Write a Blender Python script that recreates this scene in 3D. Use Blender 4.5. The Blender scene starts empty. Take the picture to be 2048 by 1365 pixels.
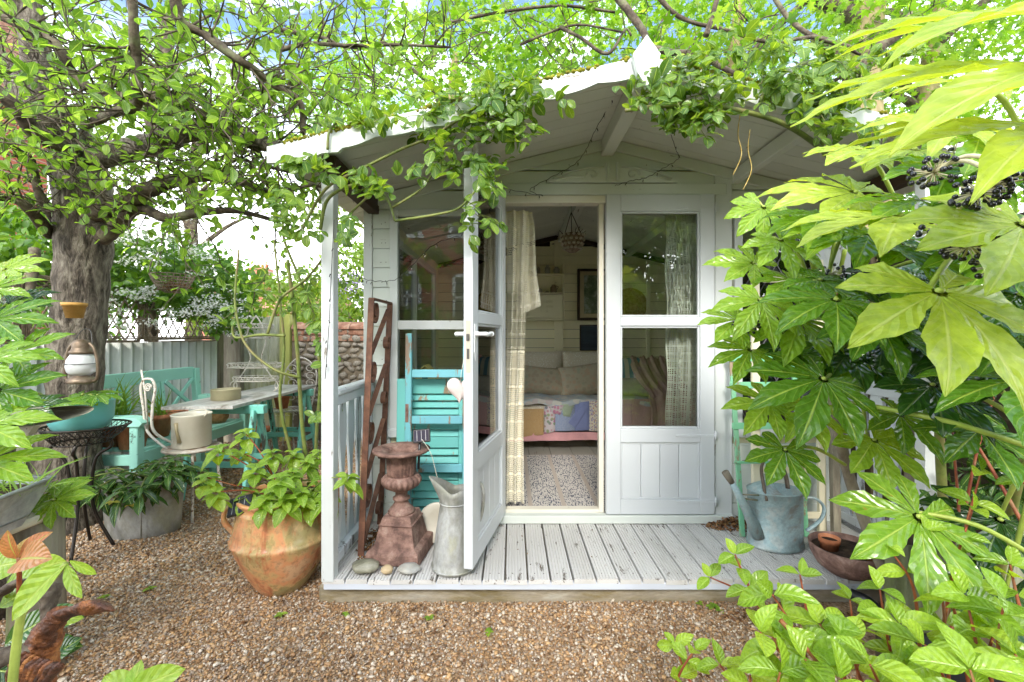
import bpy, math, random
import numpy as np
from mathutils import Vector, Matrix, Euler, noise as mnoise

random.seed(7)
rng = np.random.default_rng(11)
R = math.radians
sc = bpy.context.scene
# ------------------------------------------------------------------ camera
HC = 1.20            # eye height, metres
F = 870.0            # focal length in photo pixels (2048 wide)
cam_d = bpy.data.cameras.new('camera'); cam = bpy.data.objects.new('camera', cam_d)
sc.collection.objects.link(cam); sc.camera = cam
cam.location = (0, 0, HC); cam.rotation_euler = (R(90), 0, 0)
cam_d.sensor_width = 36.0; cam_d.lens = 36.0 * F / 2048.0
cam_d.shift_y = -10.5 / 2048.0
cam_d.clip_start = 0.02; cam_d.clip_end = 400
# ------------------------------------------------------------------ light
SUN_EL, SUN_AZ = R(36), R(186)      # azimuth measured from +Y clockwise
world = bpy.data.worlds.new('World'); sc.world = world; world.use_nodes = True
wn, wl = world.node_tree.nodes, world.node_tree.links
wn.clear()
wo = wn.new('ShaderNodeOutputWorld'); bg = wn.new('ShaderNodeBackground')
sky = wn.new('ShaderNodeTexSky'); sky.sky_type = 'NISHITA'; sky.sun_disc = False
sky.sun_elevation = SUN_EL; sky.sun_rotation = SUN_AZ; sky.air_density = 1.0; sky.dust_density = 1.2
tc = wn.new('ShaderNodeTexCoord'); sep = wn.new('ShaderNodeSeparateXYZ')
wl.new(tc.outputs['Generated'], sep.inputs[0])
nz = wn.new('ShaderNodeTexNoise'); nz.inputs['Scale'].default_value = 3.2; nz.inputs['Detail'].default_value = 6
wl.new(tc.outputs['Generated'], nz.inputs['Vector'])
cr = wn.new('ShaderNodeMapRange'); cr.inputs[1].default_value = 0.50; cr.inputs[2].default_value = 0.66
wl.new(nz.outputs['Fac'], cr.inputs[0])
hz = wn.new('ShaderNodeMapRange'); hz.inputs[1].default_value = 0.16; hz.inputs[2].default_value = 0.50
hz.inputs[3].default_value = 1.0; hz.inputs[4].default_value = 0.0
wl.new(sep.outputs['Z'], hz.inputs[0])
mx = wn.new('ShaderNodeMath'); mx.operation = 'MAXIMUM'
wl.new(cr.outputs[0], mx.inputs[0]); wl.new(hz.outputs[0], mx.inputs[1])
mixw = wn.new('ShaderNodeMix'); mixw.data_type = 'RGBA'
wl.new(mx.outputs[0], mixw.inputs['Factor'])
tint = wn.new('ShaderNodeMix'); tint.data_type = 'RGBA'; tint.blend_type = 'MULTIPLY'; tint.inputs['Factor'].default_value = 1.0; tint.inputs['B'].default_value = (.72, .76, .78, 1)
wl.new(sky.outputs[0], tint.inputs['A']); wl.new(tint.outputs['Result'], mixw.inputs['A']); mixw.inputs['B'].default_value = (12, 12.2, 12.3, 1)
wl.new(mixw.outputs['Result'], bg.inputs['Color']); bg.inputs['Strength'].default_value = 0.13
wl.new(bg.outputs[0], wo.inputs[0])
sun_d = bpy.data.lights.new('sun', 'SUN'); sun = bpy.data.objects.new('sun', sun_d)
sun_d.energy = 1.15; sun_d.angle = R(18); sun_d.color = (1.0, 0.96, 0.88)
sc.collection.objects.link(sun); sun.location = (0, -3, 8)
_sd = Vector((math.sin(SUN_AZ) * math.cos(SUN_EL), math.cos(SUN_AZ) * math.cos(SUN_EL), math.sin(SUN_EL)))
sun.rotation_euler = _sd.to_track_quat('Z', 'Y').to_euler()
vs = sc.view_settings
vs.view_transform = 'Standard'; vs.look = 'None'; vs.gamma = 1.0; vs.use_curve_mapping = False
vs.exposure = 2.1
sc.render.engine = 'CYCLES'
cy = sc.cycles
cy.max_bounces = 10; cy.diffuse_bounces = 6; cy.glossy_bounces = 4; cy.transmission_bounces = 8
cy.transparent_max_bounces = 16; cy.use_denoising = True; cy.caustics_reflective = False; cy.caustics_refractive = False
cy.sample_clamp_indirect = 8.0

# ------------------------------------------------------------------ helpers
def P(px, py, Y): return Vector(((px - 1024) / F * Y, Y, HC - (py - 672) / F * Y))
def PX(px, Y): return (px - 1024) / F * Y
def PZ(py, Y): return HC - (py - 672) / F * Y
def G(px, py):
    Y = HC * F / (py - 672); return Vector((PX(px, Y), Y, 0))
WM = {}
def link(o): sc.collection.objects.link(o)
def props(o, label=None, cat=None, group=None, kind=None):
    if label: o['label'] = label
    if cat: o['category'] = cat
    if group: o['group'] = group
    if kind: o['kind'] = kind
    return o
def thing(name, label, cat, loc=(0, 0, 0), group=None, rz=0.0):
    o = bpy.data.objects.new(name, None); link(o); o.empty_display_size = 0.1
    o.location = loc; o.rotation_euler = (0, 0, rz)
    WM[o.name] = Matrix.Translation(Vector(loc)) @ Matrix.Rotation(rz, 4, 'Z')
    return props(o, label, cat, group)
def place(o, parent, M):
    """link o with world matrix M under parent"""
    link(o)
    if parent is not None:
        o.parent = parent; L = WM[parent.name].inverted() @ M
    else: L = M
    o.matrix_basis = L; WM[o.name] = M.copy()
    return o
def frame(y, z, loc=(0, 0, 0), s=1.0):
    """matrix whose local +y runs along y and whose +z is close to z"""
    y = Vector(y).normalized(); z = Vector(z)
    x = y.cross(z)
    if x.length < 1e-5: x = y.cross(Vector((1, .1, .2)))
    x.normalize(); z = x.cross(y)
    M = Matrix(((x.x * s, y.x * s, z.x * s, loc[0]), (x.y * s, y.y * s, z.y * s, loc[1]), (x.z * s, y.z * s, z.z * s, loc[2]), (0, 0, 0, 1)))
    return M
def T(x, y, z): return Matrix.Translation((x, y, z))
def RZ(a): return Matrix.Rotation(a, 4, 'Z')
def RX(a): return Matrix.Rotation(a, 4, 'X')
def RY(a): return Matrix.Rotation(a, 4, 'Y')

class MB:
    def __init__(s): s.v = []; s.f = []; s.sm = []; s.uv = {}
    def add(s, vs, fs, smooth=False, M=None):
        b = len(s.v)
        s.v += [tuple(M @ Vector(v)) if M is not None else tuple(v) for v in vs]
        for f in fs: s.f.append(tuple(i + b for i in f)); s.sm.append(smooth)
    def box(s, x0, x1, y0, y1, z0, z1, c=0.0025, M=None):
        if x0 > x1: x0, x1 = x1, x0
        if y0 > y1: y0, y1 = y1, y0
        if z0 > z1: z0, z1 = z1, z0
        c = min(c, (x1 - x0) * .3, (y1 - y0) * .3, (z1 - z0) * .3)
        lo, hi = (x0, y0, z0), (x1, y1, z1)
        vs = []; idx = {}
        for sx in (0, 1):
            for sy in (0, 1):
                for sz in (0, 1):
                    S = (sx, sy, sz)
                    for a in range(3):
                        p = [hi[k] if S[k] else lo[k] for k in range(3)]
                        for k in range(3):
                            if k != a: p[k] += -c if S[k] else c
                        idx[(S, a)] = len(vs); vs.append(p)
        fs = []
        for a in range(3):
            o1, o2 = (a + 1) % 3, (a + 2) % 3
            for sd in (0, 1):
                q = []
                for u, w in ((0, 0), (1, 0), (1, 1), (0, 1)):
                    S = [0, 0, 0]; S[a] = sd; S[o1] = u; S[o2] = w; q.append(idx[(tuple(S), a)])
                fs.append(q if sd else q[::-1])
            for u in (0, 1):
                for w in (0, 1):
                    S0 = [0, 0, 0]; S0[o1] = u; S0[o2] = w; S1 = list(S0); S1[a] = 1
                    q = [idx[(tuple(S0), o1)], idx[(tuple(S1), o1)], idx[(tuple(S1), o2)], idx[(tuple(S0), o2)]]
                    fs.append(q if (u ^ w) else q[::-1])
        for S in [(i, j, k) for i in (0, 1) for j in (0, 1) for k in (0, 1)]:
            q = [idx[(S, 0)], idx[(S, 1)], idx[(S, 2)]]
            fs.append(q if (sum(S) % 2) else q[::-1])
        s.add(vs, fs, False, M); return s
    def beam(s, p, q, w, t, up=(0, 0, 1), c=0.002):
        """bar from p to q: w along cross(dir, up), t along up"""
        p, q = Vector(p), Vector(q); L = (q - p).length
        M = frame(q - p, up, p)
        s.box(-w / 2, w / 2, 0, L, -t / 2, t / 2, c, M); return s
    def tube(s, pts, rad, n=8, cap=True, closed=False, flat=1.0):
        pts = [Vector(p) for p in pts]; m = len(pts)
        if not hasattr(rad, '__len__'): rad = [rad] * m
        t0 = (pts[1] - pts[0]).normalized()
        nrm = t0.cross(Vector((0.3, 0.2, 1))); nrm = nrm if nrm.length > 1e-3 else t0.cross(Vector((1, 0, 0))); nrm.normalize()
        vs = []
        for i, p in enumerate(pts):
            if closed: t = pts[(i + 1) % m] - pts[i - 1]
            else: t = pts[min(i + 1, m - 1)] - pts[max(i - 1, 0)]
            if t.length < 1e-9: t = t0
            t = t.normalized(); nrm = nrm - t * nrm.dot(t)
            if nrm.length < 1e-6: nrm = t.cross(Vector((0.1, 1, 0.3)))
            nrm.normalize(); b = t.cross(nrm)
            for k in range(n):
                a = 2 * math.pi * k / n
                vs.append(p + (nrm * math.cos(a) + b * math.sin(a) * flat) * rad[i])
        fs = []
        for i in range(m if closed else m - 1):
            j = (i + 1) % m
            for k in range(n):
                l = (k + 1) % n; fs.append((i * n + k, i * n + l, j * n + l, j * n + k))
        if cap and not closed:
            fs.append(tuple(range(n))[::-1]); fs.append(tuple((m - 1) * n + k for k in range(n)))
        s.add(vs, fs, True); return s
    def lathe(s, prof, c=(0, 0, 0), n=32, rx=1.0, ry=1.0, mod=None, close=False, M=None, rot=0.0):
        vs = []; c = Vector(c)
        for i, (r, z) in enumerate(prof):
            for k in range(n):
                a = 2 * math.pi * k / n + rot; rr = r * (mod(a, z, i) if mod else 1.0)
                vs.append((c.x + rr * math.cos(a) * rx, c.y + rr * math.sin(a) * ry, c.z + z))
        fs = []; m = len(prof)
        for i in range(m - 1):
            for k in range(n):
                l = (k + 1) % n; fs.append((i * n + k, i * n + l, (i + 1) * n + l, (i + 1) * n + k))
        if prof[0][0] > 1e-5: fs.append(tuple(range(n))[::-1])
        if close and prof[-1][0] > 1e-5: fs.append(tuple((m - 1) * n + k for k in range(n)))
        s.add(vs, fs, True, M); return s
    def prism(s, poly, y0, y1, M=None):
        """poly in x,z, extruded along y"""
        n = len(poly)
        vs = [(x, y0, z) for x, z in poly] + [(x, y1, z) for x, z in poly]
        fs = [tuple(range(n)), tuple(range(2 * n - 1, n - 1, -1))]
        fs += [((i + 1) % n, i, n + i, n + (i + 1) % n) for i in range(n)]
        s.add(vs, fs, False, M); return s
    def ball(s, c, r, n=10, m=7, sq=(1, 1, 1), jit=0.0, seed=0, M=None):
        c = Vector(c); vs = []
        for i in range(m + 1):
            ph = math.pi * i / m
            for k in range(n):
                a = 2 * math.pi * k / n
                d = Vector((math.sin(ph) * math.cos(a), math.sin(ph) * math.sin(a), math.cos(ph)))
                q = 1 + (jit * mnoise.noise(d * 1.7 + Vector((seed * 3.1, seed, 0))) if jit else 0)
                vs.append((c.x + d.x * r * sq[0] * q, c.y + d.y * r * sq[1] * q, c.z + d.z * r * sq[2] * q))
        fs = []
        for i in range(m):
            for k in range(n):
                l = (k + 1) % n; fs.append((i * n + k, (i + 1) * n + k, (i + 1) * n + l, i * n + l))
        s.add(vs, fs, True, M); return s
    def grid(s, fn, nu, nv, smooth=True):
        vs = [fn(u / nu, v / nv) for v in range(nv + 1) for u in range(nu + 1)]
        fs = [(v * (nu + 1) + u, v * (nu + 1) + u + 1, (v + 1) * (nu + 1) + u + 1, (v + 1) * (nu + 1) + u) for v in range(nv) for u in range(nu)]
        s.add(vs, fs, smooth); return s
    def mesh(s, name, mat, inv=None):
        me = bpy.data.meshes.new(name)
        v = s.v if inv is None else [tuple(inv @ Vector(p)) for p in s.v]
        me.from_pydata(v, [], s.f)
        me.polygons.foreach_set('use_smooth', s.sm)
        for m in (mat if isinstance(mat, (list, tuple)) else [mat]): me.materials.append(m)
        me.update(); return me
    def build(s, name, mat, parent=None, M=None, label=None, cat=None, group=None, kind=None):
        """M given: vertices are in M's frame. Otherwise they are world coordinates."""
        if M is None:
            M = WM[parent.name] if parent is not None else None
            if M is None:
                c = Vector(np.mean(np.array(s.v), 0)); c.z = min(p[2] for p in s.v); M = Matrix.Translation(c)
            me = s.mesh(name, mat, M.inverted())
        else: me = s.mesh(name, mat)
        o = bpy.data.objects.new(name, me); place(o, parent, M)
        return props(o, label, cat, group, kind)

def smoothpath(pts, k=6):
    pts = [Vector(p) for p in pts]; out = []
    for i in range(len(pts) - 1):
        p0 = pts[max(i - 1, 0)]; p1 = pts[i]; p2 = pts[i + 1]; p3 = pts[min(i + 2, len(pts) - 1)]
        for j in range(k):
            t = j / k
            out.append(0.5 * ((2 * p1) + (p2 - p0) * t + (2 * p0 - 5 * p1 + 4 * p2 - p3) * t * t + (3 * p1 - p0 - 3 * p2 + p3) * t ** 3))
    out.append(pts[-1]); return out
def lerp(a, b, t): return a + (b - a) * t

# numpy mass mesh of one template under many matrices (never one object per blade)
def mass(name, tmpl, mats, mat, parent=None, label=None, cat=None, group=None, kind='stuff', cols=None):
    V, Fc, UV = tmpl; mats = np.asarray(mats, dtype=np.float64); N = len(mats); n = len(V); m = len(Fc)
    W = np.einsum('kij,nj->kni', mats[:, :3, :3], V) + mats[:, None, :3, 3]
    W = W.reshape(-1, 3)
    if parent is not None:
        I = np.array(WM[parent.name].inverted()); W = W @ I[:3, :3].T + I[:3, 3]
    tri = (Fc[None] + (np.arange(N) * n)[:, None, None]).reshape(-1)
    me = bpy.data.meshes.new(name)
    me.vertices.add(N * n); me.loops.add(N * m * 3); me.polygons.add(N * m)
    me.vertices.foreach_set('co', W.astype(np.float32).ravel())
    me.loops.foreach_set('vertex_index', tri.astype(np.int32))
    me.polygons.foreach_set('loop_start', np.arange(0, N * m * 3, 3, dtype=np.int32))
    me.polygons.foreach_set('use_smooth', np.ones(N * m, dtype=bool))
    uvl = me.uv_layers.new(name='UVMap')
    uvl.data.foreach_set('uv', np.tile(UV[Fc.ravel()], (N, 1)).astype(np.float32).ravel())
    a = me.attributes.new('rnd', 'FLOAT', 'POINT')
    rn = rng.random(N) if cols is None else cols
    a.data.foreach_set('value', np.repeat(rn, n).astype(np.float32))
    me.materials.append(mat); me.update(calc_edges=True)
    o = bpy.data.objects.new(name, me); place(o, parent, WM[parent.name] if parent is not None else Matrix.Identity(4))
    return props(o, label, cat, group, kind)

def tmesh(name, tmpl, mat):
    V, Fc, UV = tmpl
    me = bpy.data.meshes.new(name); me.from_pydata([tuple(v) for v in V], [], [tuple(int(i) for i in f) for f in Fc])
    uvl = me.uv_layers.new(name='UVMap'); uvl.data.foreach_set('uv', UV[Fc.ravel()].astype(np.float32).ravel())
    me.polygons.foreach_set('use_smooth', [True] * len(Fc)); me.materials.append(mat); me.update(); return me

def leaf_tmpl(w=0.5, n=6, fold=0.18, droop=0.25, peak=0.45, tipp=1.0, stalk=0.0, cols=1, wave=0.0):
    """ovate leaf: along +y, length 1; uv = (across -1..1, along 0..1)"""
    V, UV, Fc = [], [], []
    C = 2 * cols + 1
    for i in range(n + 1):
        v = i / n
        a = peak
        ww = (math.sin(math.pi * min(v / (2 * a), .5)) if v < a else math.cos(math.pi / 2 * ((v - a) / (1 - a)) ** 1.25)) ** tipp
        ww *= w / 2
        if i == n: ww = 0.002
        if i == 0: ww = w * .06
        for k in range(C):
            u = (k - cols) / cols
            z = abs(u) * ww * fold * 2 - droop * v * v + (wave * math.sin(v * 9 + k) * abs(u))
            V.append((u * ww, stalk + v, z)); UV.append((u, v))
    for i in range(n):
        for k in range(C - 1):
            a = i * C + k; Fc.append((a, a + 1, a + C + 1)); Fc.append((a, a + C + 1, a + C))
    return np.array(V), np.array(Fc), np.array(UV)

def palm_tmpl(lobes=9, spread=285, join=0.38, lw=0.38, serr=0.045, droop=0.35, seed=0, short=0.55, tipdroop=0.15):
    """palmate leaf, petiole at origin, centre lobe along +y, centre lobe length 1"""
    rr = random.Random(seed); V, UV, Fc = [], [], []
    angs = [R(-spread / 2 + spread * i / (lobes - 1)) for i in range(lobes)]
    angs = [a + rr.uniform(-.05, .05) for a in angs]
    half = [R(spread / (lobes - 1)) / 2] * lobes
    st = [0, .15, .28, .36, .44, .52, .60, .68, .76, .84, .90, .95, 1.0]
    for i, a in enumerate(angs):
        q = abs(a) / R(spread / 2); L = lerp(1.0, short, q ** 1.3) * rr.uniform(.93, 1.05)
        tw = rr.uniform(-.12, .12); dr = droop * rr.uniform(.7, 1.3)
        base = len(V)
        for j, v in enumerate(st):
            r = v * L
            jn = join
            sect = r * math.tan(half[i]) * 1.0
            if r <= jn: wd = r * math.tan(half[i]); cut = True
            else:
                t = (v - jn / L) / max(1 - jn / L, .01)
                w0 = jn * math.tan(half[i]) * (.62 if t > .05 else .8)
                wd = w0 * (1 - t) ** 1.1 + lw * .5 * L * math.sin(math.pi * min(1, t ** .92)) ** .95 * (1 - .22 * t)
                if t > .97: wd = .003
                if j % 2 == 0 and t < .9 and t > .2: wd *= 1 + serr
                elif t > .2: wd *= 1 - serr
            for u in (-1, -.5, 0, .5, 1):
                x = u * wd; y = r
                if r <= jn:  # seams radiate from the centre
                    ang = a - math.atan2(x, max(y, 1e-4)); rad = r
                    X, Yp = math.sin(a) * r * 0, 0
                    th = a + u * half[i]
                    X, Yp = math.sin(th) * r, math.cos(th) * r
                else:
                    X = math.sin(a) * y + math.cos(a) * x; Yp = math.cos(a) * y - math.sin(a) * x
                Z = abs(u) * min(wd, r * .2) * .30 - dr * r * r * .6 - tipdroop * max(0, v - .7) ** 2 * 2 + tw * x
                if abs(u) == 1 and r > jn: Z -= .012 * math.sin(v * 30 + i)
                V.append((X, Yp, Z)); UV.append((u, v + 2))
        for j in range(len(st) - 1):
            for k in range(4):
                b = base + j * 5 + k; Fc.append((b, b + 6, b + 1)); Fc.append((b, b + 5, b + 6))
    Fc = np.array(Fc)[:, ::1]
    return np.array(V), Fc, np.array(UV)

def maple_tmpl():
    pts = [(0, 0)]
    V = [(0, 0.02, 0)]; UV = [(0, .5)]
    prof = [(-150, .45), (-125, .35), (-100, .8), (-75, .42), (-50, .95), (-22, .5), (0, 1.1), (22, .5), (50, .95), (75, .42), (100, .8), (125, .35), (150, .45)]
    for a, r in prof: V.append((math.sin(R(a)) * r * .5, math.cos(R(a)) * r * .5 + .25, -.1 * r * r)); UV.append((.5, r))
    V[0] = (0, .15, .03)
    Fc = [(0, i + 1, i) for i in range(1, len(V) - 1)]
    return np.array(V, dtype=float), np.array(Fc), np.array(UV, dtype=float)

# ------------------------------------------------------------------ materials
MT = {}
def newmat(name):
    m = bpy.data.materials.new(name); m.use_nodes = True; m.node_tree.nodes.clear(); MT[name] = m
    return m, m.node_tree.nodes, m.node_tree.links
def nd(N, t, **kw):
    n = N.new(t)
    for k, v in kw.items():
        if k in n.inputs: n.inputs[k].default_value = v
        else: setattr(n, k, v)
    return n
def coords(N, L, scale=(1, 1, 1)):
    tc = N.new('ShaderNodeTexCoord'); oi = N.new('ShaderNodeObjectInfo')
    mul = N.new('ShaderNodeVectorMath'); mul.operation = 'SCALE'; mul.inputs[0].default_value = (13.7, 7.3, 5.1)
    L.new(oi.outputs['Random'], mul.inputs['Scale'])
    ad = N.new('ShaderNodeVectorMath'); ad.operation = 'ADD'
    L.new(tc.outputs['Object'], ad.inputs[0]); L.new(mul.outputs[0], ad.inputs[1])
    mp = N.new('ShaderNodeMapping'); mp.inputs['Scale'].default_value = scale
    L.new(ad.outputs[0], mp.inputs[0]); return mp.outputs[0], oi
def ramp(N, L, src, stops):
    r = N.new('ShaderNodeValToRGB'); e = r.color_ramp.elements
    while len(e) < len(stops): e.new(0.5)
    for i, (p, c) in enumerate(stops):
        e[i].position = p; e[i].color = tuple(c) + (1,) if len(c) == 3 else c
    L.new(src, r.inputs[0]); return r.outputs[0]
def noise(N, L, vec, scale, detail=4, rough=.55, dist=0.0):
    n = nd(N, 'ShaderNodeTexNoise'); n.inputs['Scale'].default_value = scale; n.inputs['Detail'].default_value = detail
    n.inputs['Roughness'].default_value = rough; n.inputs['Distortion'].default_value = dist
    L.new(vec, n.inputs['Vector']); return n.outputs['Fac']
def maprange(N, L, src, a, b, c=0.0, d=1.0):
    m = N.new('ShaderNodeMapRange'); m.inputs[1].default_value = a; m.inputs[2].default_value = b
    m.inputs[3].default_value = c; m.inputs[4].default_value = d; L.new(src, m.inputs[0]); return m.outputs[0]
def mixc(N, L, fac, A, B, mode='MIX'):
    m = N.new('ShaderNodeMix'); m.data_type = 'RGBA'; m.blend_type = mode
    for s, x in (('Factor', fac), ('A', A), ('B', B)):
        if hasattr(x, 'node'): L.new(x, m.inputs[s])
        elif isinstance(x, (int, float)): m.inputs[s].default_value = x
        else: m.inputs[s].default_value = tuple(x) + (1,)
    return m.outputs['Result']
def finish(N, L, col, rough, metal=0.0, bump=None, bstr=0.3, bdist=0.002, spec=0.5, alpha=None, coat=0.0):
    b = N.new('ShaderNodeBsdfPrincipled'); o = N.new('ShaderNodeOutputMaterial')
    for s, x in (('Base Color', col), ('Roughness', rough), ('Metallic', metal), ('Specular IOR Level', spec), ('Coat Weight', coat)):
        if hasattr(x, 'node'): L.new(x, b.inputs[s])
        elif isinstance(x, (int, float)): b.inputs[s].default_value = x
        else: b.inputs[s].default_value = tuple(x) + (1,)
    if bump is not None:
        bp = N.new('ShaderNodeBump'); bp.inputs['Strength'].default_value = bstr; bp.inputs['Distance'].default_value = bdist
        L.new(bump, bp.inputs['Height']); L.new(bp.outputs[0], b.inputs['Normal'])
    L.new(b.outputs[0], o.inputs[0]); return b

def painted(name, paint, under=(.28, .24, .19), chip=0.0, grime=(.30, .30, .22), gr=.25, rough=.45, stretch=(1, 1, 1), gscale=3.0, coarse=6.0, vary=.05):
    """old paint over wood: chips (chip 0..1), grime blotches, brushed grain; stretch squeezes the noise along the grain"""
    m, N, L = newmat(name); vec, oi = coords(N, L, stretch)
    g = noise(N, L, vec, gscale, 6, .65); gm = maprange(N, L, g, .48, .78, 0, gr)
    col = mixc(N, L, gm, paint, grime)
    vr = maprange(N, L, oi.outputs['Random'], 0, 1, 1 - vary, 1 + vary)
    vm = N.new('ShaderNodeVectorMath'); vm.operation = 'SCALE'; L.new(col, vm.inputs[0]); L.new(vr, vm.inputs['Scale']); col = vm.outputs[0]
    fine = noise(N, L, vec, 60, 3, .6)
    if chip > 0:
        cn = noise(N, L, vec, coarse, 9, .72, .3)
        cm = maprange(N, L, cn, .66 - chip * .25, .68 - chip * .25)
        wood = mixc(N, L, fine, under, tuple(c * .45 for c in under))
        col = mixc(N, L, cm, col, wood)
        h = N.new('ShaderNodeMath'); h.operation = 'SUBTRACT'; L.new(fine, h.inputs[0]); L.new(cm, h.inputs[1]); hh = h.outputs[0]
    else: hh = fine
    finish(N, L, col, rough, 0, hh, .35, .0015); return m
def stony(name, cols, scale=8, rough=.85, bump=.5, bscale=40, metal=0, spec=.3, stretch=(1, 1, 1), bdist=.004, detail=8, dist=.2, rlo=None):
    m, N, L = newmat(name); vec, oi = coords(N, L, stretch)
    n1 = noise(N, L, vec, scale, detail, .68, dist)
    k = len(cols); col = ramp(N, L, n1, [(.38 + .24 * i / (k - 1), c) for i, c in enumerate(cols)])
    nf = noise(N, L, vec, bscale * .6, 6, .7); col = mixc(N, L, maprange(N, L, nf, .35, .65, 0, .55), col, tuple(x * .45 for x in cols[len(cols) // 2]))
    n2 = noise(N, L, vec, bscale, 5, .6)
    r = rough
    if rlo is not None: r = maprange(N, L, n1, .35, .65, rlo, rough)
    finish(N, L, col, r, metal, n2, bump, bdist, spec); return m
def leafmat(name, cols, rough=.35, trans=.42, veins=True, spec=.5, tcol=None, wet=0.0, vein=(.42, .55, .14), nv=9.0, spots=0.0, bump=.35, under=None):
    """cols: darker .. lighter leaf colours picked per leaf; wet adds small glossy droplet patches"""
    m, N, L = newmat(name)
    oi = N.new('ShaderNodeObjectInfo'); at = N.new('ShaderNodeAttribute'); at.attribute_name = 'rnd'
    ad = N.new('ShaderNodeMath'); ad.operation = 'ADD'; L.new(oi.outputs['Random'], ad.inputs[0]); L.new(at.outputs['Fac'], ad.inputs[1])
    fr = N.new('ShaderNodeMath'); fr.operation = 'FRACT'; L.new(ad.outputs[0], fr.inputs[0])
    k = len(cols); col = ramp(N, L, fr.outputs[0], [(i / max(k - 1, 1), c) for i, c in enumerate(cols)])
    uv = N.new('ShaderNodeUVMap'); uv.uv_map = 'UVMap'; sp = N.new('ShaderNodeSeparateXYZ'); L.new(uv.outputs[0], sp.inputs[0])
    tc = N.new('ShaderNodeTexCoord')
    nz = noise(N, L, tc.outputs['Object'], 9, 4, .6)
    dk = mixc(N, L, 1.0, col, (.62, .70, .5), 'MULTIPLY'); col = mixc(N, L, maprange(N, L, nz, .35, .7), col, dk)
    bump_src = nz
    if veins:
        ab = N.new('ShaderNodeMath'); ab.operation = 'ABSOLUTE'; L.new(sp.outputs[0], ab.inputs[0])
        mid = maprange(N, L, ab.outputs[0], .03, .10, 1, 0)
        s1 = N.new('ShaderNodeMath'); s1.operation = 'MULTIPLY'; L.new(ab.outputs[0], s1.inputs[0]); s1.inputs[1].default_value = -.28
        s2 = N.new('ShaderNodeMath'); s2.operation = 'ADD'; L.new(s1.outputs[0], s2.inputs[0]); L.new(sp.outputs[1], s2.inputs[1])
        s3 = N.new('ShaderNodeMath'); s3.operation = 'MULTIPLY'; L.new(s2.outputs[0], s3.inputs[0]); s3.inputs[1].default_value = nv
        s4 = N.new('ShaderNodeMath'); s4.operation = 'PINGPONG'; L.new(s3.outputs[0], s4.inputs[0]); s4.inputs[1].default_value = .5
        side = maprange(N, L, s4.outputs[0], .0, .07, .38, 0)
        mxx = N.new('ShaderNodeMath'); mxx.operation = 'MAXIMUM'; L.new(mid, mxx.inputs[0]); L.new(side, mxx.inputs[1])
        fac = N.new('ShaderNodeMath'); fac.operation = 'MULTIPLY'; L.new(mxx.outputs[0], fac.inputs[0]); fac.inputs[1].default_value = .75
        col = mixc(N, L, fac.outputs[0], col, vein)
        puff = N.new('ShaderNodeMath'); puff.operation = 'SUBTRACT'; L.new(s4.outputs[0], puff.inputs[0]); L.new(mid, puff.inputs[1]); bump_src = puff.outputs[0]
    if spots > 0:
        sn = noise(N, L, tc.outputs['Object'], 5, 5, .7); col = mixc(N, L, maprange(N, L, sn, .70 - spots, .74 - spots), col, (.35, .22, .05))
    r = rough
    if wet > 0:
        wnz = noise(N, L, tc.outputs['Object'], 14, 3, .55)
        r = maprange(N, L, wnz, .42, .60, rough, rough * (1 - wet))
    pb = N.new('ShaderNodeBsdfPrincipled'); L.new(col, pb.inputs['Base Color'])
    if hasattr(r, 'node'): L.new(r, pb.inputs['Roughness'])
    else: pb.inputs['Roughness'].default_value = r
    pb.inputs['Specular IOR Level'].default_value = spec
    bp = N.new('ShaderNodeBump'); bp.inputs['Strength'].default_value = bump; bp.inputs['Distance'].default_value = .01
    L.new(bump_src, bp.inputs['Height']); L.new(bp.outputs[0], pb.inputs['Normal'])
    tr = N.new('ShaderNodeBsdfTranslucent')
    tcl = mixc(N, L, 1.0, col, tcol or (2.3, 2.0, .55), 'MULTIPLY'); L.new(tcl, tr.inputs['Color'])
    mx = N.new('ShaderNodeMixShader'); mx.inputs[0].default_value = trans
    L.new(pb.outputs[0], mx.inputs[1]); L.new(tr.outputs[0], mx.inputs[2])
    o = N.new('ShaderNodeOutputMaterial'); L.new(mx.outputs[0], o.inputs[0]); return m
def plain(name, col, rough=.6, metal=0.0, spec=.5, bscale=30, bstr=.15, vary=.12):
    m, N, L = newmat(name); vec, oi = coords(N, L)
    n = noise(N, L, vec, 9, 5, .6); c = mixc(N, L, maprange(N, L, n, .3, .7), tuple(x * (1 - vary) for x in col), tuple(min(1, x * (1 + vary)) for x in col))
    finish(N, L, c, rough, metal, noise(N, L, vec, bscale, 4), bstr, .002, spec); return m

W_V = painted('white paint on upright board', (.60, .63, .63), chip=.12, stretch=(1, 1, .16), coarse=14, gr=.16, grime=(.42, .46, .34))
W_H = painted('white paint on level board', (.61, .65, .61), chip=.06, stretch=(.16, 1, 1), coarse=14, gr=.18, grime=(.45, .5, .36), vary=.04)
W_D = painted('white paint on depth board', (.66, .67, .61), chip=.06, stretch=(1, .16, 1), coarse=14, gr=.25, grime=(.42, .42, .36))
W_DOOR = painted('grey white door paint', (.58, .61, .63), chip=0, stretch=(1, 1, .2), coarse=16, gr=.10, grime=(.5, .5, .45), rough=.38)
W_RAIL = painted('weathered white balustrade paint', (.58, .62, .65), chip=.30, stretch=(1, 1, .14), coarse=12, gr=.3, under=(.25, .25, .24))
CREAM_IN = painted('cream interior boards', (.86, .80, .56), chip=.02, stretch=(.2, 1, 1), coarse=10, gr=.12, grime=(.5, .45, .3))
CREAM_JAMB = painted('cream jamb paint', (.74, .70, .60), chip=.08, stretch=(1, 1, .2), coarse=12, gr=.2)
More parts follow.
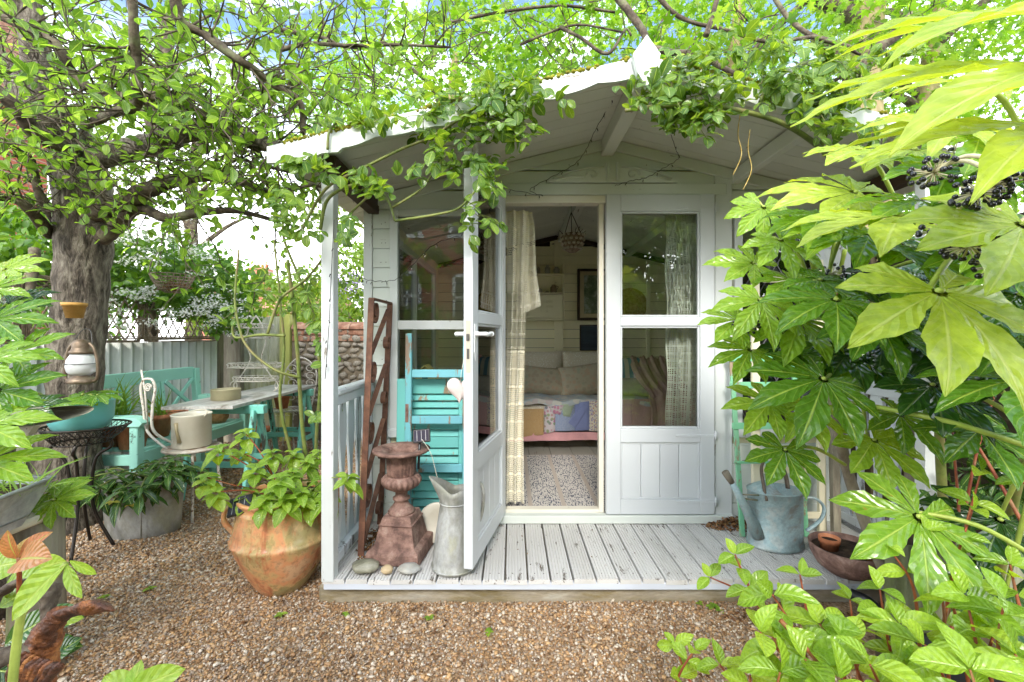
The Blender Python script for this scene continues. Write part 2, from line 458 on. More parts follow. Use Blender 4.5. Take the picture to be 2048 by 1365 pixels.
CREAM_FR = painted('cream frame paint', (.72, .66, .48), chip=.12, stretch=(1, 1, .2), coarse=12, gr=.2)
DECK = painted('worn grey white deck paint', (.57, .56, .54), under=(.20, .17, .14), chip=.22, stretch=(1, .22, 1), coarse=34, gr=.45, grime=(.32, .30, .26), rough=.55)
FASCIA = painted('blue white fascia paint', (.56, .60, .67), chip=.16, stretch=(.15, 1, 1), coarse=10, gr=.2)
TURQ = painted('flaking turquoise paint', (.20, .58, .50), under=(.10, .12, .10), chip=.30, stretch=(1, 1, .22), coarse=14, gr=.3, grime=(.22, .62, .58), vary=.06)
TURQ_B = painted('smooth turquoise bench paint', (.33, .68, .58), under=(.15, .25, .2), chip=.10, stretch=(.5, .5, .5), coarse=14, gr=.3, grime=(.35, .62, .5), vary=.05)
TURQ_SH = painted('turquoise shutter paint', (.15, .50, .46), under=(.36, .27, .17), chip=.24, stretch=(1, 1, .22), coarse=12, gr=.4, grime=(.22, .48, .56))
BLUE_FR = painted('blue turquoise frame paint', (.17, .46, .54), under=(.38, .28, .20), chip=.34, stretch=(1, 1, .2), coarse=11, gr=.5, grime=(.15, .52, .48))
GREEN_P = painted('mint green rack paint', (.20, .52, .30), under=(.40, .30, .20), chip=.42, stretch=(1, 1, .3), coarse=12, gr=.3)
DARKWOOD = stony('mossy dark timber', [(.02, .016, .010), (.05, .036, .02), (.075, .06, .03), (.09, .10, .025)], 5, .7, .5, 30, stretch=(1, .12, 1), spec=.4)
BROWNW = stony('dark stained beam', [(.03, .018, .01), (.07, .04, .022)], 8, .6, .4, 40, stretch=(1, .15, 1))
GREYW = stony('grey weathered timber', [(.10, .085, .06), (.22, .19, .14), (.30, .27, .2), (.2, .22, .1)], 6, .85, .8, 26, stretch=(1, 1, .15))
PLANKW = stony('silver old plank', [(.14, .11, .08), (.30, .25, .18), (.55, .50, .38), (.60, .56, .42)], 7, .8, .8, 26, stretch=(.3, .3, 1))
CONC = stony('mossy concrete plinth', [(.20, .15, .06), (.30, .25, .16), (.38, .33, .25), (.42, .39, .32)], 5, .9, .6, 60, stretch=(.5, 1, 2))
m, N, L = newmat('glazed terracotta'); vec, oi = coords(N, L, (1, 1, 1)); vec2, _ = coords(N, L, (9, 9, .8))
n1 = noise(N, L, vec, 5, 7, .65, .4); n2 = noise(N, L, vec2, 2.2, 5, .6); n3 = noise(N, L, vec, 45, 5, .65)
col = ramp(N, L, n1, [(.36, (.34, .28, .12)), (.45, (.52, .34, .15)), (.52, (.62, .27, .12)), (.60, (.60, .36, .20))])
col = mixc(N, L, maprange(N, L, n2, .56, .64, 0, .75), col, (.42, .12, .05)); col = mixc(N, L, maprange(N, L, n2, .40, .34, 0, .6), col, (.46, .36, .18))
col = mixc(N, L, maprange(N, L, n3, .50, .70, 0, .6), col, (.22, .13, .06)); finish(N, L, col, maprange(N, L, n1, .4, .6, .22, .6), 0, n3, .35, .002); TERRA = m
TERRA2 = stony('plain terracotta', [(.36, .12, .05), (.55, .20, .09), (.62, .28, .15)], 9, .7, .25, 40, stretch=(1, 1, .6))
RUST = stony('rough rust', [(.10, .055, .045), (.20, .115, .09), (.29, .17, .135), (.38, .26, .21)], 14, .75, .7, 70, spec=.35)
RUST2 = stony('brown flat rust', [(.09, .04, .028), (.17, .075, .045), (.26, .12, .07)], 10, .6, .5, 60, spec=.4)
RUST3 = stony('wet orange rust', [(.025, .012, .01), (.10, .035, .018), (.32, .11, .03), (.50, .21, .06)], 16, .55, 1.0, 55, spec=.5, bdist=.012)
ZINC = stony('galvanised zinc', [(.24, .26, .27), (.36, .38, .39), (.46, .48, .49), (.40, .41, .34)], 5, .5, .2, 50, metal=.55, spec=.5)
ZINCM = stony('mottled zinc with moss', [(.22, .22, .17), (.36, .36, .32), (.50, .51, .50), (.44, .44, .34)], 5, .6, .3, 50, metal=.35, stretch=(1, 1, .6))
ZINCB = stony('blue green zinc', [(.26, .25, .22), (.33, .42, .42), (.38, .52, .54), (.50, .56, .54)], 9, .55, .35, 60, metal=.3)
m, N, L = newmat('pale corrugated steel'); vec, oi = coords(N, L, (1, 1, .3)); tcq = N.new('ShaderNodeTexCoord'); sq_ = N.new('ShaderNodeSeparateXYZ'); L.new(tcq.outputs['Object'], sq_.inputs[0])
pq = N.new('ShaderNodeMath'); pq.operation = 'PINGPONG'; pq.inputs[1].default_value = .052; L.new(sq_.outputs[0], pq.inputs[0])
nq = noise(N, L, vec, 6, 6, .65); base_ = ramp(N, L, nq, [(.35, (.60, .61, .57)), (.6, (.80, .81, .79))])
col = mixc(N, L, maprange(N, L, pq.outputs[0], .008, .018, .7, 0), base_, (.24, .28, .22)); finish(N, L, col, .5, 0.0, nq, .1); CORR = m  # valleys darkened: groove shade and algae stain both put into the colour
CORRG = stony('green stained corrugated sheet', [(.30, .32, .10), (.48, .48, .28), (.56, .54, .42)], 4, .7, .2, 40, stretch=(1, 1, .25))
CORRM = stony('mossy corrugated bed', [(.08, .10, .03), (.20, .21, .12), (.30, .30, .22)], 4, .7, .3, 40, stretch=(1, 1, .3))
BARK = stony('grey brown bark', [(.03, .024, .018), (.11, .09, .07), (.22, .19, .15), (.32, .29, .23)], 22, .9, 1.0, 34, stretch=(1, 1, .32), bdist=.05, dist=.5)
BARKD = stony('dark branch bark', [(.035, .025, .018), (.08, .06, .042), (.15, .12, .085), (.18, .19, .10)], 14, .85, .8, 40, bdist=.008)
BARKT = stony('tan smooth bark', [(.20, .15, .07), (.36, .28, .15), (.42, .36, .20)], 4, .85, .4, 20, stretch=(1, 1, .4))
STEMG = stony('green stem', [(.10, .14, .03), (.22, .27, .07), (.25, .20, .09)], 8, .5, .2, 30)
STEMY = stony('yellow green leaf stalk', [(.28, .38, .06), (.40, .48, .10)], 6, .4, .1, 30)
STEMR = stony('red twig bark', [(.16, .03, .015), (.32, .08, .03), (.30, .16, .07)], 12, .5, .3, 60)
STEMW = stony('cream flower stalk', [(.55, .52, .30), (.68, .62, .45)], 9, .6, .2, 30)
WICKER = stony('weathered wicker', [(.16, .11, .07), (.32, .24, .17), (.44, .36, .27)], 22, .8, .5, 80)
FLINT = stony('flint and stone', [(.10, .08, .06), (.24, .20, .16), (.40, .36, .30), (.50, .46, .40)], 9, .7, .5, 30)
MORTAR = stony('old lime mortar', [(.16, .13, .09), (.28, .23, .17)], 14, .95, .6, 40)
TILE = stony('old clay coping', [(.20, .09, .06), (.36, .18, .12), (.44, .30, .22)], 9, .85, .5, 40)
BRICK = stony('red brick', [(.26, .06, .035), (.42, .12, .07), (.50, .18, .10)], 3, .9, .3, 60)
GRIT = stony('fine tan grit', [(.12, .07, .04), (.34, .21, .11), (.50, .34, .20), (.62, .52, .40)], 70, .8, .9, 160, bdist=.006)
SOIL = stony('dark wet soil', [(.015, .01, .006), (.05, .032, .02), (.09, .06, .035)], 20, .9, .9, 60, bdist=.01)
MOSS = stony('yellow green moss', [(.10, .12, .01), (.30, .28, .02), (.38, .40, .05)], 30, .95, .9, 90, bdist=.01)
FELT = stony('mossy roofing felt', [(.03, .03, .025), (.06, .06, .04), (.12, .13, .03)], 6, .95, .6, 60)
WIRE = plain('black wire', (.025, .025, .022), .45)
IRONB = plain('black wet iron', (.03, .024, .02), .3, .5)
IRONW = painted('chipped white iron', (.66, .62, .55), under=(.22, .12, .07), chip=.30, coarse=30, gr=.4)
ENAMEL = painted('aged cream enamel', (.60, .57, .48), under=(.14, .09, .06), chip=.07, coarse=9, gr=.45, grime=(.42, .36, .22), rough=.35)
WHITEM = plain('white painted iron', (.76, .78, .80), .4)
BRASSP = plain('aged cream lock plate', (.56, .52, .42), .4, .3)
TPOT = painted('turquoise glazed pot', (.13, .44, .44), chip=.02, gr=.4, grime=(.20, .52, .50), rough=.4, coarse=10)
TIN = plain('dull brass tin', (.34, .31, .19), .45, .4)
BLACKP = plain('black plastic', (.02, .02, .022), .3)
STONE1 = stony('banded green grey pebble', [(.12, .12, .08), (.26, .25, .18), (.34, .33, .27)], 5, .5, .2, 30, dist=2.5)
STONE2 = stony('smooth grey pebble', [(.26, .27, .27), (.36, .37, .36), (.42, .40, .34)], 4, .55, .2, 30)
STONE3 = stony('tan and brown pebble', [(.20, .15, .08), (.50, .38, .22), (.62, .50, .34)], 5, .5, .2, 30, stretch=(.3, .3, 2))
DEADL = leafmat('dry brown leaf', [(.10, .045, .02), (.26, .12, .05), (.38, .22, .10)], .8, .15, False, tcol=(1.2, 1, .8))
STRAW = stony('straw', [(.34, .22, .05), (.55, .40, .12), (.62, .48, .2)], 30, .8, .8, 120)
WICKERY = stony('tan basket', [(.25, .13, .05), (.45, .28, .13)], 40, .8, .9, 120)
LACE = plain('cream crochet cotton', (.82, .77, .62), .9)
LACEW = plain('white lace cotton', (.84, .83, .77), .9)
BERRY = plain('black berry', (.012, .012, .018), .2, 0, .6)
WHITEFL = plain('white blossom', (.80, .80, .72), .8)
MARBLE = stony('streaked grey white slab', [(.22, .20, .17), (.50, .49, .46), (.66, .66, .64)], 5, .3, .1, 30, dist=2.0, stretch=(1, .3, 1))
YELLOWP = plain('yellow bird house paint', (.62, .52, .16), .6)
PINKC = plain('dusty pink cloth', (.52, .34, .30), .9, bscale=120, bstr=.6)
PINKH = plain('pink hem cloth', (.66, .34, .36), .9)

# glass: clear pane with true fresnel reflection, thin
m, N, L = newmat('window glass')
gl = N.new('ShaderNodeBsdfGlossy'); gl.inputs['Roughness'].default_value = 0.0
tr = N.new('ShaderNodeBsdfTransparent'); tr.inputs['Color'].default_value = (.93, .96, .94, 1)
fz = N.new('ShaderNodeFresnel'); fz.inputs['IOR'].default_value = 1.52
ml = N.new('ShaderNodeMath'); ml.operation = 'MULTIPLY'; ml.inputs[1].default_value = 1.6; L.new(fz.outputs[0], ml.inputs[0])
cl = N.new('ShaderNodeClamp'); L.new(ml.outputs[0], cl.inputs[0])
ms = N.new('ShaderNodeMixShader'); L.new(cl.outputs[0], ms.inputs[0]); L.new(tr.outputs[0], ms.inputs[1]); L.new(gl.outputs[0], ms.inputs[2])
o_ = N.new('ShaderNodeOutputMaterial'); L.new(ms.outputs[0], o_.inputs[0]); GLASS = m
m, N, L = newmat('milky lantern glass')
b = finish(N, L, (.80, .82, .82), .25); b.inputs['Transmission Weight'].default_value = .35; MILK = m

# leaves
L_APPLE = leafmat('apple leaf', [(.10, .20, .035), (.15, .27, .05), (.20, .34, .06), (.28, .42, .09)], .38, .58, tcol=(1.95, 1.9, .8), wet=.4)
L_ROSE = leafmat('rose leaf', [(.07, .16, .03), (.11, .21, .04), (.16, .28, .05), (.22, .34, .06)], .30, .40, wet=.6)
L_FATS = leafmat('large fatsia leaf', [(.10, .24, .028), (.16, .32, .035), (.23, .41, .045), (.33, .50, .06)], .30, .38, wet=.75, nv=6.0, vein=(.45, .60, .12), spots=.025, bump=.5)
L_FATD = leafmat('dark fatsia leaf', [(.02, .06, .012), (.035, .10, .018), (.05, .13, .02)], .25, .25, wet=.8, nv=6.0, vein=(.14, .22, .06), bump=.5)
L_FATY = leafmat('young lime fatsia leaf', [(.42, .56, .06), (.50, .62, .08)], .38, .42, tcol=(1.6, 1.4, .5), wet=.3, nv=6.0, vein=(.55, .65, .2))
L_DOG = leafmat('dogwood leaf', [(.19, .33, .035), (.25, .41, .04), (.33, .50, .05), (.40, .56, .07)], .34, .36, wet=.4, nv=6.0, vein=(.34, .52, .12), bump=.4)
L_HYD = leafmat('hydrangea leaf', [(.19, .33, .04), (.26, .42, .05), (.35, .50, .07)], .35, .4, wet=.4, nv=8.0)
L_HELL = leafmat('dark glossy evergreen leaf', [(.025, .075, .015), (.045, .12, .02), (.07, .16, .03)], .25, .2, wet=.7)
L_MAPLE = leafmat('bright maple leaf', [(.10, .22, .02), (.17, .32, .025), (.24, .38, .05), (.31, .43, .07)], .5, .6, veins=False, tcol=(1.75, 1.75, .8))
L_HEDGE = leafmat('pale hedge leaf', [(.10, .19, .03), (.17, .28, .05), (.24, .34, .08)], .6, .5, veins=False)
L_SHRUB = leafmat('shrub leaf', [(.06, .15, .02), (.10, .22, .03), (.15, .29, .04)], .45, .45, veins=False)
L_YEL = leafmat('yellowing leaf', [(.40, .30, .05), (.45, .42, .07)], .5, .4)
L_GRASS = leafmat('grass blade', [(.16, .30, .05), (.26, .42, .09)], .5, .4, veins=False)
# ================================================================== GROUND
def ground_h(x, y):
    return 0.012 * mnoise.noise(Vector((x * 1.3, y * 1.3, 0))) - .004
mb = MB()
mb.grid(lambda u, v: (lerp(-60, 60, u), lerp(-30, 90, v), -0.03), 8, 8)
mb.build('ground', SOIL, kind='structure')
mb = MB()
mb.grid(lambda u, v: (lerp(-3.3, 2.4, u), lerp(.3, 5.2, v), ground_h(lerp(-3.3, 2.4, u), lerp(.3, 5.2, v))), 60, 60)
mb.build('gravel_bed', GRIT, kind='structure')
# pebbles: one object of real stones
def ico():
    t = (1 + 5 ** .5) / 2
    V = np.array([(-1, t, 0), (1, t, 0), (-1, -t, 0), (1, -t, 0), (0, -1, t), (0, 1, t), (0, -1, -t), (0, 1, -t), (t, 0, -1), (t, 0, 1), (-t, 0, -1), (-t, 0, 1)], dtype=float)
    V /= np.linalg.norm(V[0])
    Fc = np.array([(0, 11, 5), (0, 5, 1), (0, 1, 7), (0, 7, 10), (0, 10, 11), (1, 5, 9), (5, 11, 4), (11, 10, 2), (10, 7, 6), (7, 1, 8), (3, 9, 4), (3, 4, 2), (3, 2, 6), (3, 6, 8), (3, 8, 9), (4, 9, 5), (2, 4, 11), (6, 2, 10), (8, 6, 7), (9, 8, 1)])
    return V, Fc, np.zeros((12, 2))
ICO = ico()
m, N, L = newmat('mixed shingle')
at = N.new('ShaderNodeAttribute'); at.attribute_name = 'rnd'
col = ramp(N, L, at.outputs['Fac'], [(0, (.09, .055, .03)), (.12, (.26, .14, .06)), (.28, (.42, .23, .09)), (.42, (.58, .35, .15)), (.55, (.46, .31, .18)), (.66, (.36, .29, .22)), (.75, (.22, .18, .15)), (.85, (.62, .50, .37)), (.94, (.68, .61, .50)), (1, (.82, .79, .74))])
tcn = N.new('ShaderNodeTexCoord'); nn = noise(N, L, tcn.outputs['Object'], 160, 3)
pn = noise(N, L, tcn.outputs['Object'], 1.6, 4, .6)
col = mixc(N, L, maprange(N, L, nn, .3, .7, 0, .5), col, (.25, .16, .10))
col = mixc(N, L, maprange(N, L, pn, .55, .75, 0, .35), col, (.16, .09, .05))
finish(N, L, col, .38, 0, nn, .2, .001, .5); SHINGLE = m
pts = []
def peb_batch(n, x0, x1, y0, y1, smin, smax):
    x = rng.uniform(x0, x1, n); y = rng.uniform(y0, y1, n)
    k = (np.abs(x) < y * 1.24 + .1) & ~((x > -.80) & (x < 1.9) & (y > 1.96)) & ~((x > 1.2) & (y > 1.25))
    x, y = x[k], y[k]
    bare = np.array([mnoise.noise(Vector((a * 2.1, b * 2.1, 3))) + (.35 if (a > .35 and b > 1.55 and a < 1.3) else 0) > .33 + .5 * random.random() for a, b in zip(x, y)]); x, y = x[~bare], y[~bare]
    return x, y, rng.uniform(smin, smax, len(x))
bx = [peb_batch(60000, -2.2, 1.7, 1.25, 2.2, .0032, .0070), peb_batch(30000, -3.2, -.6, 2.1, 3.3, .0055, .010), peb_batch(9000, -3.2, -.8, 3.2, 5.0, .008, .014), peb_batch(2600, -2, 1.6, 1.3, 2.4, .009, .013)]
X = np.concatenate([b[0] for b in bx]); Yy = np.concatenate([b[1] for b in bx]); S = np.concatenate([b[2] for b in bx]); n = len(X)
q = rng.normal(size=(n, 4)); q /= np.linalg.norm(q, axis=1)[:, None]
w_, x_, y_, z_ = q.T
Rm = np.stack([1 - 2 * (y_**2 + z_**2), 2 * (x_*y_ - z_*w_), 2 * (x_*z_ + y_*w_), 2 * (x_*y_ + z_*w_), 1 - 2 * (x_**2 + z_**2), 2 * (y_*z_ - x_*w_), 2 * (x_*z_ - y_*w_), 2 * (y_*z_ + x_*w_), 1 - 2 * (x_**2 + y_**2)], 1).reshape(n, 3, 3)
sc3 = np.stack([S * rng.uniform(.9, 1.35, n), S * rng.uniform(.7, 1.0, n), S * rng.uniform(.45, .75, n)], 1)
Mt = np.zeros((n, 4, 4)); Mt[:, :3, :3] = Rm * sc3[:, None, :]
# flatten a little so stones lie down
Mt[:, 2, :3] *= .75
Zg = np.array([ground_h(a, b) for a, b in zip(X, Yy)])
Mt[:, 0, 3] = X; Mt[:, 1, 3] = Yy; Mt[:, 2, 3] = Zg + S * .35 + rng.random(n) * .005
c = rng.random(n)
mass('gravel', ICO, Mt, SHINGLE, kind='stuff', cols=np.clip(c, 0, .93) + (rng.random(n) < .012) * .07)

# ================================================================== SUMMERHOUSE
CX = 0.55; XL, XR = -0.846, 1.946; YW = 2.53; YB = 4.90; YF = 1.93; ZD = 0.124
SL = math.tan(R(13.6)); ZA = 2.335          # underside of the roof boards at the ridge
YR0, YR1 = 1.835, 5.02; XE0, XE1 = -1.01, 2.11
def roofz(x, dz=0.0): return ZA + dz - abs(x - CX) * SL
hut = thing('summerhouse', 'small white painted timber summerhouse with a shallow wavy gabled roof and porch', 'summerhouse', (CX, 3.0, 0))
mb = MB(); mb.box(-.875, 1.95, 1.962, 5.0, -.03, .075, .012)
mb.build('concrete_plinth', CONC, hut)
mb = MB(); mb.box(-.835, 1.93, 1.925, 1.95, .074, ZD - .018, .003)
mb.build('deck_fascia', FASCIA, hut)
# deck boards with ribs running front to back
pitch = .1012; x = -.838; k = 0
while x < 1.92:
    w = pitch - .005; M = T(x, 0, 0); mb = MB()
    nr = 7; prof = []
    for i in range(nr):
        a = i / nr * w; b = (i + 1) / nr * w; g = w / nr
        prof += [(a + g * .12, 0), (a + g * .22, .004), (a + g * .78, .004), (a + g * .88, 0)]
    dz = random.uniform(-.0015, .0015); z0 = ZD - .004 + dz
    poly = [(0, z0 - .018)] + [(px_, z0 + pz_) for px_, pz_ in prof] + [(w, z0 - .018)]
    y0 = YF - .008 + random.uniform(-.003, .003)
    mb.prism(poly[::-1], y0, YW - .002)
    o = mb.build('deck_board', DECK, hut, M=M); x += pitch; k += 1
mb = MB(); mb.box(XL, XR, YW, YB, .07, ZD - .02); mb.build('floor_base', BROWNW, hut)
for i in range(14):
    mb = MB(); a = XL + .01 + i * .198; mb.box(0, .195, YW + .03, YB - .03, ZD - .018, ZD + .012, .003)
    mb.build('floor_board', painted('grey floor boards', (.36, .34, .30), chip=.1, stretch=(1, .1, 1)) if i == 0 else MT['grey floor boards'], hut, M=T(a, 0, 0))
# posts
def post(x0, x1, y0, y1, z0, z1, mat=W_V): MB().box(x0, x1, y0, y1, z0, z1, .003) and None
def part_box(name, mat, x0, x1, y0, y1, z0, z1, parent=hut, c=.0025, label=None):
    mb = MB(); mb.box(x0, x1, y0, y1, z0, z1, c); return mb.build(name, mat, parent, label=label)
part_box('porch_post', W_V, -.842, -.788, 1.918, 1.975, ZD - .012, roofz(-.815, -.06))
part_box('porch_post', W_V, 1.835, 1.890, 1.93, 1.985, ZD - .012, roofz(1.86, -.06))
part_box('corner_trim', W_V, XL - .012, XL + .038, YW - .018, YW + .02, ZD, roofz(XL))
part_box('corner_trim', W_V, XR - .038, XR + .012, YW - .018, YW + .02, ZD, roofz(XR))
for xx in (-.80, 1.86):
    part_box('eave_beam', BROWNW, xx - .03, xx + .03, 1.90, YW, roofz(xx, -.105), roofz(xx, -.02))
# openings on the front wall
WL0, WL1 = -.705, -.085        # left window outer
DL, DM, DR = -.046, .535, 1.157   # doorway edges
WR0, WR1 = 1.285, 1.80        # right window outer
ZT = 1.967; ZWB = .62; ZWT = 1.93
rows = []; z = ZD + .002; RP = .113
while z < 2.34: rows.append((z, min(z + RP, 2.40))); z += RP
def clad(x0, x1, z0, z1):
    """one shiplap board, its top cut to the roof slope"""
    zt0, zt1 = min(z1, roofz(x0, -.004)), min(z1, roofz(x1, -.004))
    if max(zt0, zt1) < z0 + .012 and not (x0 < CX < x1): return
    d = YW - .012
    xs = [x0, x1] + ([CX] if x0 < CX < x1 else [])
    for zz in (z0, z1 - .012):      # where the slope meets this board
        for sgn in (-1, 1):
            xi = CX + sgn * (ZA - .004 - zz) / SL
            if x0 < xi < x1: xs.append(xi)
    xs = sorted(set(xs)); top = [(xx, max(z0 + .001, min(z1 - .012, roofz(xx, -.004)))) for xx in xs]
    mb = MB()
    mb.prism([(xs[0], z0), (xs[-1], z0)] + top[::-1], d, YW + .006)
    lip = [(xx, max(z0 + .002, min(z1 - .002, roofz(xx, -.004)))) for xx in xs]
    mb.prism([(xs[0], z0), (xs[-1], z0)] + lip[::-1], d + .007, YW + .006 - .001)
    mb.build('cladding_board', W_H, hut)
def span(z0, z1):
    segs = [(XL + .04, XR - .04)]
    holes = []
    if z1 > ZWB and z0 < ZWT: holes += [(WL0, WL1), (WR0, WR1)]
    if z0 < 2.01: holes += [(DL - .05, DR + .11)]
    out = []
    for h0, h1 in sorted(holes):
        a = segs.pop(); out.append((a[0], h0)); segs.append((h1, a[1]))
    return [s_ for s_ in out + segs if s_[1] - s_[0] > .02]
for z0, z1 in rows:
    for a, b in span(z0, z1): clad(a, b, z0, z1)
# inner sheet behind the front cladding so no light leaks
def wall_sheet(name, mat, y, x0, x1, z0, z1fn, holes):
    mb = MB(); xs = sorted({x0, x1, CX, *[h for H in holes for h in H[:2]]})
    for a, b in zip(xs, xs[1:]):
        hs = [H for H in holes if H[0] <= a + 1e-6 and H[1] >= b - 1e-6]
        zz = [(z0, None)]
        if hs: H = hs[0]; pieces = ([(z0, H[2])] if H[2] > z0 + .001 else []) + [(H[3], None)]
        else: pieces = [(z0, None)]
        for p0, p1 in pieces:
            mb.prism([(a, p0), (b, p0), (b, p1 if p1 else z1fn(b)), (a, p1 if p1 else z1fn(a))], y, y + .012)
    return mb.build(name, mat, hut)
HOLES = [(WL0 + .03, WL1 - .03, ZWB + .03, ZWT - .03), (DL, DR, ZD - .05, ZT + .01), (WR0 + .03, WR1 - .03, ZWB + .03, ZWT - .03)]
wall_sheet('front_wall_lining', CREAM_IN, YW + .008, XL, XR, .07, lambda xx: roofz(xx, -.003), HOLES)
# side walls (each with an unseen window added for daylight) and their lining
for sx, nm in ((XL, 'l'), (XR, 'r')):
    mb = MB()
    s = 1 if nm == 'l' else -1
    x0, x1 = sx, sx + s * .02
    zt = roofz(sx) - .004
    for (a, b, c0, c1) in ((YW + .02, 2.75, .07, zt), (2.75, 4.65, .07, .45), (2.75, 4.65, 1.90, zt), (4.65, YB, .07, zt)):
        mb.box(x0, x1, a, b, c0, c1, .001)
    mb.build('side_wall', CREAM_IN, hut)
    f = MB(); xm = sx + s * .01
    for (a, b, c0, c1) in ((2.75, 2.80, .45, 1.90), (4.60, 4.65, .45, 1.90), (2.80, 4.6, .45, .50), (2.80, 4.6, 1.85, 1.90), (3.68, 3.72, .50, 1.85)):
        f.box(sx - .012, sx + .034, a, b, c0, c1, .002)
    fo = f.build('added_side_window', W_D, hut)
    for a, b in ((2.80, 3.68), (3.72, 4.6)):
        p = MB(); p.box(xm - .002, xm + .002, a, b, .50, 1.85, .0005); p.build('pane', GLASS, fo)
# back wall
for i in range(22):
    z0 = ZD + .012 + i * .1035; z1 = z0 + .0995
    if z0 > 2.3: break
    xs = [XL + .02, XR - .02] + [CX]
    for sgn in (-1, 1):
        for zz in (z0, z1):
            xi = CX + sgn * (ZA - zz) / SL
            if XL < xi < XR: xs.append(xi)
    xs = sorted(xs); lo = [xx for xx in xs if roofz(xx) > z0 + .001]
    if len(lo) < 2: continue
    top = [(xx, min(z1, roofz(xx))) for xx in lo]
    mb = MB(); mb.prism([(lo[0], z0), (lo[-1], z0)] + top[::-1], YB - .02, YB)
    mb.build('wall_board', CREAM_IN, hut)
MB_ = MB(); MB_.box(XL, XR, YB - .006, YB + .02, .07, roofz(XL)); MB_.prism([(XL, roofz(XL)), (XR, roofz(XR)), (CX, ZA)], YB + .001, YB + .02)
MB_.build('back_wall_sheathing', BROWNW, hut)
part_box('wall_stud', CREAM_IN, .475, .570, YB - .05, YB - .021, ZD, 2.28)
part_box('wall_stud', CREAM_IN, 1.50, 1.545, YB - .05, YB - .021, ZD, 2.05)
for s in (-1, 1):     # dark batten under the roof along the back gable
    mb = MB(); mb.beam((CX + s * .05, YB - .06, roofz(CX + .05, -.03)), (CX + s * 1.36, YB - .06, roofz(CX + 1.36, -.03)), .05, .045); mb.build('gable_batten', BROWNW, hut)
# roof boards (undersides seen from the porch and through the door)
ny = 32; py_ = (YR1 - YR0) / ny
for side in (-1, 1):
    for i in range(ny):
        y0 = YR0 + i * py_; xe = XE0 if side < 0 else XE1
        mb = MB(); za, ze = ZA + .002, roofz(xe, .002)
        mb.prism([(CX, za), (xe, ze), (xe, ze + .013), (CX, za + .013)][::side], y0, y0 + py_ - .003)
        mb.build('roof_board', W_D, hut)
    mb = MB(); xe = XE0 - .005 if side < 0 else XE1 + .005
    mb.prism([(CX, ZA + .0165), (xe, roofz(xe, .0165)), (xe, roofz(xe, .026)), (CX, ZA + .026)][::side], YR0 - .004, YR1 + .01)
    mb.build('roof_felt', FELT, hut)
# ridge beam and purlins
mb = MB(); mb.box(CX - .035, CX + .035, YR0 + .01, YB - .02, ZA - .095, ZA - .008, .003); mb.build('ridge_beam', W_D, hut)
for xx in (CX + .74, CX - .74):
    zt = roofz(xx, -.002); mb = MB(); mb.box(xx - .022, xx + .022, YR0 + .01, YB - .02, zt - .075, zt - .004, .002); mb.build('purlin', W_D, hut)
# verge trim under the soffit against the front wall
for s in (-1, 1):
    mb = MB(); mb.beam((CX + s * .02, YW - .024, roofz(CX, -.035)), (CX + s * 1.40, YW - .024, roofz(CX + 1.40, -.035)), .018, .06); mb.build('gable_trim', W_H, hut)
# wavy bargeboards
def barge(side):
    xe = XE0 - .012 if side < 0 else XE1 + .012
    Lx = abs(xe - CX); n = 90; top, bot = [], []
    for i in range(n + 1):
        t = i / n; d = t * Lx; x = CX + side * d; zt = ZA + .034 - d * SL
        ph = ((Lx - d) / .46) % 1.0
        wv = .015 * abs(math.sin(math.pi * ph * 2)) - .010 + (.014 if abs(ph - .5) < .16 else 0)
        depth = .078 + wv
        top.append((x, zt)); bot.append((x, zt - depth))
    poly = top + bot[::-1]
    mb = MB(); nn = n + 1
    y0, y1 = YR0 - .022, YR0 - .004
    vs = [(x, y0, z) for x, z in top] + [(x, y0, z) for x, z in bot] + [(x, y1, z) for x, z in top] + [(x, y1, z) for x, z in bot]
    fs = []
    for i in range(n):
        fs += [(i, i + 1, nn + i + 1, nn + i), (2 * nn + i + 1, 2 * nn + i, 3 * nn + i, 3 * nn + i + 1), (i + 1, i, 2 * nn + i, 2 * nn + i + 1), (nn + i, nn + i + 1, 3 * nn + i + 1, 3 * nn + i)]
    fs += [(0, nn, 3 * nn, 2 * nn), (n, 2 * nn + n, 3 * nn + n, nn + n)]
    mb.add(vs, fs); return mb.build('bargeboard', W_H, hut)
barge(-1); barge(1)
mb = MB(); cz = 2.33
mb.prism([(CX, cz + .098), (CX - .056, cz + .02), (CX - .038, cz - .055), (CX, cz - .115), (CX + .038, cz - .055), (CX + .056, cz + .02)][::-1], YR0 - .062, YR0 - .034)
mb.build('finial', W_H, hut)
# moss lying along the roof edge
M4 = []
for i in range(2600):
    s = random.choice((-1, 1)); d = random.random() * 1.5; x = CX + s * d
    if mnoise.noise(Vector((x * 3, 1, 0))) < -.1 and random.random() < .8: continue
    r = random.uniform(.004, .011)
    M4.append(np.array(Matrix.Translation((x, YR0 - .024 + abs(random.gauss(0, .03)), roofz(x, .036) + random.uniform(-.002, .006) - (0.004 if random.random() < .5 else 0))) @ Matrix.Scale(r, 4)))
mass('roof_moss', ICO, M4, MOSS, hut)
# lintel, jambs and door sill
part_box('lintel', W_H, -.17, 1.235, YW - .030, YW - .004, 2.012, 2.075)
part_box('head_jamb', CREAM_JAMB, DL - .02, DM + .02, YW - .022, YW + .05, ZT, 2.010)
part_box('door_jamb', W_V, DL - .055, DL, YW - .024, YW + .05, ZD, 2.010)
part_box('door_post', W_V, DR + .012, 1.268, YW - .026, YW - .002, ZD + .002, 2.235 - .02)
part_box('door_stop', CREAM_JAMB, DM - .03, DM - .002, YW - .006, YW + .045, ZD + .05, ZT)
part_box('door_sill', W_H, DL - .08, DR + .11, YW - .050, YW - .002, ZD + .003, .173)
part_box('threshold', CREAM_JAMB, DL, DM, YW + .001, YW + .06, ZD + .014, .188)
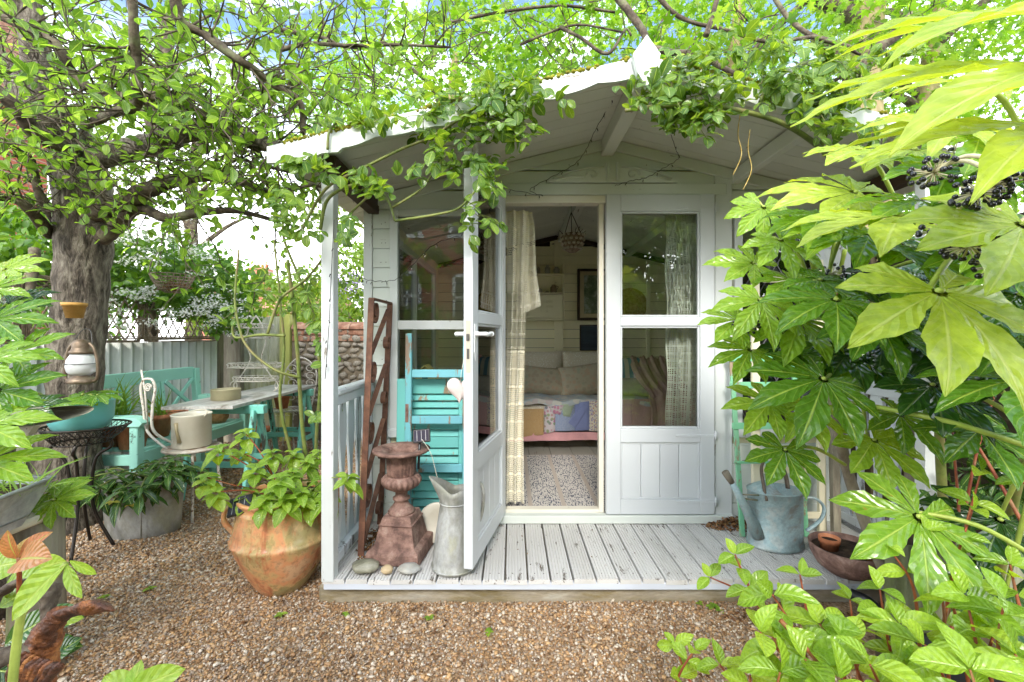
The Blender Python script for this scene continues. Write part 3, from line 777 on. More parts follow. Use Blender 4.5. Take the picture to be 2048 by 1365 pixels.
# front windows
def window(x0, x1, z0, z1, ztr, leaded=False, mat=W_V):
    f = MB(); y0, y1 = YW - .024, YW + .028
    f.box(x0, x0 + .045, y0, y1, z0, z1); f.box(x1 - .045, x1, y0, y1, z0, z1)
    f.box(x0 + .045, x1 - .045, y0 + .001, y1, z1 - .04, z1); f.box(x0 - .01, x1 + .01, y0 - .014, y1, z0 - .004, z0 + .045)
    if ztr: f.box(x0 + .045, x1 - .045, y0 + .002, y1, ztr - .026, ztr + .026)
    w = f.build('window', mat, hut)
    zs = [(z0 + .045, (ztr - .026) if ztr else z1 - .04)] + ([(ztr + .026, z1 - .04)] if ztr else [])
    for a, b in zs:
        p = MB(); p.box(x0 + .045, x1 - .045, YW + .004, YW + .008, a, b, .0003); p.build('pane', GLASS, w)
    if leaded:
        l = MB(); W = x1 - x0 - .09; H = z1 - z0 - .085; c0 = (x0 + .045, z0 + .045); st = .095
        for sgn in (1, -1):
            for i in range(-30, 40):
                pts = []
                for t in np.linspace(-3, 3, 240):
                    u, v = i * st * 1.1 + t * sgn * .62, t + H / 2
                    if 0 <= u <= W and 0 <= v <= H: pts.append((c0[0] + u, YW + .001, c0[1] + v))
                if len(pts) > 1: l.beam(pts[0], pts[-1], .005, .004, (0, -1, 0), 0)
        l.build('lead_lattice', plain('lead', (.16, .16, .17), .5, .4), w)
window(WL0, WL1, ZWB, ZWT, 1.262)
window(WR0, WR1, ZWB, ZWT, None, True)
# the doors: local x across from the hinge, y through (outside = -y), z up
DW, DH, DT = .620, 1.830, .042
def door(M, mirror, name_label):
    s = -1 if mirror else 1
    def bx(mb, a, b, y0, y1, z0, z1, c=.0025):
        if mirror: a, b = -b, -a
        mb.box(a, b, y0, y1, z0, z1, c)
    f = MB(); st = .082
    bx(f, 0, st, -DT, 0, 0, DH); bx(f, DW - st, DW, -DT, 0, 0, DH)
    bx(f, st, DW - st, -DT + .001, -.001, DH - .095, DH); bx(f, st, DW - st, -DT + .001, -.001, 1.078, 1.130)
    bx(f, st, DW - st, -DT + .001, -.001, .41, .49); bx(f, st, DW - st, -DT + .001, -.001, 0, .085)
    for za, zb in ((.49, 1.078), (1.130, DH - .095), (.085, .41)):     # glazing beads / panel moulding
        for (a, b, c0, c1) in ((st, st + .012, za, zb), (DW - st - .012, DW - st, za, zb), (st + .012, DW - st - .012, za, za + .012), (st + .012, DW - st - .012, zb - .012, zb)):
            bx(f, a, b, -DT + .008, -.008, c0, c1, .003)
    d = f.build('door', W_DOOR, hut, M=M)
    d['label'] = name_label
    for za, zb in ((.49, 1.078), (1.130, DH - .095)):
        p = MB(); bx(p, st + .008, DW - st - .008, -.024, -.020, za + .008, zb - .008, .0003); p.build('pane', GLASS, d, M=M)
    n = 4; W = DW - 2 * st - .02
    for i in range(n):
        p = MB(); bx(p, st + .01 + i * W / n + .001, st + .01 + (i + 1) * W / n - .001, -.033, -.012, .095, .40, .003)
        p.build('panel_board', W_DOOR, d, M=M)
    return d
MR = T(DR + .002, YW - .002, .178)
dr = door(MR, True, 'closed right door of the pair, with strap hinges and a lace curtain behind')
TH = math.atan2(-.605, -.135)
ML_ = T(-.036, YW - .028, .178) @ RZ(TH)
dl = door(ML_, False, 'left door standing wide open over the porch')
def hinge(z):
    # ornamental strap hinge modelled on the door face
    mb = MB()
    y = -DT - .003
    outl = [(0, .006), (.05, .008), (.09, .005), (.15, .009), (.19, .006), (.22, .003)]
    poly = [(-x_, z + h) for x_, h in outl] + [(-x_, z - h) for x_, h in outl[::-1]]
    mb.prism(poly[::-1], y, y + .004)
    mb.tube([(.004, y - .002, z - .026), (.004, y - .002, z + .026)], .006, 8)
    mb.prism([(.008, z + .03), (.03, z + .014), (.034, z), (.03, z - .014), (.008, z - .03)], y + .014, y + .022)
    for x_ in (.05, .15): mb.ball((-x_, y, z), .003, 6, 4)
    mb.build('hinge', W_DOOR, dr, M=MR)
for z in (.075, .452, 1.755): hinge(z)
# lock plate on the free edge, lever handles on both faces of the open door
lk = MB(); lk.box(DW - .0005, DW + .002, -DT + .010, -.010, .86, 1.09, .0008); lk.build('lock_plate', BRASSP, dl, M=ML_)
lk = MB(); lk.box(DW + .0015, DW + .008, -DT + .014, -.014, 1.00, 1.03); lk.box(DW + .0015, DW + .0028, -DT + .015, -.015, .92, .965, .0005); lk.build('latch_bolt', plain('dark steel', (.12, .11, .10), .4, .6), dl, M=ML_)
for y, s in ((0, 1), (-DT, -1)):
    h = MB(); x_ = DW - .038; zz = 1.0
    h.prism([(x_ - .016, zz + .075), (x_ + .016, zz + .075), (x_ + .02, zz - .05), (x_, zz - .09), (x_ - .02, zz - .05)][::-1], y if s > 0 else y - .003, y + .003 if s > 0 else y)
    h.tube([(x_, y, zz + .03), (x_, y + s * .018, zz + .03)], [.014, .010], 10)
    h.tube(smoothpath([(x_, y + s * .018, zz + .03), (x_, y + s * .045, zz + .03), (x_ - .03, y + s * .052, zz + .028), (x_ - .075, y + s * .050, zz + .034), (x_ - .098, y + s * .048, zz + .030)], 5), [.009] * 5 + [.010] * 5 + [.008] * 5 + [.007] * 4 + [.011, .013], 10)
    h.build('handle', WHITEM, dl, M=ML_)
# carved pediment over the doors
cxp = PX(1222, YW); yp = YW - .026
prm = thing('pediment_carving', 'carved low pediment with scrolls fixed above the double doors', 'carving', (cxp, yp, 2.075))
del bpy.data.objects[prm.name]['category']; del bpy.data.objects[prm.name]['label']
prm.name = 'pediment'; prm.parent = hut; WM['pediment'] = T(cxp, yp, 2.078); prm.matrix_basis = WM[hut.name].inverted() @ WM['pediment']
mb = MB(); out = [(-.37, 0), (.37, 0), (.37, .012)]
for i in range(25):
    t = i / 24; out.append((lerp(.35, -.35, t), .014 + .082 * math.sin(math.pi * t) ** 1.15))
out.append((-.37, .012)); mb.prism(out, -.016, .006); 
mb.build('pediment_board', W_H, prm, M=WM['pediment'])
for s in (-1, 1):
    sp = [(s * (.115 + (.038 - .0028 * k) * math.cos(k * .55)), -.019, .044 + (.034 - .0026 * k) * math.sin(k * .55)) for k in range(12)]
    mb = MB(); mb.tube(sp, .006, 8); mb.tube([(s * .16, -.017, .03), (s * .24, -.017, .034), (s * .33, -.017, .014)], .006, 8); mb.tube([(s * .05, -.017, .088), (s * .15, -.017, .082), (s * .26, -.017, .055), (s * .34, -.017, .022)], .0055, 8)
    mb.build('scroll', W_H, prm, M=WM['pediment'])
mb = MB(); mb.box(-.036, -.022, -.034, -.012, .008, .112); mb.box(.022, .036, -.034, -.012, .008, .112); mb.tube([(-.02, -.012, .09), (.02, -.012, .03)], .005, 6)
mb.build('keystone', W_H, prm, M=WM['pediment'])
# balustrades at both ends of the porch
def baluster_poly(z0, z1, y, w, ph):
    n = 14; L, Rr = [], []
    for i in range(n + 1):
        t = i / n; z = lerp(z0, z1, t)
        k = .30 + .70 * (0.5 + .5 * math.cos((t - ph) * 2 * math.pi * 1.15)) ** 1.2
        L.append((y - w / 2 * k, z)); Rr.append((y + w / 2 * k, z))
    return L + Rr[::-1]
for x, lab in ((-.815, 'l'), (1.90, 'r')):
    M = Matrix(((0, 1, 0, x), (1, 0, 0, 0), (0, 0, 1, 0), (0, 0, 0, 1)))   # local x->Y, y->X
    zt = .955 if lab == 'l' else .965
    mb = MB(); mb.box(x - .032, x + .032, 1.976, YW - .012, zt - .03, zt, .008); mb.box(x - .018, x + .018, 1.976, YW - .014, zt - .075, zt - .031); mb.build('handrail', W_RAIL, hut)
    mb = MB(); mb.box(x - .018, x + .018, 1.976, YW - .014, ZD + .03, ZD + .075); mb.build('bottom_rail', W_RAIL, hut)
    nb = 5
    for i in range(nb):
        y = 1.985 + .055 + i * (.54 - .10) / (nb - 1)
        poly = baluster_poly(ZD + .06, zt - .05, y, .092, .80 if i % 1 == 0 else .5)
        mb = MB(); mb.prism(poly[::-1], -.032 if lab == 'l' else -.009, -.019 if lab == 'l' else .009, M=M); mb.build('baluster', W_RAIL, hut)
MB_ = MB(); MB_.box(1.845, 1.90, 1.995, 2.05, .0, .98, .004); MB_.build('mossy_post', GREYW, hut)

# rows of small nail heads through the cladding
Ms = []
for z0, z1 in rows:
    for xx in [-.755, -.73] + ([.10, .33, CX, .78, 1.0] if z0 > 2.08 else []) + [1.84, 1.88]:
        zz9 = z0 + .03 + random.uniform(-.006, .006)
        if zz9 < roofz(xx, -.02): Ms.append(np.array(T(xx + random.uniform(-.004, .004), YW - .0125, zz9) @ Matrix.Diagonal((.0028, .0014, .0028, 1))))
for i in range(19):
    for yy in (1.97, 2.46):
        Ms.append(np.array(T(-.838 + pitch * (i + .3) , yy, ZD) @ Matrix.Scale(.0022, 4))); Ms.append(np.array(T(-.838 + pitch * (i + .7), yy, ZD) @ Matrix.Scale(.0022, 4)))
mass('nail_heads', ICO, Ms, BROWNW, hut)
# ================================================================== INSIDE THE SUMMERHOUSE
def cloth(name, mat, fn, nu, nv, parent=None, thick=0.0, **kw):
    mb = MB(); mb.grid(fn, nu, nv); o = mb.build(name, mat, parent, **kw)
    if thick: md = o.modifiers.new('thickness', 'SOLIDIFY'); md.thickness = thick; md.offset = 0
    return o
# --- patterned cloth materials
def speckle(name, base, dots, scale=60, thr=.35, extra=None):
    m, N, L = newmat(name); vec, oi = coords(N, L)
    v = N.new('ShaderNodeTexVoronoi'); v.inputs['Scale'].default_value = scale; L.new(vec, v.inputs['Vector'])
    c2 = ramp(N, L, v.outputs['Color'], [(i / max(1, len(dots) - 1), d) for i, d in enumerate(dots)])
    mk_ = maprange(N, L, v.outputs['Distance'], thr - .05, thr + .05, 1, 0)
    col = mixc(N, L, mk_, base, c2)
    n2 = noise(N, L, vec, 300, 2); finish(N, L, col, .92, 0, n2, .4, .001, .2); return m
Q_OCHRE = speckle('ochre sprig print', (.52, .34, .16), [(.60, .48, .30), (.36, .20, .08)], 120, .3)
Q_BLUE = speckle('cornflower blue cotton', (.22, .26, .48), [(.30, .35, .58), (.18, .22, .42)], 200, .3)
Q_BLUE2 = speckle('soft blue cotton', (.30, .36, .52), [(.4, .46, .6)], 160, .2)
Q_FLORAL = speckle('pink purple floral print', (.62, .56, .58), [(.30, .18, .34), (.60, .25, .36), (.28, .40, .20), (.20, .14, .30)], 34, .48)
Q_GREEN = speckle('green gingham cotton', (.38, .46, .34), [(.24, .36, .24), (.55, .62, .5)], 150, .4)
Q_ORANGE = speckle('orange flower cotton', (.66, .60, .48), [(.60, .30, .10), (.20, .22, .50), (.55, .40, .2)], 70, .45)
Q_PINK = speckle('faded pink cotton', (.58, .38, .38), [(.66, .5, .48), (.5, .3, .3)], 90, .3)
Q_PALE = speckle('pale blue white cotton', (.55, .60, .60), [(.35, .46, .58), (.66, .62, .58)], 50, .4)
Q_SHEET = speckle('light patterned sheet', (.46, .52, .54), [(.26, .36, .50), (.62, .62, .56), (.5, .4, .42)], 16, .6)
PIL1 = speckle('taupe faded print linen', (.54, .47, .34), [(.40, .37, .28), (.58, .42, .30), (.44, .46, .34)], 26, .5)
PIL2 = speckle('cream linen', (.76, .68, .54), [(.80, .72, .58)], 60, .3)
PIL3 = speckle('sage linen', (.46, .44, .36), [(.42, .42, .34), (.52, .48, .4)], 30, .5)
m, N, L = newmat('blue and cream stripe'); vec, oi = coords(N, L)
sx = N.new('ShaderNodeSeparateXYZ'); L.new(vec, sx.inputs[0]); tcx = N.new('ShaderNodeTexCoord'); s2 = N.new('ShaderNodeSeparateXYZ'); L.new(tcx.outputs['Object'], s2.inputs[0])
pp = N.new('ShaderNodeMath'); pp.operation = 'PINGPONG'; pp.inputs[1].default_value = .045; L.new(s2.outputs[0], pp.inputs[0])
finish(N, L, ramp(N, L, pp.outputs[0], [(0, (.14, .30, .40)), (.020, (.14, .30, .40)), (.024, (.60, .60, .52)), (1, (.58, .60, .54))]), .9); STRIPE = m
# bed
bed = thing('day_bed', 'day bed along the back wall under the patchwork quilt', 'bed', (.55, 4.45, ZD))
part = lambda nm, mat, box, par, c=.004: (lambda b: (b.box(*box, c), b.build(nm, mat, par))[1])(MB())
BF = 4.03; BZ = .575
part('bed_base', CREAM_IN, (-.70, 1.86, BF + .04, YB - .06, .36, .42), bed)
part('mattress', PIL2, (-.70, 1.86, BF + .015, YB - .06, .42, BZ - .02), bed, .03)
for x in (-.66, 1.80):
    for y in (BF + .08, YB - .12): part('leg', CREAM_IN, (x - .03, x + .03, y - .03, y + .03, ZD + .012, .36), bed)
# quilt: front drop made of stitched patches
qt = thing('patchwork_quilt', 'patchwork quilt of blue, ochre and floral squares hanging over the bed front', 'quilt', (.3, BF, BZ))
qx = lambda px: PX(px, BF)
def qfold(x, z): return .010 * math.sin(x * 17 + z * 3) + .006 * math.sin(x * 41)
def patch(mat, poly, lift=0.0):
    mb = MB(); n = len(poly); c = (sum(p[0] for p in poly) / n, sum(p[1] for p in poly) / n)
    # subdivided fan so patches follow the folds
    P_ = []
    for i in range(n):
        a, b = poly[i], poly[(i + 1) % n]
        for t in (0, .25, .5, .75): P_.append((lerp(a[0], b[0], t), lerp(a[1], b[1], t)))
    k = len(P_); rings = (1.0, .94, .5)
    vs = []
    for ri, s in enumerate(rings):
        for p in P_:
            x, z = c[0] + (p[0] - c[0]) * s, c[1] + (p[1] - c[1]) * s
            vs.append((x, BF - .012 - qfold(x, z) - lift - (.006 if ri else 0), z))
    vs.append((c[0], BF - .019 - qfold(*c) - lift, c[1])); fs = []
    for ri in range(2):
        for i in range(k): j = (i + 1) % k; fs.append((ri * k + i, ri * k + j, (ri + 1) * k + j, (ri + 1) * k + i))
    for i in range(k): fs.append((2 * k + i, 2 * k + (i + 1) % k, 3 * k))
    mb.add(vs, fs, True); return mb.build('quilt_patch', mat, qt)
z_ = lambda py: PZ(py, BF)
def qp(mat, *pts, lift=0): patch(mat, [(qx(a), z_(b)) for a, b in pts][::-1], lift)
qp(Q_OCHRE, (1030, 818), (1087, 818), (1087, 870), (1030, 876)); qp(Q_FLORAL, (1088, 812), (1110, 810), (1110, 862), (1088, 868))
qp(Q_BLUE2, (1110, 810), (1150, 806), (1150, 862), (1110, 862)); qp(Q_BLUE, (1150, 806), (1178, 802), (1178, 860), (1150, 862))
qp(Q_BLUE, (1164, 806), (1178, 812), (1150, 858), (1136, 845), lift=.004); qp(Q_GREEN, (1122, 809), (1150, 807), (1140, 834), (1126, 832), lift=.004)
qp(Q_FLORAL, (1098, 813), (1128, 810), (1120, 830), (1104, 826), lift=.004)
qp(Q_ORANGE, (1178, 802), (1212, 800), (1212, 862), (1178, 862)); qp(Q_PINK, (1212, 800), (1262, 798), (1262, 862), (1212, 862)); qp(PINKC, (1262, 798), (1310, 798), (1310, 862), (1262, 862)); qp(Q_PINK, (1310, 798), (1400, 798), (1400, 862), (1310, 862))
qp(Q_GREEN, (960, 818), (1030, 818), (1030, 876), (960, 876))
mb = MB(); mb.grid(lambda u, v: (lerp(qx(955), qx(1405), u), BF - .010 - qfold(lerp(qx(955), qx(1405), u), 0), lerp(z_(866) + .008, z_(884 - 8 * u), v)), 40, 3); o = mb.build('pink_hem', PINKH, qt)
cloth('top_sheet', Q_SHEET, lambda u, v: (lerp(qx(955), qx(1405), u), lerp(BF - .016, YB - .10, max(0, v - .16) / .84), BZ + .03 + .01 * math.sin(u * 30) + .006 * math.sin(u * 73 + v * 9) - (.045 * (1 - v / .16) if v < .16 else 0) + .006 * mnoise.noise(Vector((u * 14, v * 9, 0)))), 60, 24, qt)
# cushions
def cushion(name, mat, c, w, h, t, rz, tilt, label, group=None, roll=0.0):
    def pt(u, v, s):
        x = (u - .5) * 2; y = (v - .5) * 2
        k = (max(0, 1 - x ** 4) * max(0, 1 - y ** 4)) ** .55
        px_ = x * w / 2 * (1 - .07 * (1 - y * y)) ; pz_ = y * h / 2 * (1 - .07 * (1 - x * x))
        return (px_, s * t / 2 * k + .006 * mnoise.noise(Vector((x * 3, y * 3, s))), pz_)
    mb = MB()
    for s in (1, -1):
        n = 14; vs = [pt(i / n, j / n, s) for j in range(n + 1) for i in range(n + 1)]
        fs = [(j * (n + 1) + i, j * (n + 1) + i + 1, (j + 1) * (n + 1) + i + 1, (j + 1) * (n + 1) + i) for j in range(n) for i in range(n)]
        mb.add(vs, fs, True)
    M = T(*c) @ RZ(rz) @ RX(tilt) @ RY(roll)
    return mb.build(name, mat, None, M=M, label=label, cat='cushion', group=group)
yc = 4.66
cushion('cushion', PIL2, (PX(1080, yc), 4.74, .84), .52, .40, .14, 0, -.18, 'cream linen cushion at the back, left of the corner seam on the day bed')
cushion('cushion', PIL2, (PX(1172, yc), 4.74, .84), .52, .40, .14, 0, -.18, 'cream linen cushion at the back, behind the tilted floral one near the door post')
cushion('cushion', PIL1, (PX(1092, 4.45), 4.50, .735), .50, .30, .16, .04, -.35, 'taupe faded print cushion, the one nearer the crochet curtain', roll=.10)
cushion('cushion', PIL1, (PX(1165, 4.45), 4.46, .745), .50, .34, .17, -.05, -.35, 'taupe faded print cushion leaning to the right beside the door post', roll=-.14)
cushion('cushion', STRIPE, (PX(1262, 4.5), 4.58, .80), .36, .36, .15, .1, -.2, 'blue and cream striped cushion seen through the right door glass')
cushion('cushion', PIL3, (PX(1264, 4.35), 4.36, .685), .42, .20, .16, 0, -.4, 'sage green cushion in front of the striped one')
# pink blanket draped over the bed end
def blanket(u, v):
    x = lerp(PX(1290, 4.1), PX(1378, 4.1), u) + .03 * math.sin(v * 6)
    f = .016 * math.sin(u * 26 + math.sin(v * 5)) + .008 * math.sin(u * 61 + v * 4)
    if v < .45: t = v / .45; return (x * (1 - .02 * t), lerp(BF - .06, BF - .05, t) - f, lerp(.34, BZ + .06, t))
    t = (v - .45) / .55; return (x, lerp(BF - .05, 4.62, t), lerp(BZ + .07, .97, t ** 1.1) + f)
cloth('blanket', PINKC, blanket, 44, 30, None, .01, label='dusty pink crumpled blanket draped over the bed behind the right door', cat='blanket')
part_o = MB(); part_o.lathe([(0, 0), (.062, 0), (.075, .02), (.078, .075), (.070, .08), (.0, .08)], (PX(1352, 3.72), 3.72, ZD + .30), 20)
stool = thing('foot_stool', 'small round mauve topped stool at the bed end', 'stool', (PX(1352, 3.72), 3.72, ZD + .012))
part_o.build('seat', PINKC, stool)
for k in range(4):
    a = k * math.pi / 2 + .7; mb = MB(); mb.tube([(PX(1352, 3.72) + .05 * math.cos(a), 3.72 + .05 * math.sin(a), ZD + .30), (PX(1352, 3.72) + .075 * math.cos(a), 3.72 + .075 * math.sin(a), ZD + .012)], .010, 6); mb.build('leg', CREAM_IN, stool)
# rag rug
m, N, L = newmat('flecked rag rug'); tcr = N.new('ShaderNodeTexCoord'); mp = N.new('ShaderNodeMapping'); mp.inputs['Scale'].default_value = (130, 34, 30); L.new(tcr.outputs['Object'], mp.inputs[0])
n1 = noise(N, L, mp.outputs[0], 1.0, 2, .6); sxx = N.new('ShaderNodeSeparateXYZ'); L.new(tcr.outputs['Object'], sxx.inputs[0])
w1 = N.new('ShaderNodeMath'); w1.operation = 'PINGPONG'; w1.inputs[1].default_value = .105; L.new(sxx.outputs[0], w1.inputs[0])
band = maprange(N, L, w1.outputs[0], .012, .016)
fl = mixc(N, L, maprange(N, L, n1, .52, .56), (.62, .58, .54), (.10, .11, .15))
finish(N, L, mixc(N, L, band, (.50, .43, .37), fl), .95, 0, n1, .5, .003); RUG = m
rg = MB(); rg.box(-.30, .95, 2.62, 3.86, ZD + .0125, ZD + .0185, .002); rg.build('rug', RUG, label='flecked grey and cream woven rug on the summerhouse floor', cat='rug')
# wall shelf with jars, carved door below
ws = thing('wall_shelf', 'cream wall shelf with a carved cupboard front and two shelves of jars', 'shelf', (PX(1096, 4.8), YB - .03, PZ(640, 4.8)))
s4 = 870 / 4.78; wx0, wx1 = PX(1050, 4.78), PX(1126, 4.78); zz = lambda py: PZ(py, 4.78)
y0, y1 = YB - .15, YB - .022
part('side_panel', CREAM_IN, (wx0 - .012, wx0, y0, y1, zz(640), zz(528)), ws); part('side_panel', CREAM_IN, (wx1, wx1 + .012, y0, y1, zz(642), zz(528)), ws)
for py in (549, 587, 640): part('shelf_board', CREAM_IN, (wx0 + .0005, wx1 - .0005, y0, y1, zz(py) - .008, zz(py) + .006), ws, .002)
part('back_panel', CREAM_IN, (wx0, wx1, y1 - .006, y1 - .001, zz(640), zz(530)), ws)
cd = part('cupboard_door', CREAM_IN, (wx0 + .006, wx1 - .006, y0 - .001, y0 + .012, zz(638), zz(590)), ws)
mb = MB(); cxx = (wx0 + wx1) / 2; czz = (zz(638) + zz(590)) / 2
for k in range(7):
    for s in (-1, 1):
        c0 = (cxx + s * (.03 + .025 * (k % 3)), czz + (.05 - .05 * (k // 3)))
        mb.tube([(c0[0] + .014 * math.cos(t * .7) * (1 - t * .06), y0 - .004, c0[1] + .016 * math.sin(t * .7) * (1 - t * .06)) for t in range(10)], .003, 5)
mb.tube([(wx0 + .02, y0 - .003, zz(634)), (wx1 - .02, y0 - .003, zz(634)), (wx1 - .02, y0 - .003, zz(594)), (wx0 + .02, y0 - .003, zz(594)), (wx0 + .02, y0 - .003, zz(634))], .004, 5)
mb.build('carving', CREAM_IN, cd)
JAR = stony('stoneware glaze', [(.36, .30, .22), (.55, .50, .42), (.62, .60, .54)], 6, .35, .1, 30)
JARD = stony('dark stoneware glaze', [(.14, .10, .06), (.30, .22, .13)], 6, .35, .1, 30)
jl = [('narrow pale stoneware bottle on the top shelf beside the curtain', 1077, 549, .020, .082, 0), ('tall pale stoneware jar, highest on the top shelf', 1095, 549, .030, .098, 0), ('straight sided pale jar at the right end of the top shelf', 1113, 549, .034, .078, 0), ('small round cream pot on the lower shelf', 1080, 587, .026, .050, 0), ('brown handled stoneware jug on the lower shelf', 1107, 587, .036, .090, 1), ('little dark dish at the front of the lower shelf', 1094, 587, .022, .022, 1)]
for lb, px, py, r, h, dk in jl:
    x, y = PX(px, 4.82), YB - .088; z0 = zz(py) + .006
    j = thing('jar', lb, 'jar', (x, y, z0), 'stoneware on the wall shelf')
    mb = MB(); mb.lathe([(r * .8, 0), (r, .012), (r, h * .72), (r * .6, h * .86), (r * .62, h), (r * .5, h), (r * .5, h * .9)], (x, y, z0), 14); mb.build('body', JARD if dk else JAR, j)
    if dk and h > .05: mb = MB(); mb.tube([(x + r * .6, y, z0 + h * .9), (x + r * 1.5, y, z0 + h * .75), (x + r, y, z0 + h * .45)], .005, 6); mb.build('handle', JARD, j)
# pictures
def picture(px0, px1, py0, py1, lab, art, mount, fw=.028):
    Yp = YB - .05; x0, x1, z0, z1 = PX(px0, Yp), PX(px1, Yp), PZ(py1, Yp), PZ(py0, Yp)
    p = thing('framed_picture', lab, 'picture', ((x0 + x1) / 2, YB - .022, z0))
    f = MB()
    for b in ((x0, x0 + fw, z0, z1), (x1 - fw, x1, z0, z1), (x0 + fw, x1 - fw, z0, z0 + fw), (x0 + fw, x1 - fw, z1 - fw, z1)): f.box(b[0], b[1], Yp - .006, YB - .022, b[2], b[3], .004)
    f.build('frame', BROWNW, p)
    if mount: mb = MB(); mb.box(x0 + fw, x1 - fw, Yp + .004, Yp + .010, z0 + fw, z1 - fw, .0004); mb.build('mount', plain('aged mount card', (.46, .38, .22), .8), p); q = .045
    else: q = 0
    mb = MB(); mb.box(x0 + fw + q, x1 - fw - q, Yp + .002, Yp + .0035, z0 + fw + q, z1 - fw - q, .0002); mb.build('print', art, p)
art1 = stony('soft landscape print', [(.05, .08, .03), (.10, .14, .07), (.20, .24, .14), (.42, .46, .42)], 7, .6, .0, 10)
art2 = stony('dark blue seascape print', [(.02, .03, .05), (.05, .07, .10), (.10, .12, .14)], 4, .35, .0, 10, stretch=(.3, 1, 2))
picture(1155, 1232, 538, 641, 'dark framed landscape print with a gold mount, upper picture on the back wall', art1, True)
picture(1160, 1222, 650, 702, 'dark blue seascape picture, the lower of the two on the back wall', art2, False, .010)
# straw hat on the wall
hx, hy, hz_ = PX(1262, YB - .06), YB - .028, PZ(610, YB - .06)
hat = thing('straw_hat', 'round straw hat hung on the back wall behind the right door glass', 'hat', (hx, hy, hz_))
mb = MB(); mb.lathe([(0, .085), (.05, .083), (.075, .07), (.085, .02)], (0, 0, 0), 28, mod=lambda a, z, i: 1 + .01 * math.sin(a * 18), M=T(hx, hy, hz_) @ RX(R(90))); mb.build('crown', STRAW, hat)
mb = MB(); mb.lathe([(.083, .022), (.12, .012), (.165, .016), (.19, .008)], (0, 0, 0), 44, mod=lambda a, z, i: 1 + .015 * math.sin(a * 22 + i), M=T(hx, hy, hz_) @ RX(R(90))); mb.build('brim', STRAW, hat)
# hanging wire basket on three cords from the ridge
hb = Vector((PX(1145, 3.3), 3.3, PZ(505, 3.3)))
bk = thing('hanging_basket', 'small shell covered basket hung from the ridge inside the doorway', 'basket', hb)
mb = MB(); mb.lathe([(.03, 0), (.055, .02), (.075, .06), (.085, .11), (.08, .135), (.075, .13), (.05, .03), (0, .02)], hb, 22, mod=lambda a, z, i: 1 + .05 * math.sin(a * 11 + i * 1.6)); mb.build('bowl', WICKER, bk)
mb = MB()
for r_ in range(4):
    for k in range(14):
        a = k * 2 * math.pi / 14 + r_ * .22; rr_ = (.066, .077, .085, .088)[r_]; mb.ball((hb.x + rr_ * math.cos(a), hb.y + rr_ * math.sin(a), hb.z + .028 + r_ * .032), .013, 6, 4, (1, 1, .8))
mb.build('shell_rows', plain('pale shells', (.55, .50, .42), .5), bk, kind='stuff')
top = Vector((hb.x - .01, hb.y, PZ(425, 3.3)))
for k in range(3):
    a = k * 2.1 + .3; mb = MB(); mb.tube([(hb.x + .08 * math.cos(a), hb.y + .08 * math.sin(a), hb.z + .13), top], .003, 5); mb.build('cord', BROWNW, bk)
mb = MB(); mb.tube([top, (top.x, top.y, min(ZA - .095, 2.24))], .003, 5); mb.build('hook', WIRE, bk)
# dried twigs poking from the basket
mb = MB()
for k in range(16):
    a = random.uniform(0, 6.28); mb.tube([(hb.x + .05 * math.cos(a), hb.y + .05 * math.sin(a), hb.z + .12), (hb.x + .10 * math.cos(a), hb.y + .1 * math.sin(a), hb.z + .145 + random.uniform(-.01, .03))], .0022, 4)
mb.build('dried_sprig', BROWNW, bk, kind='stuff')
# crochet curtains: real openwork
def crochet(fn, nu, nv, hole, label, mat, name='crochet_curtain'):
    """fn(u,v)->point, hole(u,v)->0..1 share of each cell that is open"""
    mb = MB(); g = [[Vector(fn(i / nu, j / nv)) for i in range(nu + 1)] for j in range(nv + 1)]
    base = 0
    for j in range(nv + 1):
        for i in range(nu + 1): mb.v.append(tuple(g[j][i]))
    W = nu + 1
    for j in range(nv):
        for i in range(nu):
            h = hole(i, j)
            a, b, c, d = j * W + i, j * W + i + 1, (j + 1) * W + i + 1, (j + 1) * W + i
            if h <= 0: mb.f.append((a, b, c, d)); mb.sm.append(True); continue
            A, B, C, D = (Vector(mb.v[k]) for k in (a, b, c, d)); ctr = (A + B + C + D) / 4
            q = len(mb.v); mb.v += [tuple(ctr + (p - ctr) * h) for p in (A, B, C, D)]
            o4 = (a, b, c, d)
            for k in range(4):
                l = (k + 1) % 4; mb.f.append((o4[k], o4[l], q + l, q + k)); mb.sm.append(True)
    o = mb.build(name, mat, label=label, cat='curtain'); return o
cw0, cw1 = DL + .008, PX(1055, YW + .07)
def cur_l(u, v):
    # v: 0 top .. 1 bottom
    z = lerp(ZT - .015, ZD + .075, v); wdt = lerp(cw1 - cw0 + .01, (cw1 - cw0) * .92, v) - .02 * math.sin(math.pi * v)
    x = cw0 + u * wdt + .008 * math.sin(v * 5); y = YW + .085 + .017 * math.sin(u * 15 + v * 3) + .008 * math.sin(u * 31 + v * 7)
    return (x, y, z)
def hole_l(i, j):
    v = j / 150
    if .27 < v < .48:
        return .86 if (i % 5 and j % 7) else .55
    if j % 9 == 0: return 0
    return .62 if (i + j) % 2 else .5
crochet(cur_l, 20, 150, hole_l, 'long cream crochet curtain with a square holed band hanging in the open doorway', LACE)
def cur_l2(u, v):
    z = lerp(ZT - .015, PZ(lerp(632, 612, u), YW + .13), v); x = lerp(PX(1034, YW + .13), PX(lerp(1064, 1080, v), YW + .13), u)
    return (x + .005 * math.sin(v * 8), YW + .125 + .015 * math.sin(u * 11 + v * 2), z)
crochet(cur_l2, 13, 60, lambda i, j: .58 if j % 7 else 0, 'short cream crochet panel ending in a ragged corner behind the long curtain', LACE)
x0_, x1_ = PX(1331, YW + .08), PX(1400, YW + .08)
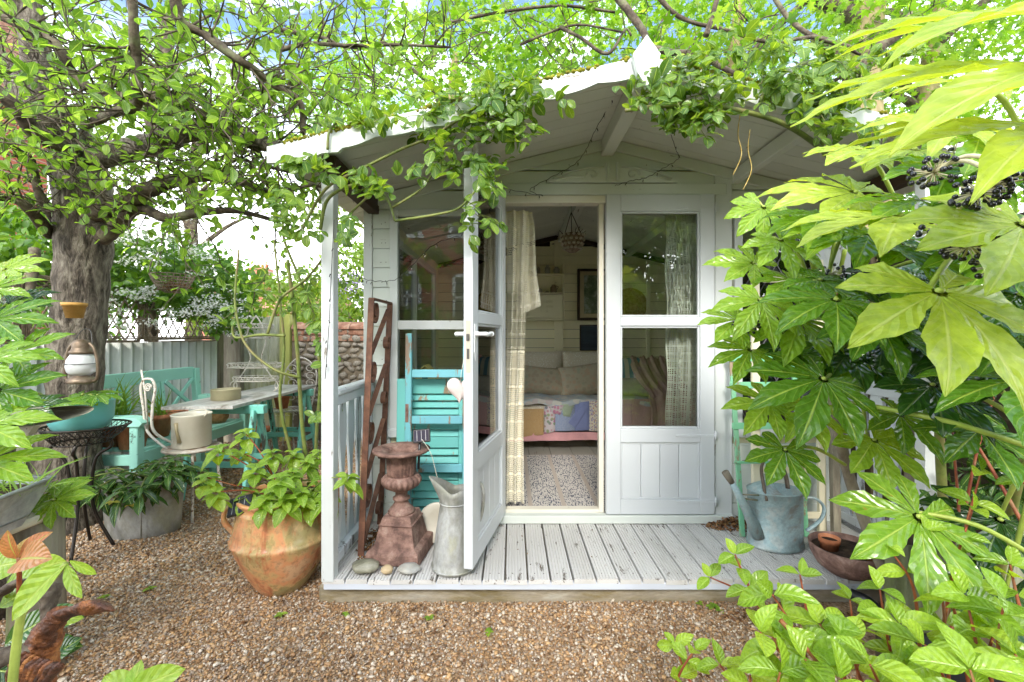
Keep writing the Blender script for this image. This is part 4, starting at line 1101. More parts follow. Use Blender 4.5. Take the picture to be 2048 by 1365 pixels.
def cur_r(u, v):
    z = lerp(PZ(428, YW + .08), PZ(866, YW + .08), v); y = YW + .085 + .022 * math.sin(u * 17 + math.sin(v * 4)) + .008 * math.sin(u * 43)
    return (lerp(x0_, x1_, u) + .012 * math.sin(v * 3.2) + .006 * math.sin(v * 19) * (1 if u < .1 else 0), y, z)
crochet(cur_r, 20, 120, lambda i, j: (.60 if j % 4 else .3) if i % 6 else 0, 'white lace curtain with tassels behind the right door glass', LACEW, 'lace_curtain')
mb = MB()
for k in range(70):
    u = random.uniform(.02, .98); v = random.betavariate(1.2, 2.2) * .55; p = Vector(cur_r(u, v)); 
    mb.tube([(p.x, p.y - .012, p.z), (p.x + random.uniform(-.006, .006), p.y - .024, p.z - .03), (p.x + random.uniform(-.012, .012), p.y - .018, p.z - random.uniform(.05, .10))], [.004, .006, .003], 5)
for k in range(60):
    u = random.choice((.35, .4, .75, .8)) + random.uniform(-.03, .03); v = random.uniform(.5, .99); p = Vector(cur_r(u, v)); mb.ball((p.x, p.y - .016, p.z), random.uniform(.004, .008), 6, 4, (1, .5, 1.5))
mb.build('lace_tassels', LACEW, bpy.data.objects['lace_curtain'], kind='stuff')
# bird house on the sill inside the left window
bh = Vector((PX(852, 2.72), 2.74, PZ(762, 2.72)))
bho = thing('bird_house', 'yellow wooden bird house standing inside the left window', 'bird house', bh)
mb = MB(); w_, h_ = .075, .10; mb.prism([(-w_ * .8, -.14), (w_ * .8, -.14), (w_ * .8, .02), (0, .085), (-w_ * .8, .02)], -.05, .05, M=T(*bh)); mb.build('wall', YELLOWP, bho)
for s in (-1, 1):
    mb = MB(); mb.beam((bh.x, bh.y, bh.z + .098), (bh.x + s * .09, bh.y, bh.z + .008), .13, .008, (0, 0, 1)); mb.build('roof', YELLOWP, bho)
mb = MB(); mb.lathe([(0, 0), (.018, 0), (.018, .004), (0, .004)], (0, 0, 0), 16, M=T(bh.x, bh.y - .052, bh.z + .02) @ RX(R(90))); mb.build('entrance', BLACKP, bho)
mb = MB(); mb.box(bh.x - .13, bh.x + .17, 2.62, 2.84, bh.z - .16, bh.z - .141); mb.box(bh.x - .11, bh.x + .15, 2.64, 2.82, ZD + .012, bh.z - .16, .004)
mb.build('window_cabinet', CREAM_IN, label='low cream cabinet under the bird house inside the left window', cat='cabinet')

# ================================================================== ON THE PORCH
# rusty scroll panel
sp0 = thing('iron_scrollwork', 'rusty wrought iron panel of zigzag bars and scrolls propped by the left railing', 'iron panel', (-.745, 2.33, ZD))
A0, A1 = Vector((-.738, 2.125, ZD)), Vector((-.752, 2.29, 1.392)); B0, B1 = Vector((-.755, 2.485, ZD)), Vector((-.690, 2.50, 1.380))
A1 = Vector((PX(743, 2.24), 2.24, 1.392)); B1 = Vector((PX(780, 2.49), 2.49, PZ(607, 2.49)))
upn = (A1 - A0).cross(B0 - A0).normalized()
for p, q in ((A0, A1), (B0, B1)): mb = MB(); mb.beam(p, q, .012, .030, upn, .001); mb.build('upright_bar', RUST2, sp0)
mb = MB(); mb.beam(A1, B1, .010, .030, upn, .001); mb.build('top_bar', RUST2, sp0)
nz_ = 4
for i in range(nz_):
    t0, t1 = .02 + i * .245, .02 + (i + 1) * .245
    a = A0.lerp(A1, t0); b = B0.lerp(B1, t1 - .01); e1 = (B0 - A0).normalized(); e2 = (A1 - A0).normalized()
    d_ = (b - a)
    pts = [a + d_ * t for t in (0.08, .35, .65, .92)]
    mb = MB(); mb.beam(pts[0], pts[-1], .005, .026, upn, .001); mb.build('diagonal_bar', RUST2, sp0)
    c = A0.lerp(A1, t0 + .195) + e1 * .062; rr_ = .056
    sp_ = [c + (e1 * math.cos(th) + e2 * math.sin(th)) * (rr_ * (1 - th / 14)) for th in [k * .42 - 2.4 for k in range(22)] for rr_ in (.056 - .0016 * (th + 2.4),)]
    mb = MB()
    for u, v in zip(sp_, sp_[1:]): mb.beam(u, v + (v - u) * .1, .0045, .026, upn, .0008)
    mb.build('scroll', RUST2, sp0)
    c = B0.lerp(B1, max(.02, t1 - .20 + .02)) - e1 * .04
    sp_ = [c + (e1 * -math.cos(th) - e2 * math.sin(th)) * (.036 - .0010 * (th + 2.4) * 2) for th in [k * .42 - 2.4 for k in range(18)]]
    mb = MB()
    for u, v in zip(sp_, sp_[1:]): mb.beam(u, v + (v - u) * .1, .0045, .026, upn, .0008)
    mb.build('scroll', RUST2, sp0)
# urn
ux, uy = PX(803, 2.15), 2.15
urn = thing('garden_urn', 'rusty cast iron urn with a fluted body on a square pedestal', 'urn', (ux, uy, ZD + .004))
zu = ZD + .004
fl = lambda n_, d: (lambda a, z, i: 1 + d * abs(math.sin(a * n_ / 2)))
mb = MB(); mb.lathe([(.060, .375), (.066, .40), (.070, .47), (.074, .49)], (ux, uy, zu), 120, mod=fl(26, .06)); mb.build('fluted_body', RUST, urn)
mb = MB(); mb.lathe([(.028, .305), (.050, .318), (.078, .335), (.090, .355), (.088, .372), (.074, .385), (.062, .388)], (ux, uy, zu), 120, mod=fl(20, .10)); mb.build('lobed_bowl', RUST, urn)
mb = MB(); mb.lathe([(.073, .488), (.082, .497), (.108, .503), (.128, .500), (.138, .505), (.139, .515), (.130, .518), (.100, .514), (.076, .508), (.062, .495), (.058, .40), (.0, .37)], (ux, uy, zu), 64, mod=lambda a, z, i: 1 + (.012 * math.sin(a * 44) if 2 < i < 6 else 0)); mb.build('rim', RUST, urn)
mb = MB(); mb.lathe([(.064, .20), (.062, .212), (.055, .222), (.040, .238), (.034, .252), (.034, .262), (.042, .268), (.042, .276), (.030, .282), (.029, .306)], (ux, uy, zu), 72, mod=lambda a, z, i: 1 + (.05 * abs(math.sin(a * 10)) if i in (1, 2, 3) else 0)); mb.build('stem', RUST, urn)
mb = MB()
def sq(prof): mb.lathe([(r * 1.4142, z) for r, z in prof], (ux, uy, zu), 4, rot=math.pi / 4, close=True, M=T(ux, uy, 0) @ RZ(-.12) @ T(-ux, -uy, 0))
sq([(.128, 0), (.130, .004), (.126, .046), (.122, .056), (.106, .066), (.098, .070), (.080, .158), (.084, .166), (.076, .172), (.070, .195), (.066, .202)])
o = mb.build('pedestal', RUST, urn)
for p in o.data.polygons: p.use_smooth = False
# solar lamp panels
def solar(c, w, h, M, label, stake):
    o = thing('solar_panel', label, 'solar panel', c)
    mb = MB(); mb.box(-w / 2, w / 2, -h / 2, h / 2, -.011, .003, .004); M = T(*c) @ M; mb.build('housing', BLACKP, o, M=M)
    mb = MB(); mb.box(-w / 2 + .007, w / 2 - .007, -h / 2 + .007, h / 2 - .007, .0035, .005, .0004); f = mb.build('cell', plain('dark solar cell', (.035, .035, .055), .12), o, M=M)
    for k in range(3): mb = MB(); xx = -w / 2 + w * (k + 1) / 4; mb.box(xx - .0008, xx + .0008, -h / 2 + .008, h / 2 - .008, .0052, .0058, .0001); mb.build('busbar', plain('thin silver strip', (.5, .5, .52), .3) if 'thin silver strip' not in MT else MT['thin silver strip'], f, M=M)
    mb = MB(); mb.tube(stake, .006, 8); mb.build('stake', BLACKP, o)
solar((PX(843, 2.12), 2.12, PZ(872, 2.12)), .085, .065, RX(R(70)) @ RZ(.1), 'small black solar panel standing in the rusty urn', [(PX(839, 2.12), 2.125, PZ(885, 2.12)), (PX(836, 2.12), 2.13, zu + .42)])
mb = MB(); q = [(PX(843, 2.1), 2.11, PZ(880, 2.1)), (PX(862, 2.1), 2.09, PZ(905, 2.1)), (PX(874, 2.1), 2.08, PZ(945, 2.1)), (PX(878, 2.08), 2.07, PZ(965, 2.08)), (PX(884, 2.05), 2.05, PZ(985, 2.05))]
mb.tube(smoothpath(q, 5), .0016, 5); mb.build('thin_cable', plain('clear cable', (.55, .52, .42), .4), label='thin pale cable running from the urn lamp into the zinc pitcher', cat='cable')
# zinc pitcher
jx, jy = PX(908, 2.03), 2.03
pit = thing('zinc_pitcher', 'tall galvanised pitcher with a wide spout standing beside the open door', 'pitcher', (jx, jy, ZD + .002))
zb = ZD + .003
def spout(a, z, i):
    d = math.cos(a - math.pi); k = max(0, d) ** 3
    return 1 + (k * 0.95 * max(0, (z - .300) / .08) if z > .300 else 0)
mb = MB()
prof = [(.100, 0), (.104, .004), (.104, .016), (.100, .018), (.098, .05), (.084, .16), (.064, .29), (.062, .302), (.063, .33), (.064, .372)]
n_ = 48; vs = []; 
for i, (r, z) in enumerate(prof + [(r - .003, z) for r, z in prof[:3:-1]]):
    for k in range(n_):
        a = 2 * math.pi * k / n_; m_ = spout(a, z, i); d = max(0, math.cos(a - math.pi))
        zz_ = z + (.045 * d ** 2 * ((z - .30) / .07) if z > .30 else 0) - (.018 * max(0, -math.cos(a - math.pi) * 0 + (1 - abs(math.cos(a)))) if z > .36 else 0)
        vs.append((jx + r * m_ * math.cos(a), jy + r * (1 - .25 * (m_ - 1)) * math.sin(a), zb + zz_))
m_ = len(vs) // n_; fs = [(i * n_ + k, i * n_ + (k + 1) % n_, (i + 1) * n_ + (k + 1) % n_, (i + 1) * n_ + k) for i in range(m_ - 1) for k in range(n_)] + [tuple(range(n_))[::-1]]
mb.add(vs, fs, True); mb.build('body', ZINCM, pit)
mb = MB(); mb.tube([(jx + .0655 * math.cos(t), jy + .0655 * math.sin(t), zb + .300) for t in np.linspace(0, 6.28, 30)], .0035, 6); mb.build('seam_ring', ZINCM, pit); mb = MB(); mb.tube([(jx + .1045 * math.cos(t), jy + .1045 * math.sin(t), zb + .012) for t in np.linspace(0, 6.28, 36)], .003, 6); mb.build('seam_ring', ZINCM, pit)
mb = MB(); mb.tube(smoothpath([(jx + .055, jy + .01, zb + .365), (jx + .10, jy + .02, zb + .395), (jx + .135, jy + .03, zb + .34), (jx + .125, jy + .03, zb + .22), (jx + .082, jy + .01, zb + .14)], 5), .008, 8); mb.build('handle', ZINCM, pit)
# shutters
def louvre_shutter(M, w, h, label, mat, zones, st=.052):
    o = thing('louvred_shutter', label, 'shutter', tuple(M.translation))
    for a in (0, w - st): mb = MB(); mb.box(a, a + st, -.018, .010, 0, h, .003); mb.build('stile', mat, o, M=M)
    zs = [0] + [z for zz2 in zones for z in zz2] + [h]
    for i in range(0, len(zs), 2): mb = MB(); mb.box(st + .0005, w - st - .0005, -.016, .008, zs[i], zs[i + 1], .003); mb.build('rail', mat, o, M=M)
    for za, zb2 in zones:
        n = max(1, int((zb2 - za) / .040))
        for k in range(n):
            z = za + (k + .5) * (zb2 - za) / n; Ms = M @ T(0, -.004, z) @ RX(R(-38))
            mb = MB(); mb.box(st + .001, w - st - .001, -.004, .004, -.021, .021, .002); mb.build('louvre', mat, o, M=Ms)
    return o
Ms = T(PX(792, 2.46), 2.462, ZD) @ RX(R(-2.5))
louvre_shutter(Ms, .405, .83, 'turquoise louvred shutter leaning under the left window', TURQ_SH, [(.06, .20), (.255, .44), (.50, .745)])
fr = thing('shutter_frame', 'taller blue turquoise timber frame leaning in front of the shutter', 'frame', (PX(820, 2.40), 2.40, ZD))
Mf = T(PX(808, 2.38), 2.385, ZD) @ RX(R(-2.2)); fw_, fh_ = .355, 1.09
for a in (0, fw_ - .036): mb = MB(); mb.box(a, a + .036, -.016, .010, 0, fh_, .004); mb.build('stile', BLUE_FR, fr, M=Mf)
for za in (.845, .590, .325, .05): mb = MB(); mb.box(.037, fw_ - .037, -.012, .008, za, za + .044, .003); mb.build('rail', BLUE_FR, fr, M=Mf)
mb = MB(); mb.box(.004, .022, -.019, -.0165, .60, .70, .001); 
for k in range(3): mb.ball((.013, -.020, .62 + k * .03), .003, 6, 4)
mb.build('hinge_plate', RUST, fr, M=Mf)
# heart hanging on the outside of the open door, and a cream plate behind the pitcher
hc_ = Vector((PX(921, 1.98), 1.98, PZ(778, 1.98)))
hrt = thing('padded_heart', 'pale pink and white padded heart hanging from the door handle', 'heart', hc_)
def heart(M, s, mat, nm):
    n = 40; ring = []
    for k in range(n):
        t = 2 * math.pi * k / n; ring.append((.016 * 16 * math.sin(t) ** 3 / 4, .016 * (13 * math.cos(t) - 5 * math.cos(2 * t) - 2 * math.cos(3 * t) - math.cos(4 * t)) / 4))
    mb = MB(); vs = []; lv = [(1, 0), (.92, .5), (.7, .85), (.35, 1)]
    for sg in (1, -1):
        for q, y in lv: vs += [(x * q * s, sg * y * .018, z * q * s) for x, z in ring]
        vs.append((0, sg * .019, 0))
    fs = []; blk = 4 * n + 1
    for b_ in (0, blk):
        for i in range(3):
            for k in range(n): fs.append((b_ + i * n + k, b_ + i * n + (k + 1) % n, b_ + (i + 1) * n + (k + 1) % n, b_ + (i + 1) * n + k))
        for k in range(n): fs.append((b_ + 3 * n + k, b_ + 3 * n + (k + 1) % n, b_ + 4 * n))
    mb.add(vs, fs, True); mb.build(nm, mat, hrt, M=M)
heart(T(*hc_) @ RZ(.35) @ RY(.1), 1.0, plain('pale pink white cotton', (.68, .58, .54), .8), 'heart_pad')
mb = MB(); mb.tube([(hc_.x, hc_.y, hc_.z + .03), (hc_.x + .004, hc_.y, hc_.z + .075), (PX(928, 1.95), 1.96, PZ(716, 1.95))], .0015, 4); mb.build('string', LACE, hrt)
px_, py2 = PX(868, 2.28), 2.28
mb = MB(); mb.lathe([(0, 0), (.055, .002), (.088, .012), (.10, .026), (.096, .03), (.05, .012), (0, .010)], (0, 0, 0), 32, M=T(px_ + .02, py2, ZD + .102) @ RX(R(76)) ); mb.build('enamel_plate', ENAMEL, label='cream round plate propped upright behind the zinc pitcher', cat='plate')
# stones along the deck edge
for lb, px, py, w, d, h, mat, sd in (('large banded dark pebble at the left end of the deck edge', 731, 1132, .125, .095, .052, STONE1, 1), ('small tan topped brown pebble between two larger stones', 774, 1136, .055, .05, .038, STONE3, 5), ('flat smooth grey pebble right of the small tan one', 818, 1133, .105, .08, .036, STONE2, 9)):
    Y = (HC - ZD) * F / (py + 12 - 672); mb = MB(); mb.ball((PX(px, Y), Y, ZD + h / 2), 1.0, 28, 16, (w / 2, d / 2, h / 2), .12, sd)
    mb.build('pebble', mat, label=lb, cat='stone', group='stones set along the porch edge')
# leaf litter drifts
LT = leaf_tmpl(.5, 4, .5, .5, .5)
def litter(name, cx, cy, z, rx, ry, n, s0, s1, h, label):
    Ms = []
    for k in range(n):
        a = random.uniform(0, 6.28); r = random.random() ** .6; x, y = cx + rx * r * math.cos(a), cy + ry * r * math.sin(a)
        M = T(x, y, z + random.random() * h * (1 - r)) @ Euler((random.gauss(0, .6), random.gauss(0, .6), random.uniform(0, 6.28))).to_matrix().to_4x4() @ Matrix.Scale(random.uniform(s0, s1), 4); Ms.append(np.array(M))
    mass(name, LT, Ms, DEADL, label=label, kind='stuff')
litter('leaf_litter', PX(1475, 2.4), 2.45, ZD + .004, .16, .055, 260, .015, .035, .055, 'heap of dry brown leaves in the corner right of the doors')
litter('leaf_litter', -.70, 2.27, ZD + .004, .10, .20, 260, .012, .03, .05, 'dry leaves drifted between the urn and the railing')
litter('leaf_litter', PX(1600, 1.80), 1.83, .004, .30, .09, 420, .012, .032, .03, 'dead leaves and moss on the ground below the deck edge')
litter('leaf_litter', .05, 2.25, ZD + .002, .75, .25, 26, .006, .014, .003, 'scattered leaf scraps on the deck boards')
# watering can
wx, wy = PX(1550, 2.24), 2.24; zc = ZD + .003
can = thing('watering_can', 'blue green galvanised watering can with a hooped handle on the deck', 'watering can', (wx, wy, zc))
mb = MB(); hh_ = .285; mb.lathe([(.128, 0), (.131, .004), (.131, .016), (.127, .018), (.127, hh_ - .01), (.131, hh_ - .006), (.131, hh_), (.124, hh_), (.122, .03), (0, .02)], (wx, wy, zc), 48, 1.05, .78, mod=lambda a, z, i: 1 + .006 * math.sin(3 * a)); mb.build('body', ZINCB, can)
def hood(u, v):
    a = lerp(math.pi * .52, math.pi * 1.48, u); r = .128 * (1 - v); h = hh_ + .048 * (1 - (1 - v) ** 2) * (math.sin(u * math.pi)) ** .5
    return (wx + 1.04 * r * math.cos(a) - .0 + v * -.005, wy + .77 * r * math.sin(a), zc + h + .001)
mb = MB(); mb.grid(hood, 20, 6); mb.build('hood', ZINCB, can)
mb = MB(); mb.tube(smoothpath([(wx + .10, wy - .05, zc + .215 + .04), (wx + .155, wy - .07, zc + .262), (wx + .198, wy - .075, zc + .22), (wx + .185, wy - .07, zc + .155), (wx + .128, wy - .05, zc + .09)], 6), .011, 10, flat=.6); mb.build('rear_handle', ZINCB, can)
mb = MB(); mb.tube(smoothpath([(wx - .085, wy - .07, zc + .25), (wx - .088, wy - .05, zc + .32), (wx - .075, wy - .01, zc + .40), (wx - .02, wy + .02, zc + .445), (wx + .03, wy + .01, zc + .42), (wx + .055, wy + .0, zc + .35), (wx + .06, wy - .01, zc + .29)], 6), .012, 10, flat=.6); mb.build('carry_handle', stony('brown aged metal', [(.10, .07, .05), (.20, .16, .12)], 12, .5, .4, 50, .4), can)
mb = MB(); mb.tube([(wx - .105, wy - .04, zc + .06), (wx - .19, wy - .05, zc + .23), (wx - .255, wy - .055, zc + .345)], [.034, .020, .013], 14); mb.build('spout', ZINCB, can)
mb = MB(); mb.tube([(wx - .25, wy - .055, zc + .335), (wx - .285, wy - .058, zc + .39)], [.014, .018], 12); mb.tube([(wx - .20, wy - .05, zc + .255), (wx - .12, wy - .05, zc + .245)], .005, 6); mb.tube([(wx - .10, wy - .05, zc + .27), (wx - .215, wy - .052, zc + .275)], .004, 6); mb.build('spout_collar', GREYW, can)
# mint green slatted rack and cream frames leaning at the right window
rk = thing('green_rack', 'flaking mint green slatted folding rack leaning against the front wall', 'rack', (PX(1500, 2.36), 2.36, ZD))
a0, a1 = Vector((PX(1489, 2.30), 2.32, ZD + .005)), Vector((PX(1466, 2.44), 2.46, PZ(712, 2.44))); b0, b1 = Vector((PX(1618, 2.30), 2.32, ZD + .005)), Vector((PX(1590, 2.44), 2.46, PZ(712, 2.44)))
for p, q in ((a0, a1), (b0, b1)): mb = MB(); mb.beam(p, q, .026, .014, (0, -1, .1)); mb.build('stile', GREEN_P, rk)
for t in (.985, .83, .72, .60, .40, .2): mb = MB(); p, q = a0.lerp(a1, t), b0.lerp(b1, t); mb.beam(p - Vector((.025, .012, 0)), q + Vector((.012, -.012, 0)), .010, .036 if t > .5 else .014, (0, 0, 1)); mb.build('slat', GREEN_P, rk)
cf = thing('cream_frame', 'tall cream wooden frame standing behind the watering can', 'frame', (PX(1585, 2.40), 2.40, ZD))
for px0, px1, w in ((1518, 1512, .042), (1652, 1640, .040)):
    mb = MB(); mb.beam((PX(px0, 2.34), 2.37, ZD + .004), (PX(px1, 2.48), 2.49, PZ(520, 2.48)), w, .022, (0, -1, 0)); mb.build('stile', CREAM_FR, cf)
for py, Y in ((560, 2.47), (940, 2.40), (1030, 2.38)):
    mb = MB(); mb.beam((PX(1526, Y), Y - .004, PZ(py, Y)), (PX(1640, Y), Y - .004, PZ(py, Y)), .018, .034, (0, 0, 1)); mb.build('rail', CREAM_FR, cf)
pg = thing('grey_post_bundle', 'bare grey timber stake standing right of the cream frame', 'stake', (PX(1668, 2.3), 2.33, ZD)); 
mb = MB(); mb.beam((PX(1672, 2.3), 2.30, ZD + .003), (PX(1660, 2.45), 2.44, PZ(640, 2.45)), .04, .03, (0, -1, 0)); mb.build('stake_shaft', GREYW, pg)
pg.name = 'garden_stake'; WM['garden_stake'] = WM['grey_post_bundle']
# terracotta pot on the sill, rusty bowl with small pots
def flowerpot(c, r, h, label, mat=TERRA2, group=None, n=28, rim=.22, soil=True, tilt=0.0):
    o = thing('flower_pot', label, 'flower pot', c, group); M = T(*c) @ RX(tilt)
    mb = MB(); mb.lathe([(r * .66, 0), (r * .90, h * (1 - rim)), (r, h * (1 - rim)), (r * 1.03, h), (r * .93, h), (r * .84, h * (1 - rim)), (0, h * .78)], (0, 0, 0), n, M=M)
    mb.build('pot', mat, o)
    if soil: mb = MB(); mb.lathe([(0, h * .87), (r * .9, h * .85)], (0, 0, 0), n, mod=lambda a, z, i: 1, M=M); mb.v[:] = mb.v; mb.build('soil', SOIL, o)
    return o
bw = (PX(1692, 1.98), 1.975, ZD + .003)
bo = thing('rusty_bowl', 'shallow rusty iron bowl full of small pots at the deck corner', 'bowl', bw)
mb = MB(); mb.lathe([(.0, .0), (.075, 0), (.115, .030), (.140, .075), (.148, .12), (.142, .122), (.132, .075), (.10, .035), (0, .02)], bw, 44); mb.build('bowl_body', RUST, bo)
mb = MB(); mb.lathe([(0, .10), (.138, .095)], bw, 24, mod=lambda a, z, i: 1); mb.build('soil', SOIL, bo)
flowerpot((bw[0] - .065, bw[1] + .02, bw[2] + .05), .042, .10, 'small terracotta pot standing at the left inside the rusty bowl', n=20)
flowerpot((bw[0] + .055, bw[1] - .06, bw[2] + .055), .05, .07, 'shallow terracotta pot at the front right inside the rusty bowl', n=20)
flowerpot((PX(1655, 2.46), 2.46, PZ(640, 2.46) + .09), .07, .11, 'terracotta pot high on the stake top by the right window', n=20)
mb = MB(); mb.tube(smoothpath([(PX(1700, 1.9), 1.90, .075), (PX(1728, 1.88), 1.85, .065), (PX(1752, 1.80), 1.75, .05), (PX(1790, 1.62), 1.6, .03), (PX(1850, 1.5), 1.45, .02)], 6), .022, 12); mb.build('black_drain_hose', BLACKP, label='black plastic drain pipe curving away from the deck corner', cat='pipe')
# fairy lights
def lights(pts, label, drop=.02):
    o = thing('fairy_lights', label, 'string lights', tuple(pts[0]))
    pth = smoothpath(pts, 8); mb = MB(); off = [Vector((0, .0, .0035 * math.sin(i * 1.9))) for i in range(len(pth))]
    mb.tube([p + o_ for p, o_ in zip(pth, off)], .0017, 5); mb.build('cable', WIRE, o)
    L_ = 0
    for a, b in zip(pth, pth[1:]):
        L_ += (b - a).length
        if L_ > .085:
            L_ = 0; c = MB(); q = b + Vector((random.uniform(-.006, .006), -.004, -.006)); c.tube([q, q + Vector((random.uniform(-.008, .008), 0, -.014))], [.0028, .0022], 6); f = c.build('socket', WIRE, o)
            c = MB(); c.tube([q + Vector((0, 0, -.014)), q + Vector((0, 0, -.024))], [.0022, .0008], 6); c.build('bulb', MILK, f)
lights([P(1242, 158, 1.90), P(1222, 205, 2.1), P(1190, 262, 2.3), P(1172, 300, 2.46), P(1150, 328, 2.48), P(1108, 352, 2.48), P(1060, 380, 2.48), P(1085, 392, 2.48), P(1010, 378, 2.48), P(935, 372, 2.40)], 'fairy lights running from the ridge down across the left of the pediment')
lights([P(1342, 270, 2.2), P(1352, 300, 2.3), P(1356, 318, 2.4), P(1325, 338, 2.46), P(1292, 356, 2.48), P(1262, 362, 2.48), P(1230, 372, 2.48)], 'fairy lights sagging over the right half of the pediment')
lights([P(668, 440, 1.90), P(662, 560, 1.90), P(658, 650, 1.90), P(650, 760, 1.90)], 'dark fairy light cable running down the left porch post')
lights([P(712, 552, 2.0), P(745, 562, 2.44), P(790, 560, 2.46), P(820, 535, 2.46), P(868, 490, 2.46), P(925, 470, 2.4)], 'fairy lights looped across the left window')
# ================================================================== LEFT GARDEN: fences and walls
def corrugated(name, M, w, h, mat, label=None, pitch=.076, amp=.010, parent=None, cat='fence', z0=0.0):
    n = int(w / pitch * 8); mb = MB()
    prof = [(w * i / n, amp * math.cos(2 * math.pi * (w * i / n) / pitch)) for i in range(n + 1)]
    vs = [(x, y, z0) for x, y in prof] + [(x, y, h) for x, y in prof] + [(x, y + .0015, z0) for x, y in prof] + [(x, y + .0015, h) for x, y in prof]
    k = n + 1; fs = []
    for i in range(n):
        fs += [(i, i + 1, k + i + 1, k + i), (2 * k + i + 1, 2 * k + i, 3 * k + i, 3 * k + i + 1), (k + i, k + i + 1, 3 * k + i + 1, 3 * k + i)]
    mb.add(vs, fs, True); return mb.build(name, mat, parent, M=M, label=label, cat=cat if label else None)
XFN = -3.18
def alongY(x, y0): return Matrix(((0, -1, 0, x), (1, 0, 0, y0), (0, 0, 1, 0), (0, 0, 0, 1)))   # local x -> +Y, local y -> -X
fl_ = thing('left_fence', 'pale corrugated steel fence behind the turquoise bench', 'fence', (XFN, 3.4, 0))
for i in range(3):
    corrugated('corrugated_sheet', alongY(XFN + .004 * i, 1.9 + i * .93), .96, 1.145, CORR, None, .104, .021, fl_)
mb = MB(); mb.box(XFN - .04, XFN + .04, 4.66, 4.74, 0, 1.50, .004); mb.build('fence_post', GREYW, fl_)
# willow trellis panels above it
def trellis(y0, y1, z0, z1, label):
    o = thing('willow_trellis', label, 'trellis', (XFN + .03, (y0 + y1) / 2, z0), 'willow trellis panels on the steel fence')
    x = XFN + .035; 
    mb = MB(); st = .105; W, H = y1 - y0, z1 - z0
    n = 0
    for sg in (1, -1):
        i = -20
        while i < 40:
            u0 = i * st; pts = [(u0 + sg * t * .62, t) for t in np.linspace(0, H, 40)]; pts = [(u, v) for u, v in pts if 0 <= u <= W]
            if len(pts) > 2:
                mb = MB(); mb.beam((x + sg * .006, y0 + pts[0][0], z0 + pts[0][1]), (x + sg * .006, y0 + pts[-1][0], z0 + pts[-1][1]), .011, .008, (1, 0, 0), .001); mb.build('lattice_rod', WICKER, o)
            i += 1
    for (a, b) in (((y0, z0), (y1, z0)), ((y0, z1), (y1, z1)), ((y0, z0), (y0, z1)), ((y1, z0), (y1, z1))):
        for dx in (-.012, 0, .012, .024):
            j = random.uniform(-.006, .006); mb = MB(); dv = Vector((x + dx * .4, dx if a[0] == b[0] else 0, dx if a[1] == b[1] else 0))
            mb.tube([Vector((0, a[0], a[1])) + dv, Vector((0, b[0], b[1])) + dv + Vector((0, 0, j if a[1] == b[1] else 0))], .0062, 6); mb.build('willow_rod', WICKER, o)
trellis(3.72, 4.62, 1.165, 1.575, 'diamond willow trellis panel farther along the steel fence, under the blossom')
trellis(2.80, 3.68, 1.165, 1.575, 'diamond willow trellis panel nearer the tree, partly behind blossom')
trellis(1.9, 2.76, 1.165, 1.575, 'diamond willow trellis panel behind the tree trunk')
# back corrugated sheet and posts
bf = thing('back_fence', 'green stained corrugated sheet fence between two timber posts', 'fence', (-2.75, 5.05, 0))
corrugated('corrugated_sheet', T(PX(470, 5.0), 5.0, 0), .62, 1.42, CORRG, None, .075, .012, bf)
mb = MB(); mb.box(PX(446, 4.95), PX(486, 4.95), 4.90, 4.97, 0, 1.30, .004); mb.build('fence_post', GREYW, bf)
mb = MB(); mb.box(PX(568, 5.0), PX(588, 5.0), 4.90, 5.0, 0, 1.44, .004); mb.build('fence_post', painted('green mossy post', (.42, .44, .12), chip=.2, stretch=(1, 1, .2)), bf)
# flint wall with clay coping
fw = thing('flint_wall', 'flint and stone garden wall with a rounded clay coping behind the hut corner', 'wall', (-2.0, 4.95, 0))
wy0, wz = 4.95, 1.27
mb = MB(); mb.box(PX(588, 5.0), -.9, wy0, wy0 + .25, 0, wz, .004); mb.build('mortar_core', MORTAR, fw)
sx0, sx1 = PX(590, 5.0), -1.05; n = 0; z = .42
tm = []
for k in range(6):
    b = MB(); b.ball((0, 0, 0), 1.0, 9, 6, (1, .6, .8), .5, k * 3.3); tm.append(b.mesh('stone', FLINT))
while z < wz - .02:
    h = random.uniform(.055, .085); x = sx0 + random.uniform(0, .05)
    while x < sx1:
        w = random.uniform(.06, .14)
        if n < 290:
            o = bpy.data.objects.new('stone', tm[n % 6]); place(o, fw, T(x + w / 2, wy0 - .003 + random.uniform(-.012, .012), z + h / 2 + random.uniform(-.016, .016)) @ RY(random.uniform(-.6, .6)) @ Matrix.Diagonal((w * random.uniform(.42, .62), .05, h * random.uniform(.42, .72), 1))); n += 1
        x += w + .006
    z += h + .002
x = sx0
while x < sx1:
    w = .22; mb = MB()
    vs = []; m_ = 10
    for yy_ in (0, w - .006):
        for k in range(m_ + 1): a = math.pi * k / m_; vs.append((x + yy_, wy0 + .125 - .165 * math.cos(a), wz + .005 + .085 * math.sin(a)))
    fs = [(k, k + 1, m_ + 2 + k, m_ + 1 + k) for k in range(m_)] + [tuple(range(m_ + 1)), tuple(range(m_ + 1, 2 * m_ + 2))[::-1], (0, m_ + 1, 2 * m_ + 1, m_)]
    mb.add(vs, fs, False); mb.build('coping_tile', TILE, fw); x += w
for r in range(2):
    x = sx0
    while x < sx1: mb = MB(); mb.box(x, x + .20, wy0 - .02, wy0 + .1, wz - .065 - r * .072 + .004, wz - .065 - r * .072 + .068, .006); mb.build('brick', TILE, fw); x += .212
